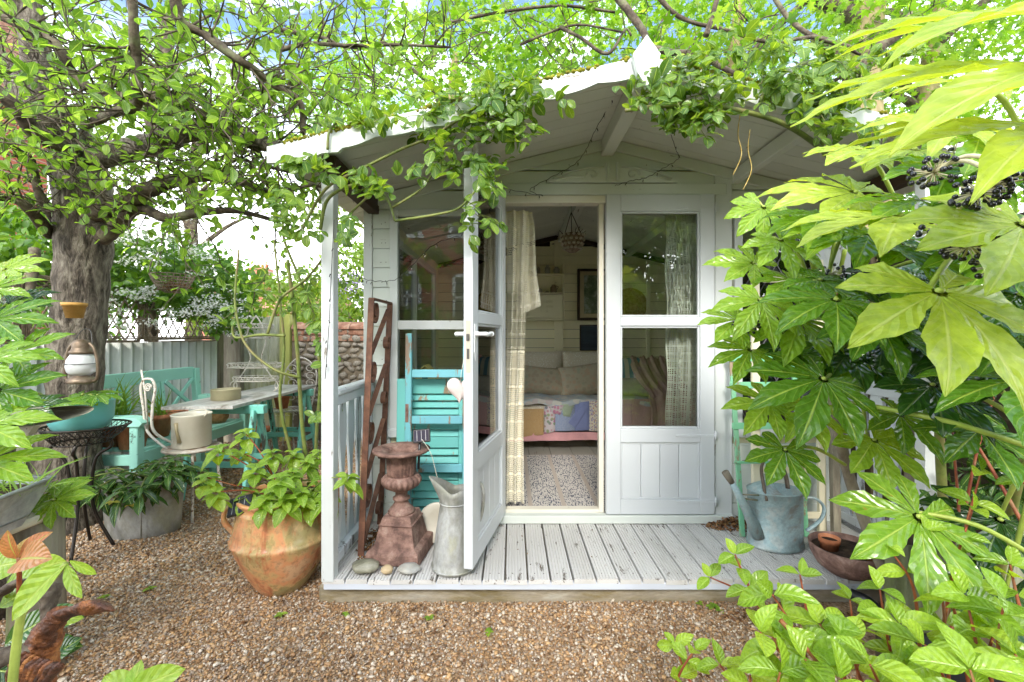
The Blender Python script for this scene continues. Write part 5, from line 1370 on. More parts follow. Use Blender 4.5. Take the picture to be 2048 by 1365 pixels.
# red brick house glimpsed behind the tree, and the one behind the camera seen in the panes
def brick_house(name, x0, x1, y0, y1, h, wins, face, label, rh=2.2):
    o = thing(name, label, 'house', ((x0 + x1) / 2, (y0 + y1) / 2, 0))
    m_ = BRICKW
    mb = MB(); mb.box(x0, x1, y0, y1, 0, h, .02); mb.build('wall', m_, o)
    mb = MB(); xm = (y0 + y1) / 2; mb.add([(x0 - .2, y0 - .2, h + .01), (x1 + .2, y0 - .2, h + .01), (x1 + .2, y1 + .2, h + .01), (x0 - .2, y1 + .2, h + .01), (x0, xm, h + rh), (x1, xm, h + rh)], [(0, 1, 5, 4), (2, 3, 4, 5), (0, 4, 3), (1, 2, 5), (0, 3, 2, 1)]); mb.build('roof', TILE, o)
    for (a, z0, w, hh) in wins:
        yf = y1 if face > 0 else y0; s = face
        f = MB()
        for b in ((a, a + .09, z0, z0 + hh), (a + w - .09, a + w, z0, z0 + hh), (a, a + w, z0 + hh - .09, z0 + hh), (a - .05, a + w + .05, z0 - .1, z0), (a + w / 2 - .03, a + w / 2 + .03, z0, z0 + hh), (a, a + w, z0 + hh / 2 - .04, z0 + hh / 2 + .04)):
            f.box(b[0], b[1], yf + s * .002, yf + s * .06, b[2], b[3], .004)
        fo = f.build('window', plain('white window paint', (.75, .76, .76), .5) if 'white window paint' not in MT else MT['white window paint'], o)
        p = MB(); p.box(a + .05, a + w - .05, yf + s * .003, yf + s * .02, z0, z0 + hh, .002); p.build('pane', plain('dark window pane', (.05, .06, .07), .08) if 'dark window pane' not in MT else MT['dark window pane'], fo)
m, N, L = newmat('coursed red brick'); tcb = N.new('ShaderNodeTexCoord'); bt = N.new('ShaderNodeTexBrick')
bt.inputs['Scale'].default_value = 1.0; bt.inputs['Brick Width'].default_value = .225; bt.inputs['Row Height'].default_value = .075; bt.inputs['Mortar Size'].default_value = .008
bt.inputs['Color1'].default_value = (.46, .13, .08, 1); bt.inputs['Color2'].default_value = (.36, .09, .055, 1); bt.inputs['Mortar'].default_value = (.35, .28, .22, 1)
mpb = N.new('ShaderNodeMapping'); mpb.inputs['Rotation'].default_value = (R(90), 0, 0); L.new(tcb.outputs['Object'], mpb.inputs[0]); L.new(mpb.outputs[0], bt.inputs['Vector'])
finish(N, L, bt.outputs['Color'], .9); BRICKW = m
brick_house('brick_house', -14.5, -8.1, 6.0, 7.6, 5.0, [], -1, 'red brick house just visible behind the trunk of the old tree')
brick_house('brick_house', -4.2, -.2, -11, -7.0, 6.2, [(-3.3, 1.6, .8, 1.4), (-1.65, 1.6, .8, 1.3), (-3.3, 4.0, .8, 1.4), (-1.75, 4.0, .9, 1.4)], 1, 'red brick house with white sash windows reflected in the left window')
fh = thing('far_house', 'distant house whose brick chimney rises above the hedge', 'house', (-13.6, 24, 0))
mb = MB(); mb.box(-17, -10, 23, 28, 0, 2.4, .02); mb.build('wall', BRICKW, fh)
mb = MB(); mb.add([(-17.2, 22.8, 2.4), (-9.8, 22.8, 2.4), (-9.8, 28.2, 2.4), (-17.2, 28.2, 2.4), (-17, 25.5, 4.3), (-10, 25.5, 4.3)], [(0, 1, 5, 4), (2, 3, 4, 5), (0, 4, 3), (1, 2, 5)]); rf = mb.build('roof', TILE, fh)
cx_ = PX(517, 24); mb = MB(); mb.box(cx_ - .42, cx_ + .42, 23.9, 24.5, 3.2, 4.55, .02); mb.box(cx_ - .50, cx_ + .50, 23.8, 24.6, 4.56, 4.95, .02); mb.build('chimney', BRICKW, rf)
for k in range(4): mb = MB(); mb.lathe([(.09, 0), (.07, .2), (.09, .22), (.06, .2)], (cx_ - .33 + .22 * k, 24.2, 4.96), 12); mb.build('chimney_pot', TERRA2, rf)

# ================================================================== bench, table, furniture
bn = thing('garden_bench', 'turquoise wooden bench with a crossed lattice back, loaded with flower pots', 'bench', (-2.72, 3.48, 0))
bx0, bx1, by0, by1 = -2.93, -2.50, 2.90, 4.06
def bar(nm, par, mat, p, q, w, t, up=(0, 0, 1)): mb = MB(); mb.beam(p, q, w, t, up, .004); return mb.build(nm, mat, par)
for y in (by0, by1):
    bar('leg', bn, TURQ_B, (bx1, y, 0), (bx1, y, .60), .06, .055, (1, 0, 0))
    bar('leg', bn, TURQ_B, (bx0 + .03, y, 0), (bx0 - .03, y, .90), .06, .05, (1, 0, 0))
    mb = MB(); mb.prism([(bx0 + .03, .605), (bx1 + .05, .60), (bx1 + .07, .625), (bx1 + .04, .655), (bx1 - .06, .665), (bx0 + .03, .655)][::-1], y - .045, y + .045); mb.build('armrest', TURQ_B, bn)
    bar('side_rail', bn, TURQ_B, (bx0 + .02, y, .37), (bx1 - .02, y, .37), .03, .07)
bar('front_rail', bn, TURQ_B, (bx1, by0 + .03, .375), (bx1, by1 - .03, .375), .028, .085)
bar('top_rail', bn, TURQ_B, (bx0 - .03, by0 + .035, .865), (bx0 - .03, by1 - .035, .865), .03, .10)
bar('back_rail', bn, TURQ_B, (bx0 + .0, by0 + .035, .50), (bx0 + .0, by1 - .035, .50), .03, .05)
ys = [by0 + .035, by0 + .40, by0 + .44, by0 + .78, by0 + .82, by1 - .035]
for y in (by0 + .39, by0 + .44, by1 - .44, by1 - .39): bar('back_slat', bn, TURQ_B, (bx0 - .0, y, .52), (bx0 - .026, y, .82), .035, .018, (1, 0, 0))
for y0_, y1_ in ((by0 + .035, by0 + .37), (by1 - .37, by1 - .035)):
    bar('cross_brace', bn, TURQ_B, (bx0 - .002, y0_, .525), (bx0 - .024, y1_, .815), .035, .016, (1, 0, 0)); bar('cross_brace', bn, TURQ_B, (bx0 + .008, y1_, .525), (bx0 - .014, y0_, .815), .035, .016, (1, 0, 0))
for k in range(6): x = bx0 + .06 + k * .068; bar('seat_slat', bn, TURQ_B, (x, by0 + .035, .425), (x, by1 - .035, .425), .056, .018)
zs_ = .4345
flowerpot((-2.60, 2.98, zs_), .105, .20, 'orange terracotta pot beside the near bench arm')
flowerpot((-2.78, 3.06, zs_), .12, .19, 'wide terracotta pot at the back near the bench arm, with grassy stems')
flowerpot((-2.70, 3.32, zs_), .10, .17, 'medium terracotta pot in the middle of the bench seat')
flowerpot((-2.76, 3.62, zs_), .115, .15, 'low terracotta pot behind the enamel can on the bench')
bkp = thing('wicker_basket', 'small tan wicker basket at the far end of the bench seat', 'basket', (-2.60, 3.84, zs_))
mb = MB(); mb.lathe([(.06, 0), (.085, .04), (.098, .12), (.102, .135), (.09, .13), (0, .10)], (-2.60, 3.84, zs_), 40, mod=lambda a, z, i: 1 + .02 * math.sin(a * 20 + i * 3)); mb.build('bowl', WICKERY, bkp)
# trestle table
tt = thing('trestle_table', 'trestle table with a streaked marble top on turquoise A frame trestles', 'table', (-2.22, 3.72, 0))
def trestle(y, x0, x1, zt):
    o = []
    bar('trestle_beam', tt, TURQ, (x0 - .03, y, zt - .035), (x1 + .05, y, zt - .035), .055, .065)
    for x, dx in ((x0 + .03, -.0), (x1 - .02, .02)):
        for s in (-1, 1):
            bar('leg', tt, TURQ, (x, y + s * .03, zt - .04), (x + dx, y + s * .19, 0.0), .052, .028, (1, 0, 0))
    bar('stretcher', tt, TURQ, (x0 + .03, y - .115, .25), (x1 - .01, y - .115, .25), .02, .045); bar('stretcher', tt, TURQ, (x0 + .03, y + .115, .25), (x1 - .01, y + .115, .25), .02, .045)
    for x in (x0 + .03, x1 - .01): bar('stretcher', tt, TURQ, (x, y - .13, .19), (x, y + .13, .19), .02, .045)
trestle(3.32, -2.42, -1.93, .675); trestle(4.30, -2.46, -2.02, .675)
mb = MB()
out = [(-2.47, 3.06), (-1.99, 3.10), (-2.0, 4.45), (-2.44, 4.45)]
mb.add([(x, y, .677) for x, y in out] + [(x, y, .700) for x, y in out], [(3, 2, 1, 0), (4, 5, 6, 7), (0, 1, 5, 4), (1, 2, 6, 5), (2, 3, 7, 6), (3, 0, 4, 7)]); mb.build('tabletop', MARBLE, tt)
mb = MB(); tcx_, tcy = PX(452, 3.42), 3.42; mb.lathe([(.100, 0), (.102, .004), (.102, .078), (.104, .082), (.099, .082), (.098, .004), (0, .004)], (tcx_, tcy, .7005), 36); mb.build('round_tin', TIN, label='round dull brass cake tin on the marble table', cat='tin')
# wrought wire etagere on the table
et = thing('wire_plant_stand', 'white three tier wrought wire stand on the far half of the table', 'plant stand', (PX(515, 3.9), 3.9, .7005))
ex, ey = PX(512, 3.9), 3.9
def ringp(c, rx, ry, n=28): return [(c[0] + rx * math.cos(2 * math.pi * k / n), c[1] + ry * math.sin(2 * math.pi * k / n), c[2]) for k in range(n)]
for z, rx in ((.80, .19), (.92, .235), (1.18, .13), (1.27, .15)):
    mb = MB(); mb.tube(ringp((ex, ey, z), rx, rx * .6), .0045, 5, closed=True)
    if z in (.92, 1.27, .80): mb.tube(ringp((ex, ey, z + .035), rx, rx * .6), .0035, 5, closed=True)
    for k in range(22):
        a = 2 * math.pi * k / 22; b = a + .22; mb.tube([(ex + rx * math.cos(a), ey + rx * .6 * math.sin(a), z), (ex + rx * 1.05 * math.cos((a + b) / 2), ey + rx * .63 * math.sin((a + b) / 2), z + .028), (ex + rx * math.cos(b), ey + rx * .6 * math.sin(b), z)], .0028, 4)
    for k in range(-3, 4): mb.tube([(ex + k * rx / 4, ey - rx * .55, z), (ex + k * rx / 4, ey + rx * .55, z)], .0025, 4)
    mb.build('tier', IRONW, et)
for s in (-1, 1):
    mb = MB(); mb.tube(smoothpath([(ex + s * .16, ey, .703), (ex + s * .20, ey, .76), (ex + s * .12, ey, .86), (ex + s * .05, ey, 1.0), (ex + s * .09, ey, 1.15), (ex + s * .05, ey, 1.30), (ex, ey, 1.38)], 6), .006, 6); mb.tube([(ex + s * (.20 + .03 * math.cos(t)), ey, .755 + .035 * math.sin(t)) for t in np.linspace(0, 5.2, 16)], .005, 5); mb.build('leg', IRONW, et)
# white iron chair seat with the enamel can, curled back
ch = thing('iron_chair', 'old white iron garden chair with a curled back beside the bench', 'chair', (-2.15, 2.94, 0))
sx_, sy_ = PX(385, 2.94), 2.94; sz_ = .455
mb = MB(); mb.tube(ringp((sx_, sy_, sz_ - .01), .165, .15, 36), .010, 8, closed=True); mb.lathe([(0, 0), (.158, .0), (.158, .004), (0, .006)], (sx_, sy_, sz_ - .008), 28, 1, .93); mb.build('seat', stony('rusty white sheet', [(.30, .16, .08), (.52, .46, .38), (.60, .56, .5)], 9, .7, .4, 40), ch)
for k in range(4):
    a = k * math.pi / 2 + .6; mb = MB(); mb.tube(smoothpath([(sx_ + .14 * math.cos(a), sy_ + .13 * math.sin(a), sz_ - .01), (sx_ + .15 * math.cos(a), sy_ + .14 * math.sin(a), .25), (sx_ + .19 * math.cos(a), sy_ + .18 * math.sin(a), 0)], 5), .009, 7); mb.build('leg', IRONW, ch)
bxc, byc = PX(296, 2.90), 2.90
zt_ = PZ(758, byc)
for s in (-1, 1):
    mb = MB(); mb.tube(smoothpath([(sx_ - .13, sy_ + .05 * s, sz_ - .01), (bxc + .02 + s * .022, byc, .56), (bxc + s * .030, byc, .72), (bxc + s * .048, byc, zt_ - .07), (bxc + s * .03, byc, zt_ - .01), (bxc, byc, zt_)], 7), .0085, 8); mb.build('back_rod', IRONW, ch)
mb = MB(); mb.tube([(bxc + .026 * (1 - k / 24) * math.cos(k * .6), byc, zt_ - .06 + .03 * (1 - k / 24) * math.sin(k * .6)) for k in range(22)], .005, 6); mb.tube([(bxc - .045, byc, zt_ + .06), (bxc - .02, byc, zt_ - .08), (bxc, byc, .58)], .006, 6); mb.build('back_curl', IRONW, ch)
ec = (sx_ - .005, sy_, sz_ + .003)
en = thing('enamel_can', 'aged cream enamel watering can body standing on the iron chair seat', 'can', ec)
mb = MB(); mb.lathe([(.108, 0), (.112, .004), (.112, .205), (.118, .214), (.114, .218), (.108, .205), (.105, .01), (0, .01)], ec, 44); mb.build('body', ENAMEL, en)
mb = MB(); mb.tube([(ec[0] - .02, ec[1] - .112, ec[2] + .175), (ec[0] - .012, ec[1] - .118, ec[2] + .12), (ec[0] + .004, ec[1] - .112, ec[2] + .045)], [.013, .008, .014], 10); mb.build('spout', plain('worn brown enamel', (.34, .28, .16), .4), en)
mb = MB(); mb.tube(smoothpath([(ec[0] + .10, ec[1] - .03, ec[2] + .19), (ec[0] + .125, ec[1] - .03, ec[2] + .235), (ec[0] + .06, ec[1] + .02, ec[2] + .24), (ec[0] - .05, ec[1] + .02, ec[2] + .225)], 5), .0045, 6); mb.build('handle', ENAMEL, en)
# second white wire chair at the far side of the table
c2 = thing('scroll_chair', 'white scrollwork iron chair behind the far trestle', 'chair', (PX(585, 4.9), 4.75, 0))
gx, gy = PX(575, 4.6), 4.62
mb = MB(); mb.tube(ringp((gx, gy, .42), .17, .16), .008, 6, closed=True)
for k in range(-3, 4): mb.tube([(gx + k * .045, gy - .14, .42), (gx + k * .045, gy + .14, .42)], .004, 5)
for k in range(16): a = k * .4; mb.tube([(gx + .17 * math.cos(a) + .022 * math.cos(t), gy - .16 * abs(math.sin(a)), .40 + .022 * math.sin(t)) for t in np.linspace(0, 5, 9)], .003, 4)
mb.build('seat', IRONW, c2)
for k in range(4): a = k * math.pi / 2 + .78; mb = MB(); mb.tube(smoothpath([(gx + .15 * math.cos(a), gy + .15 * math.sin(a), .42), (gx + .13 * math.cos(a), gy + .13 * math.sin(a), .2), (gx + .19 * math.cos(a), gy + .19 * math.sin(a), 0)], 5), .008, 6); mb.build('leg', IRONW, c2)
mb = MB()
for k in range(5):
    for s in (-1, 1): mb.tube([(gx + .05 + s * .10 + .055 * math.cos(t) * (1 - t / 12), gy + .17, .52 + k * .08 + .045 * math.sin(t) * (1 - t / 12)) for t in np.linspace(0, 7, 16)], .005, 5)
mb.tube(smoothpath([(gx - .14, gy + .16, .42), (gx - .12, gy + .17, .80), (gx + .05, gy + .17, .96), (gx + .22, gy + .17, .80), (gx + .17, gy + .16, .42)], 8), .008, 6); mb.build('backrest', IRONW, c2)
flowerpot((PX(535, 4.9), 4.75, .0), .10, .20, 'terracotta pot on the ground under the scrollwork chair')
flowerpot((gx - .08, gy + .02, .428), .085, .15, 'terracotta pot on the seat of the scrollwork chair')
gl_ = MB(); gl_.lathe([(.075, 0), (.08, .04), (.06, .085), (.0, .105)], (gx - .08, gy + .02, .580), 20, close=False); gl_.build('glass_cloche', MILK, label='small rounded pale cloche on the pot by the scrollwork chair', cat='cloche')
# turquoise bowl pot on a black wire stand
sc_ = (PX(162, 2.42), 2.42, 0)
tp = thing('turquoise_pot', 'round turquoise glazed bowl pot on the black wire stand', 'flower pot', (sc_[0], sc_[1], .675))
mb = MB(); mb.lathe([(.085, 0), (.118, .02), (.138, .07), (.143, .155), (.145, .165), (.136, .165), (.13, .08), (0, .06)], (sc_[0], sc_[1], .675), 44); mb.build('bowl', TPOT, tp)
mb = MB(); mb.lathe([(0, .145), (.134, .14)], (sc_[0], sc_[1], .675), 24); mb.build('soil', SOIL, tp)
sd = thing('wire_stand', 'black wire plant stand with a woven basket top and curved legs', 'plant stand', sc_)
mb = MB(); zr = .70
mb.tube(ringp((sc_[0] + .03, sc_[1], zr), .20, .17, 36), .006, 6, closed=True); mb.tube(ringp((sc_[0] + .01, sc_[1], zr - .09), .12, .11, 30), .005, 6, closed=True)
for k in range(34):
    a = 2 * math.pi * k / 34
    for s in (1, -1):
        b = a + s * .42; mb.tube([(sc_[0] + .03 + .20 * math.cos(a), sc_[1] + .17 * math.sin(a), zr), (sc_[0] + .02 + .17 * math.cos((a + b) / 2), sc_[1] + .145 * math.sin((a + b) / 2), zr - .045), (sc_[0] + .01 + .12 * math.cos(b), sc_[1] + .11 * math.sin(b), zr - .09)], .0022, 4)
mb.build('basket_ring', IRONB, sd)
for k in range(4):
    a = k * math.pi / 2 + .5; c_, s_ = math.cos(a), math.sin(a); mb = MB()
    mb.tube(smoothpath([(sc_[0] + .01 + .12 * c_, sc_[1] + .11 * s_, zr - .09), (sc_[0] + .13 * c_, sc_[1] + .12 * s_, zr - .13), (sc_[0] + .06 * c_, sc_[1] + .06 * s_, zr - .20), (sc_[0] + .05 * c_, sc_[1] + .05 * s_, .25), (sc_[0] + .14 * c_, sc_[1] + .14 * s_, 0)], 6), .0085, 8); mb.build('leg', IRONB, sd)
# oval galvanised tub
tb = (PX(277, 2.62), 2.66, 0)
tub = thing('oval_tub', 'oval galvanised tub planted with dark glossy evergreens', 'tub', tb)
mb = MB(); mb.lathe([(.165, 0), (.17, .004), (.178, .10), (.190, .335), (.196, .342), (.188, .345), (.180, .33), (.17, .05), (0, .04)], tb, 52, 1.12, .62, M=T(*tb) @ RZ(.22) @ T(-tb[0], -tb[1], 0)); mb.build('body', ZINCM, tub)
mb = MB(); mb.lathe([(0, .31), (.178, .30)], tb, 30, 1.1, .6, M=T(*tb) @ RZ(.22) @ T(-tb[0], -tb[1], 0)); mb.build('soil', SOIL, tub)
mb = MB(); mb.tube([(tb[0] + .08, tb[1] - .115, .01), (tb[0] + .085, tb[1] - .122, .33)], .004, 6); mb.build('seam', ZINCM, tub)
# big glazed terracotta jar pot
bp_ = (-1.10, 2.10, 0.0)
bpot = thing('terracotta_jar', 'large glazed terracotta handled jar with frilled bands beside the porch post', 'planter', bp_)
def frill(a, z, i): return 1.0
prof = [(.100, 0), (.108, .004), (.135, .045), (.175, .12), (.208, .20), (.218, .232), (.224, .245), (.226, .256), (.219, .262), (.214, .29), (.205, .345), (.197, .385), (.199, .393), (.194, .400), (.188, .415), (.196, .428), (.202, .438), (.198, .446), (.186, .446), (.176, .42), (.19, .30), (0, .28)]
mb = MB(); mb.lathe(prof, bp_, 96, mod=lambda a, z, i: 1 + (.022 * math.sin(a * 30 + 2 * math.sin(a * 7)) if i == 7 else .008 if i == 6 else .018 * math.sin(a * 26 + math.sin(a * 5)) if i == 12 else .004 * math.sin(a * 3))); mb.build('body', TERRA, bpot)
mb = MB(); mb.lathe([(0, .425), (.183, .415)], bp_, 30); mb.build('soil', SOIL, bpot)
for a in (R(205), R(25)):
    c_, s_ = math.cos(a), math.sin(a); mb = MB(); mb.tube(smoothpath([(bp_[0] + .185 * c_, bp_[1] + .185 * s_, .41), (bp_[0] + .235 * c_, bp_[1] + .235 * s_, .405), (bp_[0] + .245 * c_, bp_[1] + .245 * s_, .35), (bp_[0] + .208 * c_, bp_[1] + .208 * s_, .29)], 6), [.016] * 6 + [.014] * 6 + [.017] * 7, 10, flat=.7); mb.build('handle', TERRA, bpot)
solar((PX(484, 1.98), 1.96, PZ(1008, 1.98)), .105, .085, RZ(.35) @ RX(R(50)) @ RY(R(-24)) , 'black solar panel clipped to the rim of the large terracotta jar', [(PX(492, 2.0), 1.98, PZ(1012, 2.0)), (PX(510, 2.02), 2.02, PZ(1030, 2.02))])
flowerpot((PX(640, 2.75), 2.75, 0), .13, .28, 'terracotta pot behind the large jar at the hut corner')
# galvanised trough with grass on a log, at the left edge
tr_ = thing('zinc_trough', 'grey galvanised trough of grass at the left edge', 'trough', (-1.75, 1.35, .585))
def hexa(mb, b, t):
    mb.add(list(b) + list(t), [(3, 2, 1, 0), (0, 1, 5, 4), (1, 2, 6, 5), (2, 3, 7, 6), (3, 0, 4, 7)])
mb = MB(); zb_, zt2 = .580, .705
B_ = [(-1.95, 1.15, zb_), (-1.56, 1.13, zb_), (-1.60, 1.42, zb_), (-1.95, 1.44, zb_)]; T_ = [(-2.0, 1.06, zt2), (-1.50, 1.04, zt2), (-1.60, 1.52, zt2), (-2.0, 1.56, zt2)]
hexa(mb, B_, T_); mb.build('body', ZINC, tr_)
mb = MB(); mb.tube(T_ + [T_[0]], .007, 8); mb.tube([tuple(lerp(B_[i][k], T_[i][k], .22) for k in range(3)) for i in range(4)] + [tuple(lerp(B_[0][k], T_[0][k], .22) for k in range(3))], .0035, 6); mb.build('rolled_rim', ZINC, tr_)
mb = MB(); mb.add([(x + (.0), y, zt2 - .02) for x, y, z in [(-1.99, 1.08, 0), (-1.52, 1.06, 0), (-1.61, 1.50, 0), (-1.99, 1.54, 0)]], [(0, 1, 2, 3)]); mb.build('soil', SOIL, tr_)
bt_ = thing('log_bench', 'rough plank on a ribbed log post carrying the zinc trough', 'bench', (-1.7, 1.4, 0))
mb = MB(); mb.box(-2.05, -1.64, 1.12, 1.56, .545, .575, .008); mb.build('plank', PLANKW, bt_)
mb = MB(); mb.lathe([(.075, 0), (.070, .3), (.068, .543)], (PX(110, 1.62), 1.56, 0), 60, mod=lambda a, z, i: 1 + .04 * math.sin(a * 24), close=True); mb.build('log_post', GREYW, bt_)
mb = MB(); mb.lathe([(.07, 0), (.065, .543)], (-1.95, 1.25, 0), 40, mod=lambda a, z, i: 1 + .04 * math.sin(a * 24), close=True); mb.build('log_post', GREYW, bt_)
# small weathered table at the far left
wt = thing('weathered_table', 'old plank table top with peeling paint on a white leg', 'table', (-1.9, 1.62, 0))
mb = MB(); n = 20
mb.grid(lambda u, v: (lerp(-2.35, PX(92, 1.62), u), 1.45 + .0 + .012 * math.sin(u * 9), .0) if 0 else (lerp(-2.35, PX(90, 1.62), u) - .02 * math.sin(v * 6.28) * (u > .9), 1.62 + .19 * math.cos(v * 6.28), .895 + .026 * math.sin(v * 6.28) * 1.0 + .006 * math.sin(u * 14)), 16, 20); mb.build('table_top', PLANKW, wt)
mb = MB(); c0 = (PX(42, 1.60), 1.60, .0); mb.lathe([(.022, 0), (.012, .5), (.012, .80), (.020, .84), (.034, .868)], c0, 16, close=True); mb.build('leg', IRONW, wt)
mb = MB(); mb.lathe([(.022, 0), (.012, .5), (.012, .80), (.034, .868)], (-2.2, 1.62, 0), 16, close=True); mb.build('leg', IRONW, wt)
mb = MB(); mb.lathe([(.05, 0), (.10, .03), (.125, .11), (.13, .125), (.12, .12), (.09, .04), (0, .03)], (PX(5, 1.9), 1.9, .73), 30); mb.build('stone_bowl', plain('pale grey green bowl', (.42, .42, .33), .6), label='pale grey green bowl tucked under the old plank table', cat='bowl')
mb = MB(); mb.lathe([(.10, 0), (.085, .2), (.08, .728)], (PX(5, 1.9), 1.9, 0), 30, mod=lambda a, z, i: 1 + .05 * math.sin(a * 9 + 1), close=True); mb.build('tree_stump', BARK, label='dark upright stump under the pale bowl at the left edge', cat='stump')
# lantern hanging on the trunk
lc = (PX(163, 2.38), 2.38, PZ(768, 2.38))
ln = thing('storm_lantern', 'old hurricane lantern with a milky globe hung on the tree trunk', 'lantern', lc)
lx, ly, lz = lc; LM = stony('brown lantern metal', [(.12, .08, .05), (.26, .20, .14)], 12, .45, .3, 50, .5)
mb = MB(); mb.lathe([(.030, 0), (.062, .004), (.066, .012), (.060, .030), (.036, .040), (.034, .046)], (lx, ly, lz), 28); mb.build('base', LM, ln)
mb = MB(); mb.lathe([(.034, .046), (.060, .065), (.066, .095), (.062, .130), (.046, .160), (.040, .165)], (lx, ly, lz), 28); mb.build('globe', MILK, ln)
mb = MB(); mb.lathe([(.052, .164), (.052, .178), (.044, .184), (.040, .20), (.042, .22), (.034, .232), (.028, .24), (.0, .245)], (lx, ly, lz), 28); mb.build('chimney', LM, ln)
for s in (-1, 1):
    mb = MB(); mb.tube(smoothpath([(lx + s * .055, ly, lz + .012), (lx + s * .085, ly, lz + .03), (lx + s * .088, ly, lz + .11), (lx + s * .070, ly, lz + .19), (lx + s * .042, ly, lz + .222)], 6), .0075, 8); mb.build('side_tube', LM, ln)
mb = MB(); mb.tube(smoothpath([(lx - .06, ly, lz + .20), (lx - .02, ly + .02, lz + .29), (lx + .02, ly + .03, lz + .29), (lx + .06, ly, lz + .20)], 6), .0022, 5); mb.tube(ringp((lx, ly, lz + .11), .069, .069), .0018, 4, closed=True); mb.build('bail_wire', WIRE, ln)
# small terracotta pot and wicker hanging basket
flowerpot((PX(156, 2.45), 2.43, PZ(637, 2.45)), .055, .085, 'small ochre clay pot fixed high on the tree trunk', stony('ochre clay', [(.42, .22, .05), (.62, .36, .10)], 6, .6, .2, 40), n=20)
hb2 = Vector((PX(345, 3.3), 3.3, PZ(585, 3.3)))
h2 = thing('wicker_hanging_basket', 'open wicker hanging basket with dead leaves in front of the blossom', 'basket', hb2)
mb = MB()
for k in range(7):
    t = k / 6; mb.tube(ringp((hb2.x, hb2.y, hb2.z + .13 * t), .05 + .09 * math.sqrt(t), .05 + .09 * math.sqrt(t), 26), .0035, 5, closed=True)
for k in range(22):
    a = k * 2 * math.pi / 22; mb.tube([(hb2.x + (.05 + .09 * math.sqrt(t)) * math.cos(a), hb2.y + (.05 + .09 * math.sqrt(t)) * math.sin(a), hb2.z + .13 * t) for t in (0, .3, .7, 1)], .003, 4)
mb.build('basket_weave', WICKER, h2)
Ms = [np.array(T(hb2.x + random.gauss(0, .045), hb2.y + random.gauss(0, .045), hb2.z + random.uniform(.01, .08)) @ Euler([random.uniform(0, 6) for _ in range(3)]).to_matrix().to_4x4() @ Matrix.Scale(random.uniform(.02, .05), 4)) for _ in range(70)]
mass('dead_leaves', LT, Ms, DEADL, h2)
for k in range(3): a = k * 2.1; mb = MB(); mb.tube([(hb2.x + .14 * math.cos(a), hb2.y + .14 * math.sin(a), hb2.z + .13), (hb2.x, hb2.y, hb2.z + .48)], .002, 4); mb.build('cord', WIRE, h2)
# rusty iron ornament, lower left foreground
ro = thing('rusty_ornament', 'rusted iron leaf and branch ornament close to the camera at lower left', 'ornament', P(60, 1365, .72))
def rt(nm, pts, rad, flat=1.0, mat=RUST3):
    pp = smoothpath([P(*p) for p in pts], 14); k = len(pp); rr_ = [lerp(0, 1, i / (k - 1)) for i in range(k)]
    rads = [float(np.interp(t, np.linspace(0, 1, len(rad)), rad)) for t in rr_]
    mb = MB(); mb.tube(pp, rads, 20, flat=flat); out = []
    for i, v in enumerate(mb.v):
        c = pp[min(i // 20, k - 1)]; d_ = Vector(v) - c; V_ = Vector(v)
        out.append(tuple(c + d_ * (1 + .30 * mnoise.noise(V_ * 34) + .22 * mnoise.noise(V_ * 90) + .12 * mnoise.noise(V_ * 200))))
    mb.v = out; return mb.build(nm, mat, ro)
rt('stem', [(40, 1480, .75), (60, 1365, .74), (80, 1300, .72), (95, 1262, .71), (118, 1228, .70)], [.036, .032, .024, .018, .014])
rt('iron_leaf', [(80, 1300, .72), (118, 1238, .70), (150, 1222, .69), (180, 1215, .68), (205, 1214, .675), (226, 1222, .67)], [.020, .014, .012, .018, .012, .003], .55)
rt('iron_leaf', [(105, 1262, .72), (96, 1225, .72), (100, 1195, .73), (112, 1165, .74)], [.010, .017, .019, .012], .55, BARKD)
rt('iron_leaf', [(88, 1290, .71), (50, 1300, .70), (10, 1315, .69), (-40, 1322, .68)], [.012, .013, .020, .018], .6, BARKD)
rt('iron_leaf', [(-40, 1200, .78), (0, 1185, .77), (30, 1168, .76), (52, 1160, .75)], [.014, .012, .010, .003], .6, BARKD)
for k in range(9):
    x = 20 + k * 9; rt('feather_rib', [(x, 1365, .70), (x + 8 + k * 2, 1335, .69), (x + 30, 1305 + k * 3, .69)], [.006, .008, .003], .6)
# right side: dark lap fence, raised bed
rf_ = thing('right_fence', 'dark mossy overlapped timber fence at the right', 'fence', (2.42, 2.8, 0))
XR_ = 2.46; k = 0; z = .02
while z < 1.72:
    for seg, (ya, yb) in enumerate(((1.15, 2.93), (2.97, 4.8))):
        mb = MB(); j = random.uniform(-.006, .006)
        mb.prism([(XR_ + .022, z), (XR_ + .004, z), (XR_ - .006, z + .118), (XR_ + .004, z + .118)], ya, yb) 
        mb.build('fence_board', DARKWOOD, rf_, M=WM[rf_.name] if False else None)
    z += .092
for y in (1.13, 2.95, 4.8): mb = MB(); mb.box(XR_ - .055, XR_ - .012, y - .035, y + .035, 0, 1.78, .004); mb.build('fence_post', DARKWOOD, rf_)
mb = MB(); mb.box(XR_ - .03, XR_ + .03, 1.1, 4.84, 1.72, 1.75, .003); mb.build('capping', DARKWOOD, rf_)
rb = thing('raised_bed', 'raised bed edged with mossy corrugated sheet at the right', 'raised bed', (1.8, 1.6, 0))
corrugated('corrugated_sheet', T(PX(1772, 1.50), 1.50, 0), 1.12, .475, CORRM, None, .042, .006, rb, z0=.14)
mb = MB(); mb.box(PX(1765, 1.5), 2.42, 1.49, 1.535, .0, .17, .005); mb.build('gravel_board', DARKWOOD, rb)
mb = MB(); mb.beam((1.325, 1.52, .23), (1.70, 1.90, .23), .02, .46); mb.build('side_board', DARKWOOD, rb)
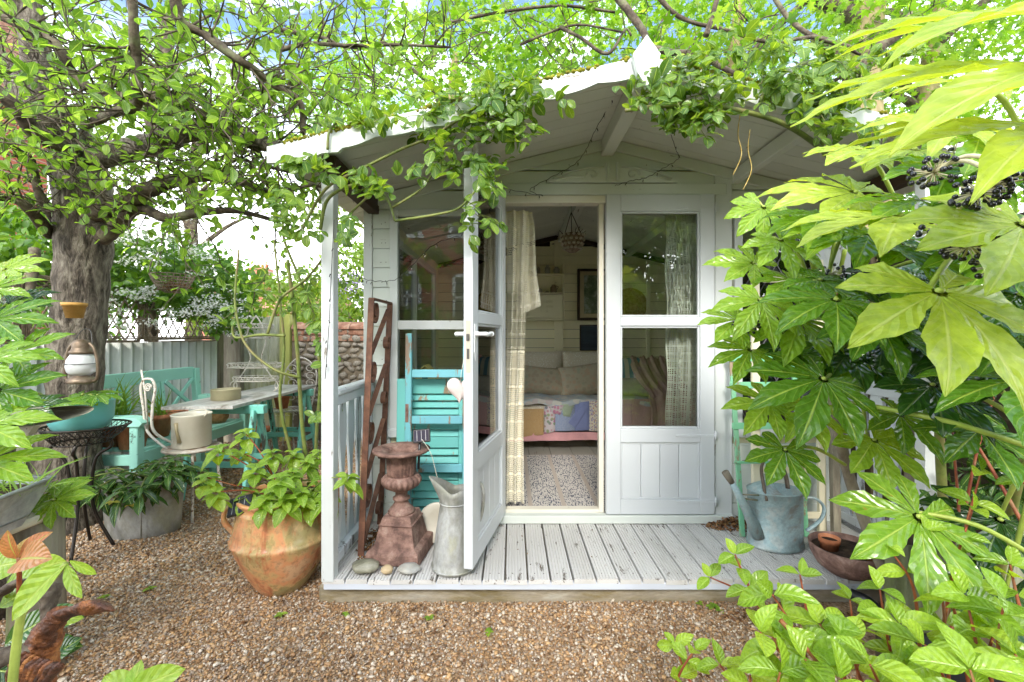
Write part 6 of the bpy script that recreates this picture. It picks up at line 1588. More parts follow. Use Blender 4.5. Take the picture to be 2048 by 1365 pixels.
mb = MB(); bq = [(1.345, 1.54), (2.40, 1.54), (2.40, 1.90), (1.70, 1.90)]; mb.add([(x, y, 0) for x, y in bq] + [(x, y, .43) for x, y in bq], [(3, 2, 1, 0), (4, 5, 6, 7), (0, 1, 5, 4), (1, 2, 6, 5), (2, 3, 7, 6), (3, 0, 4, 7)]); mb.build('soil', SOIL, rb)
mb = MB(); mb.tube([P(1895, 1105, 1.42), P(1955, 1160, 1.40), P(2020, 1205, 1.38)], .012, 8); mb.build('mossy_stick', GREYW, label='mossy stick lying diagonally against the corrugated bed edge', cat='stick')
mb = MB(); mb.lathe([(.11, 0), (.15, .17), (.155, .175), (.145, .17), (0, .12)], (PX(1800, 1.52) , 1.36, .0), 30); mb.build('black_bucket', BLACKP, label='black plastic pot half hidden by dogwood below the raised bed', cat='pot')
# ================================================================== VEGETATION
LEAF = {}
def lm(key, tm, mat):
    if key not in LEAF: LEAF[key] = tmesh('leaf', tm, mat)
    return LEAF[key]
T_APPLE = [leaf_tmpl(.62, 6, .16, d, .45, .9, .12) for d in (.12, .3)]
T_ROSE = [leaf_tmpl(.70, 6, .14, d, .5, .75, .06) for d in (.08, .25)]
T_DOG = [leaf_tmpl(.60, 10, .22, d, .45, .85, .06, 2, .003) for d in (.15, .35, .55)]
T_HYD = [leaf_tmpl(.72, 8, .22, d, .42, .85, .05, 1, .005) for d in (.2, .5)]
T_HELL = [leaf_tmpl(.34, 6, .25, d, .6, .9, .05) for d in (.2, .55)]
T_SIMPLE = leaf_tmpl(.5, 2, .2, .3, .5)
T_MAPLE = maple_tmpl()
def put(mesh, base, d, n, s, parent, name='leaf'):
    o = bpy.data.objects.new(name, mesh); return place(o, parent, frame(d, n, base, s))
def rv(s=1.0): return Vector((random.gauss(0, s), random.gauss(0, s), random.gauss(0, s)))
def leafmats(pts, dirs, nrm, sizes): return [np.array(frame(d, n, p, s)) for p, d, n, s in zip(pts, dirs, nrm, sizes)]
def inview(p, m=.08): return p.y > .2 and abs(p.x) / p.y < 1.18 + m and -.85 < (p.z - HC) / p.y < .78 + m

# ---- old apple tree
tx, ty = -2.71, 2.75
ap = thing('apple_tree', 'gnarled old fruit tree with spreading branches at the left', 'tree', (tx - .05, ty, 0))
def trunk_tube(pts, rad, n=22, amp=.12, sc=6):
    pp = smoothpath(pts, 6); k = len(pp); rads = [float(np.interp(i / (k - 1), np.linspace(0, 1, len(rad)), rad)) for i in range(k)]
    mb = MB(); mb.tube(pp, rads, n)
    out = []
    for i, v in enumerate(mb.v):
        c = pp[min(i // n, k - 1)]; d = Vector(v) - c; r = d.length or 1
        q = 1 + amp * mnoise.noise(Vector(v) * sc) + amp * .6 * mnoise.noise(Vector(v) * sc * 3.1) + amp * .9 * max(0, mnoise.noise(Vector((v[0] * 9, v[1] * 9, v[2] * 2.2))))
        out.append(tuple(c + d * q))
    mb.v = out; return mb
pp_ = [P(130, 1010, ty), P(138, 900, ty), P(150, 760, ty), P(160, 620, ty), P(168, 500, ty), P(168, 400, ty), P(160, 330, ty), P(150, 270, ty)]
trunk_tube([Vector((pp_[0].x - .03, ty, -.02))] + pp_, [.25, .19, .150, .132, .125, .132, .140, .135, .10], 34, .16, 7).build('trunk', BARK, ap)
BR = [  # explicit limbs traced at their own distances: (px, py, Y), radius start and end in metres
 ([(155, 340, 2.7), (118, 270, 2.6), (98, 205, 2.5), (75, 105, 2.45), (50, -20, 2.4), (30, -120, 2.3)], .085, .05),
 ([(150, 300, 2.8), (40, 180, 3.0), (-30, 60, 3.2)], .08, .04),
 ([(185, 320, 2.75), (240, 304, 2.6), (322, 286, 2.45), (370, 264, 2.3), (440, 258, 2.2), (505, 278, 2.1), (548, 296, 2.05)], .075, .030),
 ([(195, 430, 2.72), (227, 412, 2.6), (293, 381, 2.5), (366, 358, 2.45), (432, 352, 2.4), (500, 372, 2.4), (560, 400, 2.4)], .055, .018),
 ([(205, 480, 2.7), (235, 450, 2.65), (278, 417, 2.6), (330, 436, 2.55), (403, 425, 2.5), (476, 423, 2.5), (560, 445, 2.5)], .045, .010),
 ([(-30, 20, 1.9), (50, 55, 1.9), (110, 88, 1.9), (154, 157, 1.95), (220, 190, 1.95), (311, 194, 2.0), (403, 227, 2.0), (458, 264, 2.1), (520, 300, 2.2)], .016, .024),
 ([(262, -30, 1.7), (268, 60, 1.75), (271, 110, 1.8), (275, 180, 1.85), (271, 212, 1.9), (222, 228, 2.0), (165, 255, 2.3)], .017, .020),
 ([(350, -30, 1.7), (359, 40, 1.75), (414, 73, 1.8), (470, 115, 1.8), (513, 143, 1.85), (550, 172, 1.9), (600, 205, 1.95), (606, 268, 2.0)], .020, .012),
 ([(-20, 170, 2.2), (40, 225, 2.3), (75, 270, 2.4), (140, 300, 2.6)], .030, .045),
 ([(-20, 95, 2.6), (60, 150, 2.6), (110, 240, 2.6), (150, 300, 2.7)], .018, .045),
 ([(100, 470, 2.7), (60, 420, 2.5), (30, 400, 2.45), (-20, 395, 2.4)], .035, .015),
 ([(120, 450, 2.7), (82, 395, 2.6), (70, 345, 2.55), (68, 320, 2.5)], .032, .008),
 ([(70, 500, 2.9), (62, 570, 2.8), (55, 620, 2.75)], .03, .02),
 ([(330, 290, 2.5), (300, 210, 2.6), (340, 140, 2.7), (330, 60, 2.8), (380, -20, 2.9)], .05, .03),
 ([(560, 60, 2.6), (640, 75, 2.6), (700, 95, 2.5), (770, 85, 2.4)], .014, .008),
 ([(560, 100, 2.2), (620, 88, 2.2), (700, 92, 2.3), (800, 90, 2.3), (900, 95, 2.4)], .012, .006),
 ([(430, 355, 2.4), (470, 320, 2.3), (520, 330, 2.2), (600, 350, 2.2)], .012, .006),
 ([(480, 360, 2.3), (540, 385, 2.3), (620, 372, 2.2), (660, 380, 2.1)], .011, .005),
]
bp_paths = []
for pts, r0, r1 in BR:
    pts = [P(*p) for p in pts]; trunk_tube(pts, [r0, r1], 12, .22, 12).build('branch', BARKD if r0 < .06 else BARK, ap)
    bp_paths.append((smoothpath(pts, 5), r0))
tw = MB(); ap_leaves = []
def twig(p, d, L, r, depth, tw=tw, leaves=ap_leaves, size=(.038, .062), dens=.72):
    n = max(3, int(L / .05)); pts = [p]; q = p.copy(); d = d.normalized()
    for i in range(n):
        d = (d + rv(.22) + Vector((0, 0, .02))).normalized(); q = q + d * (L / n); pts.append(q.copy())
        if depth > 0 and random.random() < .38: twig(q, (d + rv(.7)).normalized(), L * random.uniform(.35, .65), r * .6, depth - 1, tw, leaves, size, dens)
        if random.random() < .52 * dens:
            for _ in range(random.choice((1, 2, 3))):
                ld = (d * .3 + rv(.7) + Vector((0, 0, .1))).normalized(); leaves.append((q.copy(), ld, (Vector((0, -.1, 1)) + rv(.45)).normalized(), random.uniform(*size)))
    tw.tube(pts, [r * (1 - .7 * i / n) for i in range(n + 1)], 4)
for pth, r0 in bp_paths:
    for i in range(2, len(pth)):
        for _ in range(2):
            if random.random() < .50:
                t = (pth[i] - pth[i - 1]).normalized(); side = t.cross(rv(1)).normalized()
                twig(pth[i], (side + t * .4 + Vector((0, 0, .15))).normalized(), random.uniform(.18, .50), .005, 1)
# free hanging twigs filling the canopy toward the top left and above the hut corner
for _ in range(135):
    px, py, Y = random.uniform(-30, 720), random.uniform(-60, 330), random.uniform(1.9, 3.9)
    if px > 520 and py > 230: continue
    twig(P(px, py, Y), rv(1) + Vector((0, 0, -.1)), random.uniform(.25, .5), .0045, 1, dens=.75)
tw.build('twigs', BARKD, ap, kind='stuff')
ap_leaves = [l for l in ap_leaves if inview(l[0]) and l[0].y > 1.3]
ap_leaves = [l for l in ap_leaves if (l[0].x / l[0].y * F + 1024) < 1000 and not ((l[0].x / l[0].y * F + 1024) > 640 and (672 - (l[0].z - HC) / l[0].y * F) > 250)]
ap_leaves.sort(key=lambda l: l[0].y / l[3])
apm = [tmesh('leaf', t, L_APPLE) for t in T_APPLE]
for p, d, n, s in ap_leaves[:290]: put(random.choice(apm), p, d, n, s, ap)
rest = ap_leaves[290:]
mass('leaves', T_APPLE[0], leafmats(*zip(*rest)), L_APPLE, ap)
print('apple leaves', len(ap_leaves))

# ---- crowns of trees further off
def crown(name, balls, n, size, tmpl, mat, parent=None, seen=True, fill=.45, up=.5, **kw):
    pts, dr, nr, sz = [], [], [], []
    vol = np.array([r[0] * r[1] * r[2] for c, r in balls]) ** .8; vol /= vol.sum()
    idx = rng.choice(len(balls), n, p=vol)
    for i in idx:
        c, r = balls[i]; d = rv().normalized(); q = random.uniform(fill, 1.0) ** .6
        if mnoise.noise(Vector((d.x * 2.3 + c[0], d.y * 2.3, d.z * 2.3 + c[2]))) < -.12: q *= .75
        p = Vector((c[0] + d.x * r[0] * q, c[1] + d.y * r[1] * q, c[2] + d.z * r[2] * q))
        if seen and not inview(p, .15): continue
        pts.append(p); dr.append((rv(.8) + Vector((0, 0, -.35))).normalized()); nr.append((d * .4 + Vector((0, -.2, up)) + rv(.5)).normalized()); sz.append(random.uniform(*size))
    return mass('crown' if parent else name, tmpl, leafmats(pts, dr, nr, sz), mat, parent, **kw)
def bg_tree(label, x, y, h, r, balls, n, size, tmpl, mat, bark=BARKT, limbs=5, name='maple_tree', group=None):
    o = thing(name, label, 'tree', (x, y, 0), group)
    trunk_tube([(x, y, -.05), (x + .05, y, h * .35), (x - .05, y + .05, h * .7), (x + .1, y, h)], [r * 1.25, r, r * .85, r * .5], 18, .08, 3).build('trunk', bark, o)
    for k in range(limbs):
        a = random.uniform(0, 6.28); z = h * random.uniform(.45, .95); L = random.uniform(.8, 2.0)
        p = Vector((x, y, z)); q = p + Vector((math.cos(a) * L, math.sin(a) * L * .6, L * .7))
        trunk_tube([p, p.lerp(q, .5) + Vector((0, 0, .12)), q], [r * .45, r * .16], 10, .12, 5).build('branch', BARKD, o)
    crown('crown', balls, n, size, tmpl, mat, o, kind='stuff'); return o
bg_tree('maple tree right of the finial, its tan trunk rising behind the roof', PX(1470, 6.2), 6.2, 6.2, .13, [((1.6, 6.6, 4.9), (2.4, 1.6, 1.9)), ((3.6, 5.9, 5.6), (1.8, 1.4, 1.6)), ((.2, 7.4, 4.4), (1.8, 1.2, 1.6))], 8200, (.10, .17), T_MAPLE, L_MAPLE)
bg_tree('maple tree with the thickest tan trunk behind the right end of the roof', PX(1735, 5.6), 5.6, 6.0, .26, [((4.8, 6.4, 4.8), (2.0, 1.6, 2.3)), ((6.6, 6.4, 4.4), (2.0, 1.6, 2.6)), ((5.8, 6.9, 2.6), (2.4, 1.0, 1.4))], 7600, (.10, .17), T_MAPLE, L_MAPLE)
bg_tree('slender maple farthest right with a forked tan trunk', PX(1868, 5.9), 5.9, 6.0, .15, [((7.4, 6.2, 4.8), (1.6, 1.3, 2.2)), ((5.2, 5.2, 5.6), (1.6, 1.0, 1.1))], 3400, (.10, .16), T_MAPLE, L_MAPLE)
bg_tree('bright maple left of the finial filling the view above the left roof slope', PX(900, 7.4), 7.4, 6.0, .12, [((-1.2, 7.2, 4.9), (2.3, 1.5, 1.9)), ((-.4, 6.6, 3.9), (1.8, 1.2, 1.2)), ((-2.6, 8.2, 5.6), (1.6, 1.3, 1.3)), ((.6, 6.2, 5.6), (2.2, 1.3, 1.2))], 9000, (.10, .17), T_MAPLE, L_MAPLE)
# dark bare boughs crossing in front of the maples
ob = thing('overhanging_bough', 'dark twiggy bough arching over the ridge of the summerhouse', 'branch', P(1400, 60, 2.6))
for pts, r0, r1 in [([(1215, -30, 2.6), (1255, 20, 2.55), (1285, 60, 2.5), (1300, 92, 2.45), (1340, 105, 2.4), (1400, 112, 2.35), (1470, 150, 2.3)], .024, .014),
                    ([(1120, 55, 2.8), (1160, 75, 2.7), (1215, 108, 2.6), (1250, 60, 2.7), (1262, 72, 2.7)], .012, .006),
                    ([(1290, -40, 2.6), (1340, 20, 2.6), (1385, 45, 2.6), (1450, 60, 2.6), (1540, 85, 2.6), (1640, 75, 2.7), (1720, 110, 2.8)], .014, .009), ([(1412, 72, 2.5), (1422, 40, 2.5), (1440, -20, 2.5)], .016, .012),
                    ([(1540, -20, 2.9), (1572, 30, 2.8), (1620, 70, 2.7), (1700, 95, 2.7)], .016, .012), ([(900, 45, 2.7), (1000, 25, 2.7), (1120, 12, 2.6), (1230, 25, 2.6)], .008, .008),
                    ([(1830, 30, 2.8), (1790, 70, 2.8), (1745, 110, 2.8), (1720, 150, 2.8)], .04, .03), ([(1040, 90, 2.8), (1100, 65, 2.8), (1160, 50, 2.8), (1245, 65, 2.7)], .009, .006)]:
    trunk_tube([P(*p) for p in pts], [r0, r1], 9, .2, 14).build('branch', BARKD, ob)
tw2 = MB(); l2 = []
for _ in range(70):
    twig(P(random.uniform(760, 1800), random.uniform(-30, 150), random.uniform(2.5, 3.4)), rv(1), random.uniform(.3, .6), .0045, 1, tw2, l2, (.06, .10), .35)
tw2.build('twigs', BARKD, ob, kind='stuff'); l2 = [l for l in l2 if inview(l[0])]
mass('leaves', T_MAPLE, leafmats(*zip(*[(p, d, n, s * 1.2) for p, d, n, s in l2])), L_MAPLE, ob)
# background greenery on the left
def bush(name, label, balls, n, size, mat, tmpl=None, cat='bush', group=None, core=True):
    c = balls[0][0]; o = thing(name, label, cat, (c[0], c[1], 0), group)
    crown('crown', balls, n, size, tmpl or T_SIMPLE, mat, o, kind='stuff')
    mb = MB(); mb.tube([(c[0], c[1], 0), (c[0] + .05, c[1], c[2])], [.05, .03], 8); mb.build('stem', BARKD, o); return o
bush('far_bush', 'pale rounded bush below the distant chimney', [((-4.4, 8.0, 1.7), (1.2, .8, .95)), ((-3.4, 7.8, 1.6), (.9, .7, .85)), ((-5.5, 8.2, 1.9), (1.0, .7, .8))], 5200, (.07, .13), L_HEDGE)
bush('far_bush', 'loose yellow green bush seen between the porch post and the hut corner', [((-2.5, 6.6, 1.6), (.9, .6, 1.2)), ((-1.8, 6.4, 2.0), (.8, .6, 1.0))], 3800, (.06, .12), L_HEDGE)
bush('far_bush', 'leafy bush behind the steel fence at the far left', [((-5.6, 5.0, 1.7), (1.6, .8, 1.1)), ((-7.2, 5.6, 2.2), (1.4, .8, 1.2))], 4200, (.08, .13), L_SHRUB)
bg_tree('pale tree far behind the fruit tree branches at upper left', -7.0, 9.5, 5.5, .14, [((-7.4, 9.5, 5.6), (2.6, 1.4, 1.9)), ((-4.0, 9.8, 5.0), (1.8, 1.2, 1.6)), ((-2.8, 9.0, 3.6), (1.3, 1.0, 1.3))], 4200, (.12, .19), T_MAPLE, L_HEDGE, BARKD, name='far_tree')
# lilac haze of a wisteria-like bloom
Ms = [np.array(T(PX(705, 6.0) + random.gauss(0, .12), 6.0, PZ(570, 6.0) + random.gauss(0, .10)) @ Euler([random.uniform(0, 6) for _ in range(3)]).to_matrix().to_4x4() @ Matrix.Scale(random.uniform(.02, .05), 4)) for _ in range(160)]
mass('lilac_flowers', T_SIMPLE, Ms, plain('lilac petals', (.36, .30, .52), .8), label='patch of lilac flowers in the loose bush')
# blossom shrub over the fence
bsh = bush('blossom_shrub', 'shrub covered in lacy white blossom leaning over the trellis fence', [((-3.25, 3.9, 1.75), (.55, .75, .42)), ((-3.1, 4.4, 1.75), (.5, .55, .40)), ((-3.5, 3.3, 1.85), (.5, .5, .42)), ((-2.95, 3.6, 1.62), (.22, .5, .14)), ((-2.9, 4.5, 1.45), (.28, .35, .28))], 5200, (.045, .08), L_SHRUB, T_APPLE[1], 'shrub')
def star_tmpl():
    V = [(0, 0, .1)]; Fc = []
    for k in range(5):
        a = k * 1.2566; V += [(math.cos(a - .4) * .9, math.sin(a - .4) * .9, 0), (math.cos(a + .4) * .9, math.sin(a + .4) * .9, 0)]; Fc.append((0, 2 * k + 1, 2 * k + 2))
    return np.array(V, dtype=float), np.array(Fc), np.zeros((11, 2))
STAR = star_tmpl(); Ms = []
fl_c = [P(random.gauss(x, 26), random.gauss(y, 14), Y) for x, y, Y, k in ((215, 618, 3.05, 8), (262, 585, 3.1, 8), (330, 640, 3.3, 5), (395, 618, 3.6, 10), (430, 600, 3.8, 12), (300, 520, 3.3, 9), (380, 500, 3.5, 9), (410, 530, 3.7, 8), (250, 470, 3.3, 8), (330, 460, 3.4, 8), (200, 640, 2.95, 8), (440, 640, 3.9, 8)) for _ in range(k)]
for c in fl_c:
    for _ in range(30):
        q = c + Vector((random.gauss(0, .035), random.gauss(0, .03), random.gauss(0, .014))); Ms.append(np.array(frame(rv(), Vector((0, -.5, 1)) + rv(.4), q, random.uniform(.006, .011))))
mass('blossom', STAR, Ms, WHITEFL, bsh)
# hedges behind the camera (seen only in the window reflections)
def rear(label, balls, n):
    o = thing('garden_tree', label, 'tree', (balls[0][0][0], balls[0][0][1], 0)); x, y, z = balls[0][0]
    mb = MB(); mb.tube([(x, y, 0), (x, y, z)], [.12, .08], 8); mb.build('trunk', BARKD, o)
    crown('crown', balls, n, (.16, .30), T_SIMPLE, L_SHRUB, o, seen=False, kind='stuff')
rear('leafy tree reflected in the glass of the right hand door', [((3.6, -5.0, 2.6), (2.6, 1.2, 2.4)), ((1.6, -5.6, 1.6), (1.3, .9, 1.7)), ((5.5, -4.5, 2.2), (2.0, 1.0, 2.2)), ((3.4, -6.6, 2.4), (3.6, .6, 2.8))], 15000)
rear('low leafy tree reflected in the lower left window pane', [((-2.6, -4.6, 1.0), (1.8, .8, 1.1)), ((-5.4, -4.8, 1.8), (1.6, 1.0, 2.0)), ((-.6, -4.4, .8), (.9, .6, .9))], 3600)

# ---- climbing rose over the porch roof
rose = thing('climbing_rose', 'climbing rose trained over the porch roof and down the left post', 'climber', (-1.0, 2.05, 0))
def stem(par, pts, r0, r1, mat=STEMG, nm='stem', n=7):
    pp = smoothpath([P(*p) for p in pts], 6); k = len(pp); mb = MB(); mb.tube(pp, [lerp(r0, r1, i / (k - 1)) for i in range(k)], n); mb.build(nm, mat, par); return pp
RS = [([(640, 1140, 2.35), (622, 980, 2.3), (605, 860, 2.25), (596, 720, 2.2), (585, 600, 2.15), (575, 520, 2.1)], .012, .008),
      ([(636, 1130, 2.4), (632, 900, 2.4), (640, 760, 2.35), (628, 640, 2.3), (600, 560, 2.25), (566, 470, 2.2), (575, 400, 2.1)], .010, .006),
      ([(610, 1000, 2.3), (580, 900, 2.25), (560, 800, 2.2), (568, 700, 2.2), (560, 600, 2.2), (548, 480, 2.2)], .009, .005),
      ([(600, 755, 2.15), (560, 745, 2.1), (520, 720, 2.1), (492, 690, 2.1), (480, 660, 2.1), (470, 600, 2.1), (478, 500, 2.1)], .007, .005),
      ([(570, 672, 2.15), (520, 670, 2.15), (470, 675, 2.15), (466, 640, 2.15)], .008, .005),
      ([(535, 668, 2.1), (560, 600, 2.1), (610, 560, 2.05), (650, 510, 2.0), (690, 440, 1.95), (740, 390, 1.9)], .007, .005),
      ([(640, 460, 1.88), (655, 400, 1.86), (700, 372, 1.84), (745, 372, 1.82), (775, 400, 1.8), (790, 442, 1.8)], .008, .005),
      ([(790, 442, 1.8), (870, 430, 1.78), (920, 415, 1.76), (960, 370, 1.74)], .006, .004), ([(784, 416, 1.8), (840, 380, 1.78), (870, 340, 1.76), (900, 300, 1.74)], .005, .003),
      ([(600, 470, 1.95), (650, 380, 1.9), (720, 340, 1.86), (800, 300, 1.8), (870, 270, 1.76), (960, 210, 1.72)], .007, .005), ([(655, 300, 1.8), (660, 260, 1.8), (690, 235, 1.82)], .006, .004),
      ([(1250, 222, 1.74), (1300, 215, 1.74), (1400, 210, 1.74), (1480, 222, 1.76), (1560, 245, 1.8), (1620, 280, 1.86), (1665, 320, 1.95)], .008, .012),
      ([(1340, 210, 1.76), (1350, 150, 1.8), (1380, 110, 1.84)], .008, .006), ([(1520, 205, 1.8), (1540, 170, 1.8), (1600, 130, 1.84), (1680, 110, 1.9)], .008, .006), ([(1640, 300, 1.9), (1660, 240, 1.85), (1680, 180, 1.85), (1740, 130, 1.9)], .012, .007)]
for pts, r0, r1 in RS: stem(rose, pts, r0, r1)
CL = [(600, 330, 12, 16), (650, 345, 26, 9), (720, 350, 22, 12), (760, 365, 20, 9), (560, 400, 22, 8), (575, 440, 22, 7), (620, 460, 18, 6), (720, 235, 20, 8), (650, 235, 14, 4), (770, 230, 28, 10), (850, 230, 26, 16), (905, 200, 28, 16), (980, 190, 26, 18), (1050, 180, 22, 12), (1000, 240, 34, 26), (940, 270, 26, 20), (880, 290, 22, 12), (1040, 230, 20, 14), (1075, 190, 16, 8), (1030, 275, 20, 12), (960, 320, 24, 14), (990, 365, 16, 8), (962, 430, 18, 10), (945, 465, 10, 3), (900, 330, 20, 9), (830, 330, 18, 5), (1000, 180, 40, 12),
      (1270, 180, 18, 7), (1300, 200, 24, 12), (1350, 150, 28, 16), (1340, 200, 28, 22), (1400, 190, 26, 22), (1390, 235, 28, 24), (1340, 240, 20, 12), (1440, 215, 24, 14), (1420, 130, 24, 10), (1480, 180, 22, 9), (1530, 150, 26, 14), (1560, 190, 22, 12), (1600, 150, 28, 16), (1640, 200, 26, 20), (1600, 235, 20, 10), (1670, 250, 26, 16), (1700, 200, 26, 16), (1720, 150, 30, 18), (1660, 120, 30, 16), (1770, 120, 30, 16), (1580, 100, 30, 12), (1740, 260, 22, 9), (1700, 290, 18, 7), (1500, 100, 30, 10),
      (690, 470, 10, 4), (470, 610, 26, 6), (600, 620, 28, 7), (640, 660, 22, 7), (655, 700, 20, 7), (690, 440, 16, 5), (1130, 200, 10, 3), (640, 560, 26, 6), (530, 560, 30, 6), (620, 1000, 30, 8), (650, 830, 16, 5)]
rm = [tmesh('leaf', t, L_ROSE) for t in T_ROSE]; k = 0; extra = []; rtw = MB()
for px, py, sd_, n in CL:
    Y0 = 1.78 if py < 480 else 2.15; hub = P(px, py, Y0 + .02)
    for _ in range(n):
        p = P(random.gauss(px, sd_), random.gauss(py, sd_ * .75), Y0 + random.gauss(-.02, .06))
        if px > 1200 and p.y > 1.80: p.y = 1.80
        d = (rv(.7) + Vector((0, -.3, -.35))).normalized(); nn_ = (Vector((0, -.55, .8)) + rv(.35)).normalized(); s = random.uniform(.040, .066)
        if k < 295: put(random.choice(rm), p, d, nn_, s, rose); k += 1
        else: extra.append((p, d, nn_, s))
        # two side leaflets as a rose has
        for sg in (-1, 1):
            side = d.cross(nn_) * sg; extra.append((p - d * s * .25, (d * .5 + side).normalized(), nn_, s * .8))
        if random.random() < .6: rtw.tube([hub, hub.lerp(p, .5) + rv(.01), p + d * s * .3], .0016, 4)
rtw.build('twigs', STEMG, rose, kind='stuff'); mass('leaves', T_ROSE[1], leafmats(*zip(*extra)), L_ROSE, rose)
# dark dead tassels under the roof
mb = MB()
for px, py in ((1480, 270), (1500, 300)): mb.tube(smoothpath([P(px, py - 40, 1.8), P(px - 4, py, 1.8), P(px + 3, py + 40, 1.8), P(px - 14, py + 80, 1.8)], 5), .002, 4)
mb.build('dry_tendril', STRAW, label='dry tan tendrils dangling below the right side rose stem', cat='tendril')

# ---- fatsia shrubs
def palms(mat, seeds): return [tmesh('leaf', palm_tmpl(lobes=random.Random(s).choice((8, 9, 9)), spread=random.Random(s + 5).uniform(255, 300), seed=s, join=random.Random(s).uniform(.30, .40), lw=random.Random(s + 9).uniform(.29, .34), droop=random.Random(s + 2).uniform(.25, .5)), mat) for s in seeds]
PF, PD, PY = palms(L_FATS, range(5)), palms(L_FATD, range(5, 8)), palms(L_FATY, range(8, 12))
PN = [tmesh('leaf', palm_tmpl(lobes=7, spread=190, join=.22, lw=.19, serr=.03, seed=k + 40, droop=.3, short=.8), L_FATY) for k in range(3)]
def fat(par, px, py, Y, L, a, t, kind='F', stalk=None, roll=0.0, var=None):
    ms = {'F': PF, 'D': PD, 'Y': PY, 'N': PN}[kind]; me = ms[var % len(ms)] if var is not None else random.choice(ms)
    t, a = R(t), R(a); n = Vector((roll, -math.sin(t), math.cos(t))).normalized()
    up = Vector((0, math.cos(t), math.sin(t))); d = Vector((1, 0, 0)) * math.sin(a) + up * math.cos(a); d = (d - n * d.dot(n)).normalized()
    p = P(px, py, Y); o = put(me, p, d, n, L, par)
    if stalk:
        q = P(*stalk); m_ = p.lerp(q, .5) + Vector((0, 0, .03)); mb = MB(); mb.tube(smoothpath([p + n * -.002 - d * .0, p - d * .02 - n * .01, m_, q], 5), [.0045 * max(L, .15) / .2] * 8 + [.006] * 8, 7); mb.ball(p + n * .001, .007 * max(L, .15) / .2, 8, 6, (1, 1, .8)); mb.build('leaf_stalk', STEMY, par)
    return o
fr_ = thing('fatsia_shrub', 'big glossy evergreen shrub with hand shaped leaves filling the right side', 'shrub', (1.75, 1.72, .43))
S1, S2, S3, S4 = (1700, 760, 1.55), (1990, 520, 1.15), (1640, 620, 1.6), (2090, 880, 1.1)
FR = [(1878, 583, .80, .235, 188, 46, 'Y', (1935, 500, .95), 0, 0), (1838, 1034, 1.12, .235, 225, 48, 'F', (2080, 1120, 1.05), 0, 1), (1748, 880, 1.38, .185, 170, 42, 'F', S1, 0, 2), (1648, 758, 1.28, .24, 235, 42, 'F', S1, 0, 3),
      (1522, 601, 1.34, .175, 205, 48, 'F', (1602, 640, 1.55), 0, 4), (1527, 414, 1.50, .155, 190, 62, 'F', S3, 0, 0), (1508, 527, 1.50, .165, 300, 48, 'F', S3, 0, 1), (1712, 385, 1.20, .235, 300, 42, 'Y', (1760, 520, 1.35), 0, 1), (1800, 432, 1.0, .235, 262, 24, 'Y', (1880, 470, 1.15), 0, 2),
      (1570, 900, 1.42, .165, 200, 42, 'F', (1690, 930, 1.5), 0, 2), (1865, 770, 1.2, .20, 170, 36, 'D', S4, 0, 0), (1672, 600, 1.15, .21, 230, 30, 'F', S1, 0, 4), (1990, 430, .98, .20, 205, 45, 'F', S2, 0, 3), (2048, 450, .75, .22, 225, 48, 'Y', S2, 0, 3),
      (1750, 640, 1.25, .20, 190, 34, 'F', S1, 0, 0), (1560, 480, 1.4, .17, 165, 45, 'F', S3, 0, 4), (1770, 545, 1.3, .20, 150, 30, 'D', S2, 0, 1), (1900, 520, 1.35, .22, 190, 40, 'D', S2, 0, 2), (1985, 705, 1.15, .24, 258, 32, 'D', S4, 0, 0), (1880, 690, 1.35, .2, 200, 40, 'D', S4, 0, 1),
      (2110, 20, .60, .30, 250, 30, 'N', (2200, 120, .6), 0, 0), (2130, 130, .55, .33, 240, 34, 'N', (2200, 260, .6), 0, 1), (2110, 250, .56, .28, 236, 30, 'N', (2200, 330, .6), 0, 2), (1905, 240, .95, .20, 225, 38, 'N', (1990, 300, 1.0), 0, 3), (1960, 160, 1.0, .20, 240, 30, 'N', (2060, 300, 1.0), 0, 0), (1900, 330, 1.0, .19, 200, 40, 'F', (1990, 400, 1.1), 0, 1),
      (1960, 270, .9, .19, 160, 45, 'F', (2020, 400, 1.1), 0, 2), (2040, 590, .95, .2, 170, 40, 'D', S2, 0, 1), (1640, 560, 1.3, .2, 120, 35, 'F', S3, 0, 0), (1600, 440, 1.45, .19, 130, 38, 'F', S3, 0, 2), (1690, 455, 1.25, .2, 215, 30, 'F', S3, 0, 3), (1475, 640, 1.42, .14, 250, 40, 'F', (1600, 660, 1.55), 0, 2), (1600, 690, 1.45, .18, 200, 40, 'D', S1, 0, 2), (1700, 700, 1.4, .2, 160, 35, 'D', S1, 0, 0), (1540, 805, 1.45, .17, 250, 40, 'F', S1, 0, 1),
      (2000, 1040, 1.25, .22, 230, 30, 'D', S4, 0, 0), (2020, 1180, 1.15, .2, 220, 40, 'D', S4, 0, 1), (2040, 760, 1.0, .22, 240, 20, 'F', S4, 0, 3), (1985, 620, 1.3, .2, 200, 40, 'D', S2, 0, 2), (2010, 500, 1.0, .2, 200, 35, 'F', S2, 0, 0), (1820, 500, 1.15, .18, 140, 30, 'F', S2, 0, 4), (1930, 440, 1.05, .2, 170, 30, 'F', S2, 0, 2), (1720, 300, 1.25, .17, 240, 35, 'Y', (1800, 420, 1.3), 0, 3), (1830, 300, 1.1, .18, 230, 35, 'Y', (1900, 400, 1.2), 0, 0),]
for q in FR: fat(fr_, q[0], q[1], q[2], q[3], q[4], q[5], q[6], q[7], q[8], q[9])
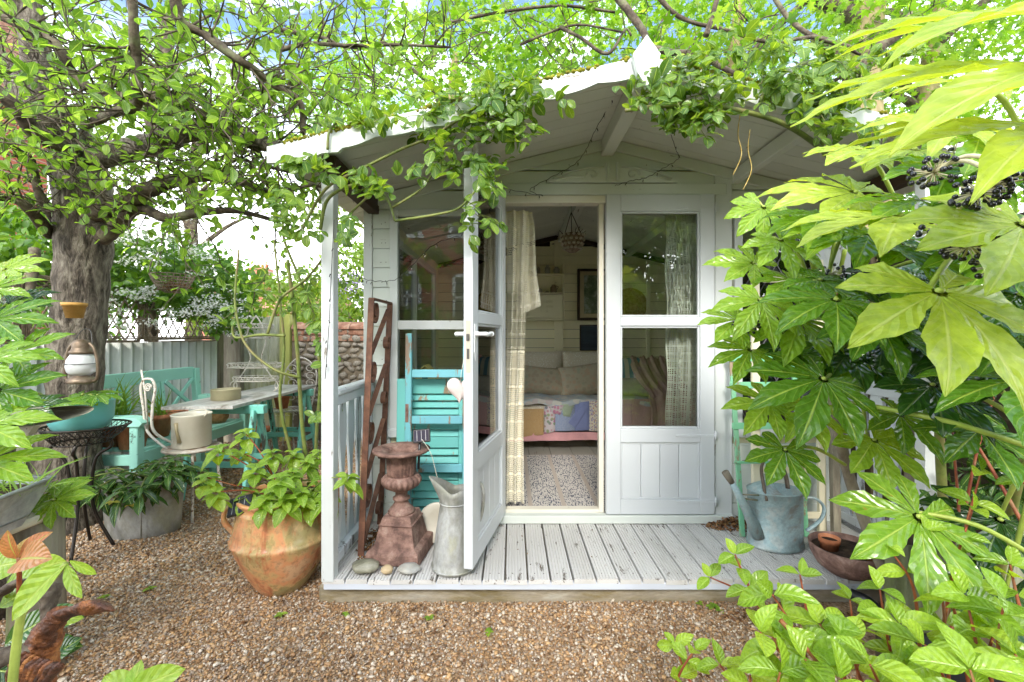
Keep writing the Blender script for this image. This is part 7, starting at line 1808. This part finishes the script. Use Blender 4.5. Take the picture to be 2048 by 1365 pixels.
for q in [(1600, 640, 1.4, .19, 215, 34), (1700, 560, 1.35, .20, 190, 30), (1760, 700, 1.4, .19, 205, 34), (1660, 690, 1.42, .18, 230, 36), (1820, 640, 1.3, .20, 165, 30), (1580, 560, 1.42, .17, 170, 36), (1740, 470, 1.2, .21, 200, 30), (1850, 560, 1.15, .20, 215, 28), (1960, 620, 1.1, .21, 190, 30), (2020, 680, 1.05, .21, 215, 28), (1900, 800, 1.3, .18, 200, 30), (1610, 810, 1.44, .17, 205, 36),
          (1800, 830, 1.4, .18, 150, 34), (1960, 860, 1.2, .19, 220, 30), (1500, 700, 1.44, .15, 235, 38), (1640, 430, 1.3, .18, 235, 32), (1840, 400, 1.05, .19, 225, 30), (2010, 330, .95, .19, 205, 34)]:
    fat(fr_, *q, 'F', None)
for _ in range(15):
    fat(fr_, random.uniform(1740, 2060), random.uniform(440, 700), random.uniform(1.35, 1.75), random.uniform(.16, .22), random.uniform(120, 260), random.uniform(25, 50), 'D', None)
for pts, r0, r1 in [([(1790, 1200, 1.75), (1700, 960, 1.7), (1672, 800, 1.6), (1690, 700, 1.55), (1640, 620, 1.6)], .022, .014), ([(1900, 1180, 1.6), (1880, 900, 1.5), (1890, 760, 1.4), (1990, 520, 1.15)], .016, .010), ([(1990, 1200, 1.5), (2040, 950, 1.25), (2090, 880, 1.1)], .014, .010), ([(2060, 1000, 1.3), (2080, 600, 1.1), (2060, 400, 1.05), (2050, 300, 1.0)], .012, .008)]:
    stem(fr_, pts, r0, r1, GREYW if r0 > .02 else STEMG)
for pts in ([(1600, 470, 1.5), (1640, 560, 1.55), (1645, 640, 1.6)], [(1670, 480, 1.5), (1655, 570, 1.55), (1648, 640, 1.6)], [(1560, 420, 1.5), (1610, 540, 1.55), (1640, 640, 1.6)], [(1690, 500, 1.5), (1668, 590, 1.58), (1650, 645, 1.6)], [(2090, 905, 1.05), (1900, 845, 1.1), (1740, 812, 1.25), (1690, 805, 1.4)]): stem(fr_, pts, .007, .007, STEMY, 'leaf_stalk')
# berries on cream stalks
def umbel(px, py, Y, n, root, black=True):
    c = P(px, py, Y); o = thing('berry_cluster', None, None, c); o.parent = None
    bpy.data.objects.remove(o)
    mb = MB(); b = MB(); r = P(*root)
    mb.tube(smoothpath([r, r.lerp(c, .5) + Vector((0, 0, .02)), c], 5), .004, 6)
    for _ in range(n):
        d = rv().normalized(); q = c + Vector((d.x * .038, d.y * .038, d.z * .028)); mb.tube([c, q], .0012, 4); b.ball(q, random.uniform(.0042, .0058), 8, 6)
    s_ = mb.build('berry_stalk', STEMW, fr_); b.build('berries', BERRY, s_, kind='stuff')
for a in ((1958, 385, .76, 50, (2060, 310, .74)), (1868, 345, .86, 40, (2000, 322, .78)), (1890, 462, .84, 36, (1960, 400, .8)), (1938, 492, .80, 46, (2000, 420, .78)), (2000, 530, .80, 34, (2060, 430, .78)), (1664, 548, 1.35, 22, (1600, 640, 1.5)), (1492, 652, 1.38, 22, (1560, 600, 1.45)), (1548, 655, 1.38, 22, (1570, 600, 1.45)), (1990, 372, .75, 26, (2060, 320, .74)), (1910, 300, 1.1, 12, (2000, 320, .95)), (1950, 290, 1.0, 10, (2020, 300, .95))): umbel(*a)
mb = MB(); mb.tube(smoothpath([P(2070, 308, .74), P(2000, 322, .75), (P(1970, 345, .76)), P(1955, 380, .76)], 5), .0055, 7); mb.tube(smoothpath([P(2060, 352, .76), P(1990, 345, .77), P(1930, 322, .82), P(1872, 335, .86)], 5), .004, 7); mb.build('berry_stalk', STEMW, fr_)
fl2 = thing('fatsia_shrub', 'smaller wet shrub with hand shaped leaves at the left edge', 'shrub', (-1.75, 1.65, 0))
R1 = (-60, 800, 1.5)
for q in [(42, 706, 1.30, .165, 70, 50, 'F', (-60, 740, 1.4), 0, 1), (8, 782, 1.22, .18, 82, 50, 'F', (-60, 830, 1.3), 0, 2), (-25, 850, 1.15, .18, 88, 42, 'F', R1, 0, 3), (0, 640, 1.32, .185, 62, 50, 'F', R1, 0, 4), (25, 610, 1.45, .17, 45, 45, 'D', R1, 0, 0), (-22, 925, 1.14, .18, 68, 38, 'F', (-80, 960, 1.2), 0, 0), (120, 1000, 1.55, .15, 98, 48, 'F', (60, 1060, 1.6), 0, 2), (-10, 580, 1.4, .16, 70, 40, 'F', R1, 0, 1), (-30, 720, 1.2, .17, 100, 50, 'F', R1, 0, 4), (110, 985, 1.6, .15, 70, 30, 'F', (70, 1050, 1.6), 0, 0), (60, 820, 1.6, .15, 60, 35, 'D', R1, 0, 1), (20, 540, 1.6, .17, 20, 45, 'F', R1, 0, 2), (120, 810, 2.2, .16, 85, 25, 'F', (40, 790, 1.6), 0, 3)]:
    fat(fl2, q[0] - 12, q[1], q[2], q[3] * .84, q[4], q[5], q[6], q[7], q[8], q[9])
stem(fl2, [(-70, 1300, 1.6), (-62, 1000, 1.55), (-60, 800, 1.5), (-50, 640, 1.45)], .018, .010, GREYW)
tl = thing('potted_fatsia', 'low wet plant with lobed leaves growing in the turquoise pot', 'plant', (sc_[0], sc_[1], .82))
for px, py, a, t in ((160, 800, 90, 22), (175, 795, 60, 25), (150, 798, 250, 25), (195, 790, 85, 18), (165, 790, 180, 30)): fat(tl, px, py, 2.40, .125, a, t, 'F', (162, 812, 2.42))

# ---- dogwood, lower right: opposite leaves on red twigs, every leaf its own object
dg = thing('dogwood_shrub', 'leafy shrub with red twigs and pleated bright leaves at lower right', 'shrub', (1.0, .95, 0))
dm = [tmesh('leaf', t, L_DOG) for t in T_DOG]; DC = [0]
def sprig(root, tip, pairs, s0, s1, r=.0032, par=dg, ms=None, mat=STEMR, camn=.55, endn=3):
    a, b = P(*root), P(*tip); mid = a.lerp(b, .5) + rv(.012) + Vector((0, 0, .02)); pp = smoothpath([a, mid, b], 8)
    mb = MB(); mb.tube(pp, [lerp(r * 1.5, r * .6, i / (len(pp) - 1)) for i in range(len(pp))], 6); mb.build('twig', mat, par)
    ms = ms or dm; ang = random.uniform(0, 3.14)
    for i in range(pairs):
        t = 1 - i * (.72 / max(pairs, 1)); q = pp[min(len(pp) - 1, int(t * (len(pp) - 1)))]; ax = (b - a).normalized(); ang += 1.57 + random.uniform(-.2, .2)
        s = lerp(s0, s1, i / max(1, pairs - 1)) * random.uniform(.85, 1.12)
        side = ax.cross(Vector((.2, 1, .1))).normalized(); fwd = ax.cross(side)
        for sg in (-1, 1):
            d = (side * math.cos(ang) + fwd * math.sin(ang)) * sg; d = (d + ax * .35 + Vector((0, -.15, -.05)) + rv(.12)).normalized()
            n = (Vector((0, -camn, 1)) + rv(.22)).normalized(); put(random.choice(ms), q, d, n, s, par); DC[0] += 1
    for _ in range(1): put(random.choice(ms), b, ((b - a).normalized() + rv(.3)).normalized(), (Vector((0, -camn, .8)) + rv(.2)).normalized(), s0 * .8, par); DC[0] += 1
sp_l = [((1560, 1300, 1.15), (1470, 1110, 1.15), 3, .052, .058), ((1600, 1330, 1.15), (1420, 1155, 1.18), 2, .045, .05), ((1640, 1400, 1.0), (1545, 1190, 1.0), 3, .075, .08), ((1620, 1420, .95), (1520, 1265, .95), 3, .078, .082), ((1700, 1420, 1.0), (1640, 1250, 1.0), 3, .072, .08), ((1700, 1450, .9), (1610, 1320, .9), 2, .078, .08),
        ((1820, 1450, 1.0), (1760, 1180, 1.05), 3, .06, .07), ((1840, 1450, 1.0), (1800, 1250, 1.0), 3, .07, .078), ((1800, 1480, .85), (1740, 1330, .85), 2, .08, .085), ((1900, 1480, .9), (1850, 1290, .9), 3, .08, .085), ((1960, 1450, .9), (1930, 1190, .95), 4, .075, .085), ((2040, 1450, .85), (2010, 1200, .9), 4, .075, .085), ((2080, 1450, .8), (2030, 1310, .8), 3, .085, .088), ((1960, 1500, .8), (1940, 1340, .78), 3, .082, .085),
        ((1900, 1240, 1.15), (1962, 945, 1.15), 3, .055, .055), ((1880, 1300, 1.1), (1945, 1020, 1.1), 3, .055, .05), ((1950, 1450, 1.0), (1850, 1060, 1.1), 2, .045, .05), ((1840, 1300, 1.05), (1770, 1090, 1.1), 2, .05, .055), ((1330, 1450, 1.15), (1390, 1300, 1.15), 3, .055, .06), ((1440, 1450, 1.15), (1350, 1290, 1.2), 2, .045, .05), ((1480, 1450, 1.1), (1440, 1330, 1.1), 2, .06, .06), ((1560, 1480, .9), (1560, 1345, .9), 3, .08, .08), ((1680, 1500, .85), (1680, 1360, .85), 2, .08, .08),
        ((1650, 1450, 1.1), (1600, 1150, 1.15), 2, .05, .055), ((1720, 1430, 1.1), (1700, 1200, 1.15), 2, .05, .06), ((2060, 1300, 1.0), (2020, 1130, 1.05), 3, .06, .07), ((1900, 1400, 1.05), (1880, 1160, 1.1), 3, .06, .07), ((2090, 1050, 1.1), (2040, 960, 1.1), 2, .05, .05), ((1990, 1400, .95), (1990, 1260, .95), 3, .08, .08), ((1760, 1420, .95), (1700, 1290, .95), 2, .075, .08), ((1820, 1500, .95), (1830, 1350, .95), 3, .08, .08), ((1480, 1500, .95), (1500, 1350, 1.0), 2, .07, .07)]
for q in sp_l: sprig(*q)
for pts in ([(1990, 1500, 1.0), (1930, 1180, 1.2), (1915, 980, 1.3), (1900, 820, 1.4)], [(1900, 1300, 1.15), (1922, 1080, 1.25), (1955, 900, 1.4), (2000, 760, 1.5)], [(2080, 1110, 1.2), (1960, 900, 1.35), (1880, 790, 1.5)], [(1560, 1240, .95), (1640, 1330, .9), (1700, 1420, .9)]): stem(dg, pts, .0055, .003, STEMR, 'twig')
print('dogwood leaves', DC[0])
# ---- hydrangea in the terracotta jar
hy = thing('hydrangea', 'young hydrangea with fresh rosettes growing in the terracotta jar', 'plant', (-1.1, 2.1, .42))
hm = [tmesh('leaf', t, L_HYD) for t in T_HYD]
def rosette(par, root, tip, n, s, ms, mat=STEMG, r=.003, upw=.35, label=None):
    a, b = Vector(root), P(*tip); pp = smoothpath([a, a.lerp(b, .55) + rv(.015) + Vector((0, 0, .03)), b], 6); mb = MB(); mb.tube(pp, [lerp(r * 1.4, r * .8, i / (len(pp) - 1)) for i in range(len(pp))], 6); mb.build('stem', mat, par)
    a0_ = random.uniform(0, 6)
    for i in range(n):
        ring = i // 4; a_ = a0_ + i * 1.57 + ring * .78; d = Vector((math.cos(a_), math.sin(a_), upw - .35 * ring)).normalized(); nn_ = (Vector((0, 0, 1)) - d * d.z + Vector((0, -.25, 0)) + rv(.1)).normalized()
        put(random.choice(ms), b - Vector((0, 0, .018 * ring)), d, nn_, s * (.62 + .22 * ring) * random.uniform(.85, 1.1), par)
hroot = lambda: (-1.10 + random.gauss(0, .06), 2.10 + random.gauss(0, .05), .42)
for t in [(512, 935, 2.0), (545, 905, 2.1), (582, 945, 2.0), (615, 925, 2.1), (602, 985, 1.95), (540, 985, 1.95), (560, 955, 1.9), (640, 960, 2.05), (500, 985, 2.0), (636, 905, 2.2), (586, 905, 2.2), (530, 1000, 1.9), (620, 1000, 2.0), (570, 1000, 1.9), (650, 990, 1.98)]: rosette(hy, hroot(), t, 12, .072, hm)
for t in [(490, 865, 2.15), (437, 898, 2.0), (412, 955, 1.95), (430, 985, 1.9), (480, 905, 2.1)]: rosette(hy, hroot(), t, 10, .074, hm, STEMR)
rosette(hy, hroot(), (694, 955, 1.88), 10, .075, hm)
# ---- evergreens in the oval tub
ev = thing('tub_evergreen', 'dark glossy evergreen with long leaves growing in the oval tub', 'plant', (tb[0], tb[1], .31))
em = [tmesh('leaf', t, L_HELL) for t in T_HELL]
for t in [(235, 952, 2.5), (200, 972, 2.45), (270, 940, 2.6), (320, 925, 2.6), (352, 915, 2.7), (282, 975, 2.45), (178, 955, 2.5), (322, 960, 2.6), (250, 975, 2.45), (300, 925, 2.8), (380, 935, 2.7), (215, 940, 2.7), (340, 940, 2.6)]: rosette(ev, (tb[0] + random.gauss(0, .06), tb[1] + random.gauss(0, .03), .31), t, 12, .135, em, STEMG, .004, .15)
ym = tmesh('leaf', T_HYD[0], L_YEL)
for t in [(262, 1010, 2.4), (225, 1005, 2.38)]: rosette(ev, (tb[0] - .05, tb[1] - .05, .33), t, 4, .05, [ym], STEMY, .002, .0)
# ---- grass in the trough, wisps in bench pots
BL = (lambda: (lambda V, F_, U: (V, F_, U))(*leaf_tmpl(.055, 7, .1, .9, .3)))()
def blades(name, label, cx, cy, z, rx, ry, n, s0, s1, mat, spread=.5, parent=None, kind='stuff'):
    Ms = []
    for _ in range(n):
        p = Vector((cx + random.uniform(-rx, rx), cy + random.uniform(-ry, ry), z)); d = (Vector((random.gauss(0, spread), random.gauss(0, spread), 1))).normalized(); Ms.append(np.array(frame(d, rv(), p, random.uniform(s0, s1))))
    return mass(name, BL, Ms, mat, parent, label=label, kind=kind)
blades('grass', 'thin grass spilling over the zinc trough rim', -1.78, 1.30, .685, .22, .20, 260, .05, .13, L_GRASS, .7)
blades('grass', 'wiry leaves in the pot by the near bench arm', -2.78, 3.06, .60, .06, .06, 60, .15, .30, L_GRASS, .5)
blades('grass', 'wiry leaves in the middle pot on the bench', -2.70, 3.32, .58, .05, .05, 36, .10, .22, L_GRASS, .6)
# scattered small weeds on the gravel
wd = MB(); Ms = []
for px, py in ((300, 1182), (690, 1235), (860, 1240), (1440, 1225), (1425, 1218), (560, 1235), (975, 1270), (205, 1200), (1400, 1212)):
    g = G(px, py)
    for _ in range(7): a_ = random.uniform(0, 6.28); Ms.append(np.array(frame((math.cos(a_), math.sin(a_), .25), (0, 0, 1), g + Vector((0, 0, .008)), random.uniform(.012, .03))))
mass('weeds', T_HYD[0], Ms, L_HYD, label='tiny green seedlings scattered in the gravel')
Ms = []
for _ in range(420):
    g = G(random.uniform(120, 1500), random.uniform(1100, 1360)); Ms.append(np.array(frame(rv(), (0, 0, 1), g + Vector((0, 0, .012)), random.uniform(.01, .028))))
mass('leaf_scraps', LT, [m_ for m_ in Ms if not (-.86 < m_[0, 3] < 1.9 and m_[1, 3] > 1.95)], DEADL, label='dead leaf scraps scattered over the gravel')
# ---- foreground plant at lower left
fg = thing('woodland_plant', 'out of focus yellow green three part leaves at the lower left corner', 'plant', P(40, 1365, .60))
L_FG = leafmat('fresh lime leaf', [(.26, .42, .06), (.34, .50, .07)], .45, .4, wet=.2, nv=5)
f1 = tmesh('leaf', leaf_tmpl(.52, 10, .2, .2, .45, .8, 0, 2, .01), L_FG); f2 = tmesh('leaf', leaf_tmpl(.30, 10, .3, .15, .5, .8, 0, 2), L_FG)
fgr = tmesh('leaf', leaf_tmpl(.9, 10, .12, .2, .5, .7, 0, 2, .01), L_HYD); fgd = tmesh('leaf', leaf_tmpl(.55, 10, .15, .3, .5, .8, 0, 2, .01), L_HELL)
def fgl(me, a, b, nrm=(0, -.75, .65)):
    a, b = P(*a), P(*b); put(me, a, b - a, nrm, (b - a).length, fg)
fgl(f1, (132, 1128, .60), (2, 1240, .56)); fgl(f2, (134, 1130, .60), (156, 1196, .58)); fgl(f2, (140, 1122, .60), (192, 1150, .61))
fgl(f1, (285, 1420, .62), (192, 1352, .64)); fgl(f1, (262, 1400, .62), (275, 1322, .64), (.1, -.8, .5)); fgl(f1, (255, 1385, .62), (358, 1340, .63), (-.1, -.8, .5))
fgl(fgr, (45, 1150, .85), (132, 1115, .9)); fgl(fgr, (10, 1175, .8), (75, 1150, .8)); fgl(fgd, (10, 1290, .8), (90, 1225, .8)); fgl(fgd, (60, 1300, .85), (145, 1290, .85)); fgl(fgd, (90, 1330, .85), (140, 1280, .85)); fgl(fgd, (-20, 1340, .75), (70, 1350, .75)); fgl(fgr, (-30, 1140, .85), (40, 1120, .85)); fgl(fgd, (60, 1250, .95), (150, 1225, .95)); fgl(fgr, (0, 1215, .8), (50, 1180, .82)); fgl(f1, (110, 1240, .9), (160, 1235, .9))
L_RED = leafmat('pink flushed young leaf', [(.50, .16, .10), (.52, .34, .12), (.46, .44, .10)], .45, .4); fr1 = tmesh('leaf', leaf_tmpl(.5, 8, .2, .3, .5, .8, 0, 2), L_RED)
fgl(fr1, (38, 1115, .68), (5, 1095, .68)); fgl(fr1, (40, 1112, .68), (82, 1065, .68)); fgl(fr1, (40, 1115, .68), (50, 1070, .70)); fgl(fr1, (36, 1118, .68), (0, 1075, .66)); fgl(fr1, (40, 1120, .67), (58, 1108, .62))
stem(fg, [(20, 1420, .60), (32, 1300, .60), (42, 1235, .60), (55, 1214, .60), (85, 1180, .6), (132, 1128, .60)], .0055, .004, STEMY); stem(fg, [(30, 1400, .72), (38, 1220, .70), (38, 1115, .68)], .004, .003, STEMR)
# loose thick foliage low right behind the dogwood
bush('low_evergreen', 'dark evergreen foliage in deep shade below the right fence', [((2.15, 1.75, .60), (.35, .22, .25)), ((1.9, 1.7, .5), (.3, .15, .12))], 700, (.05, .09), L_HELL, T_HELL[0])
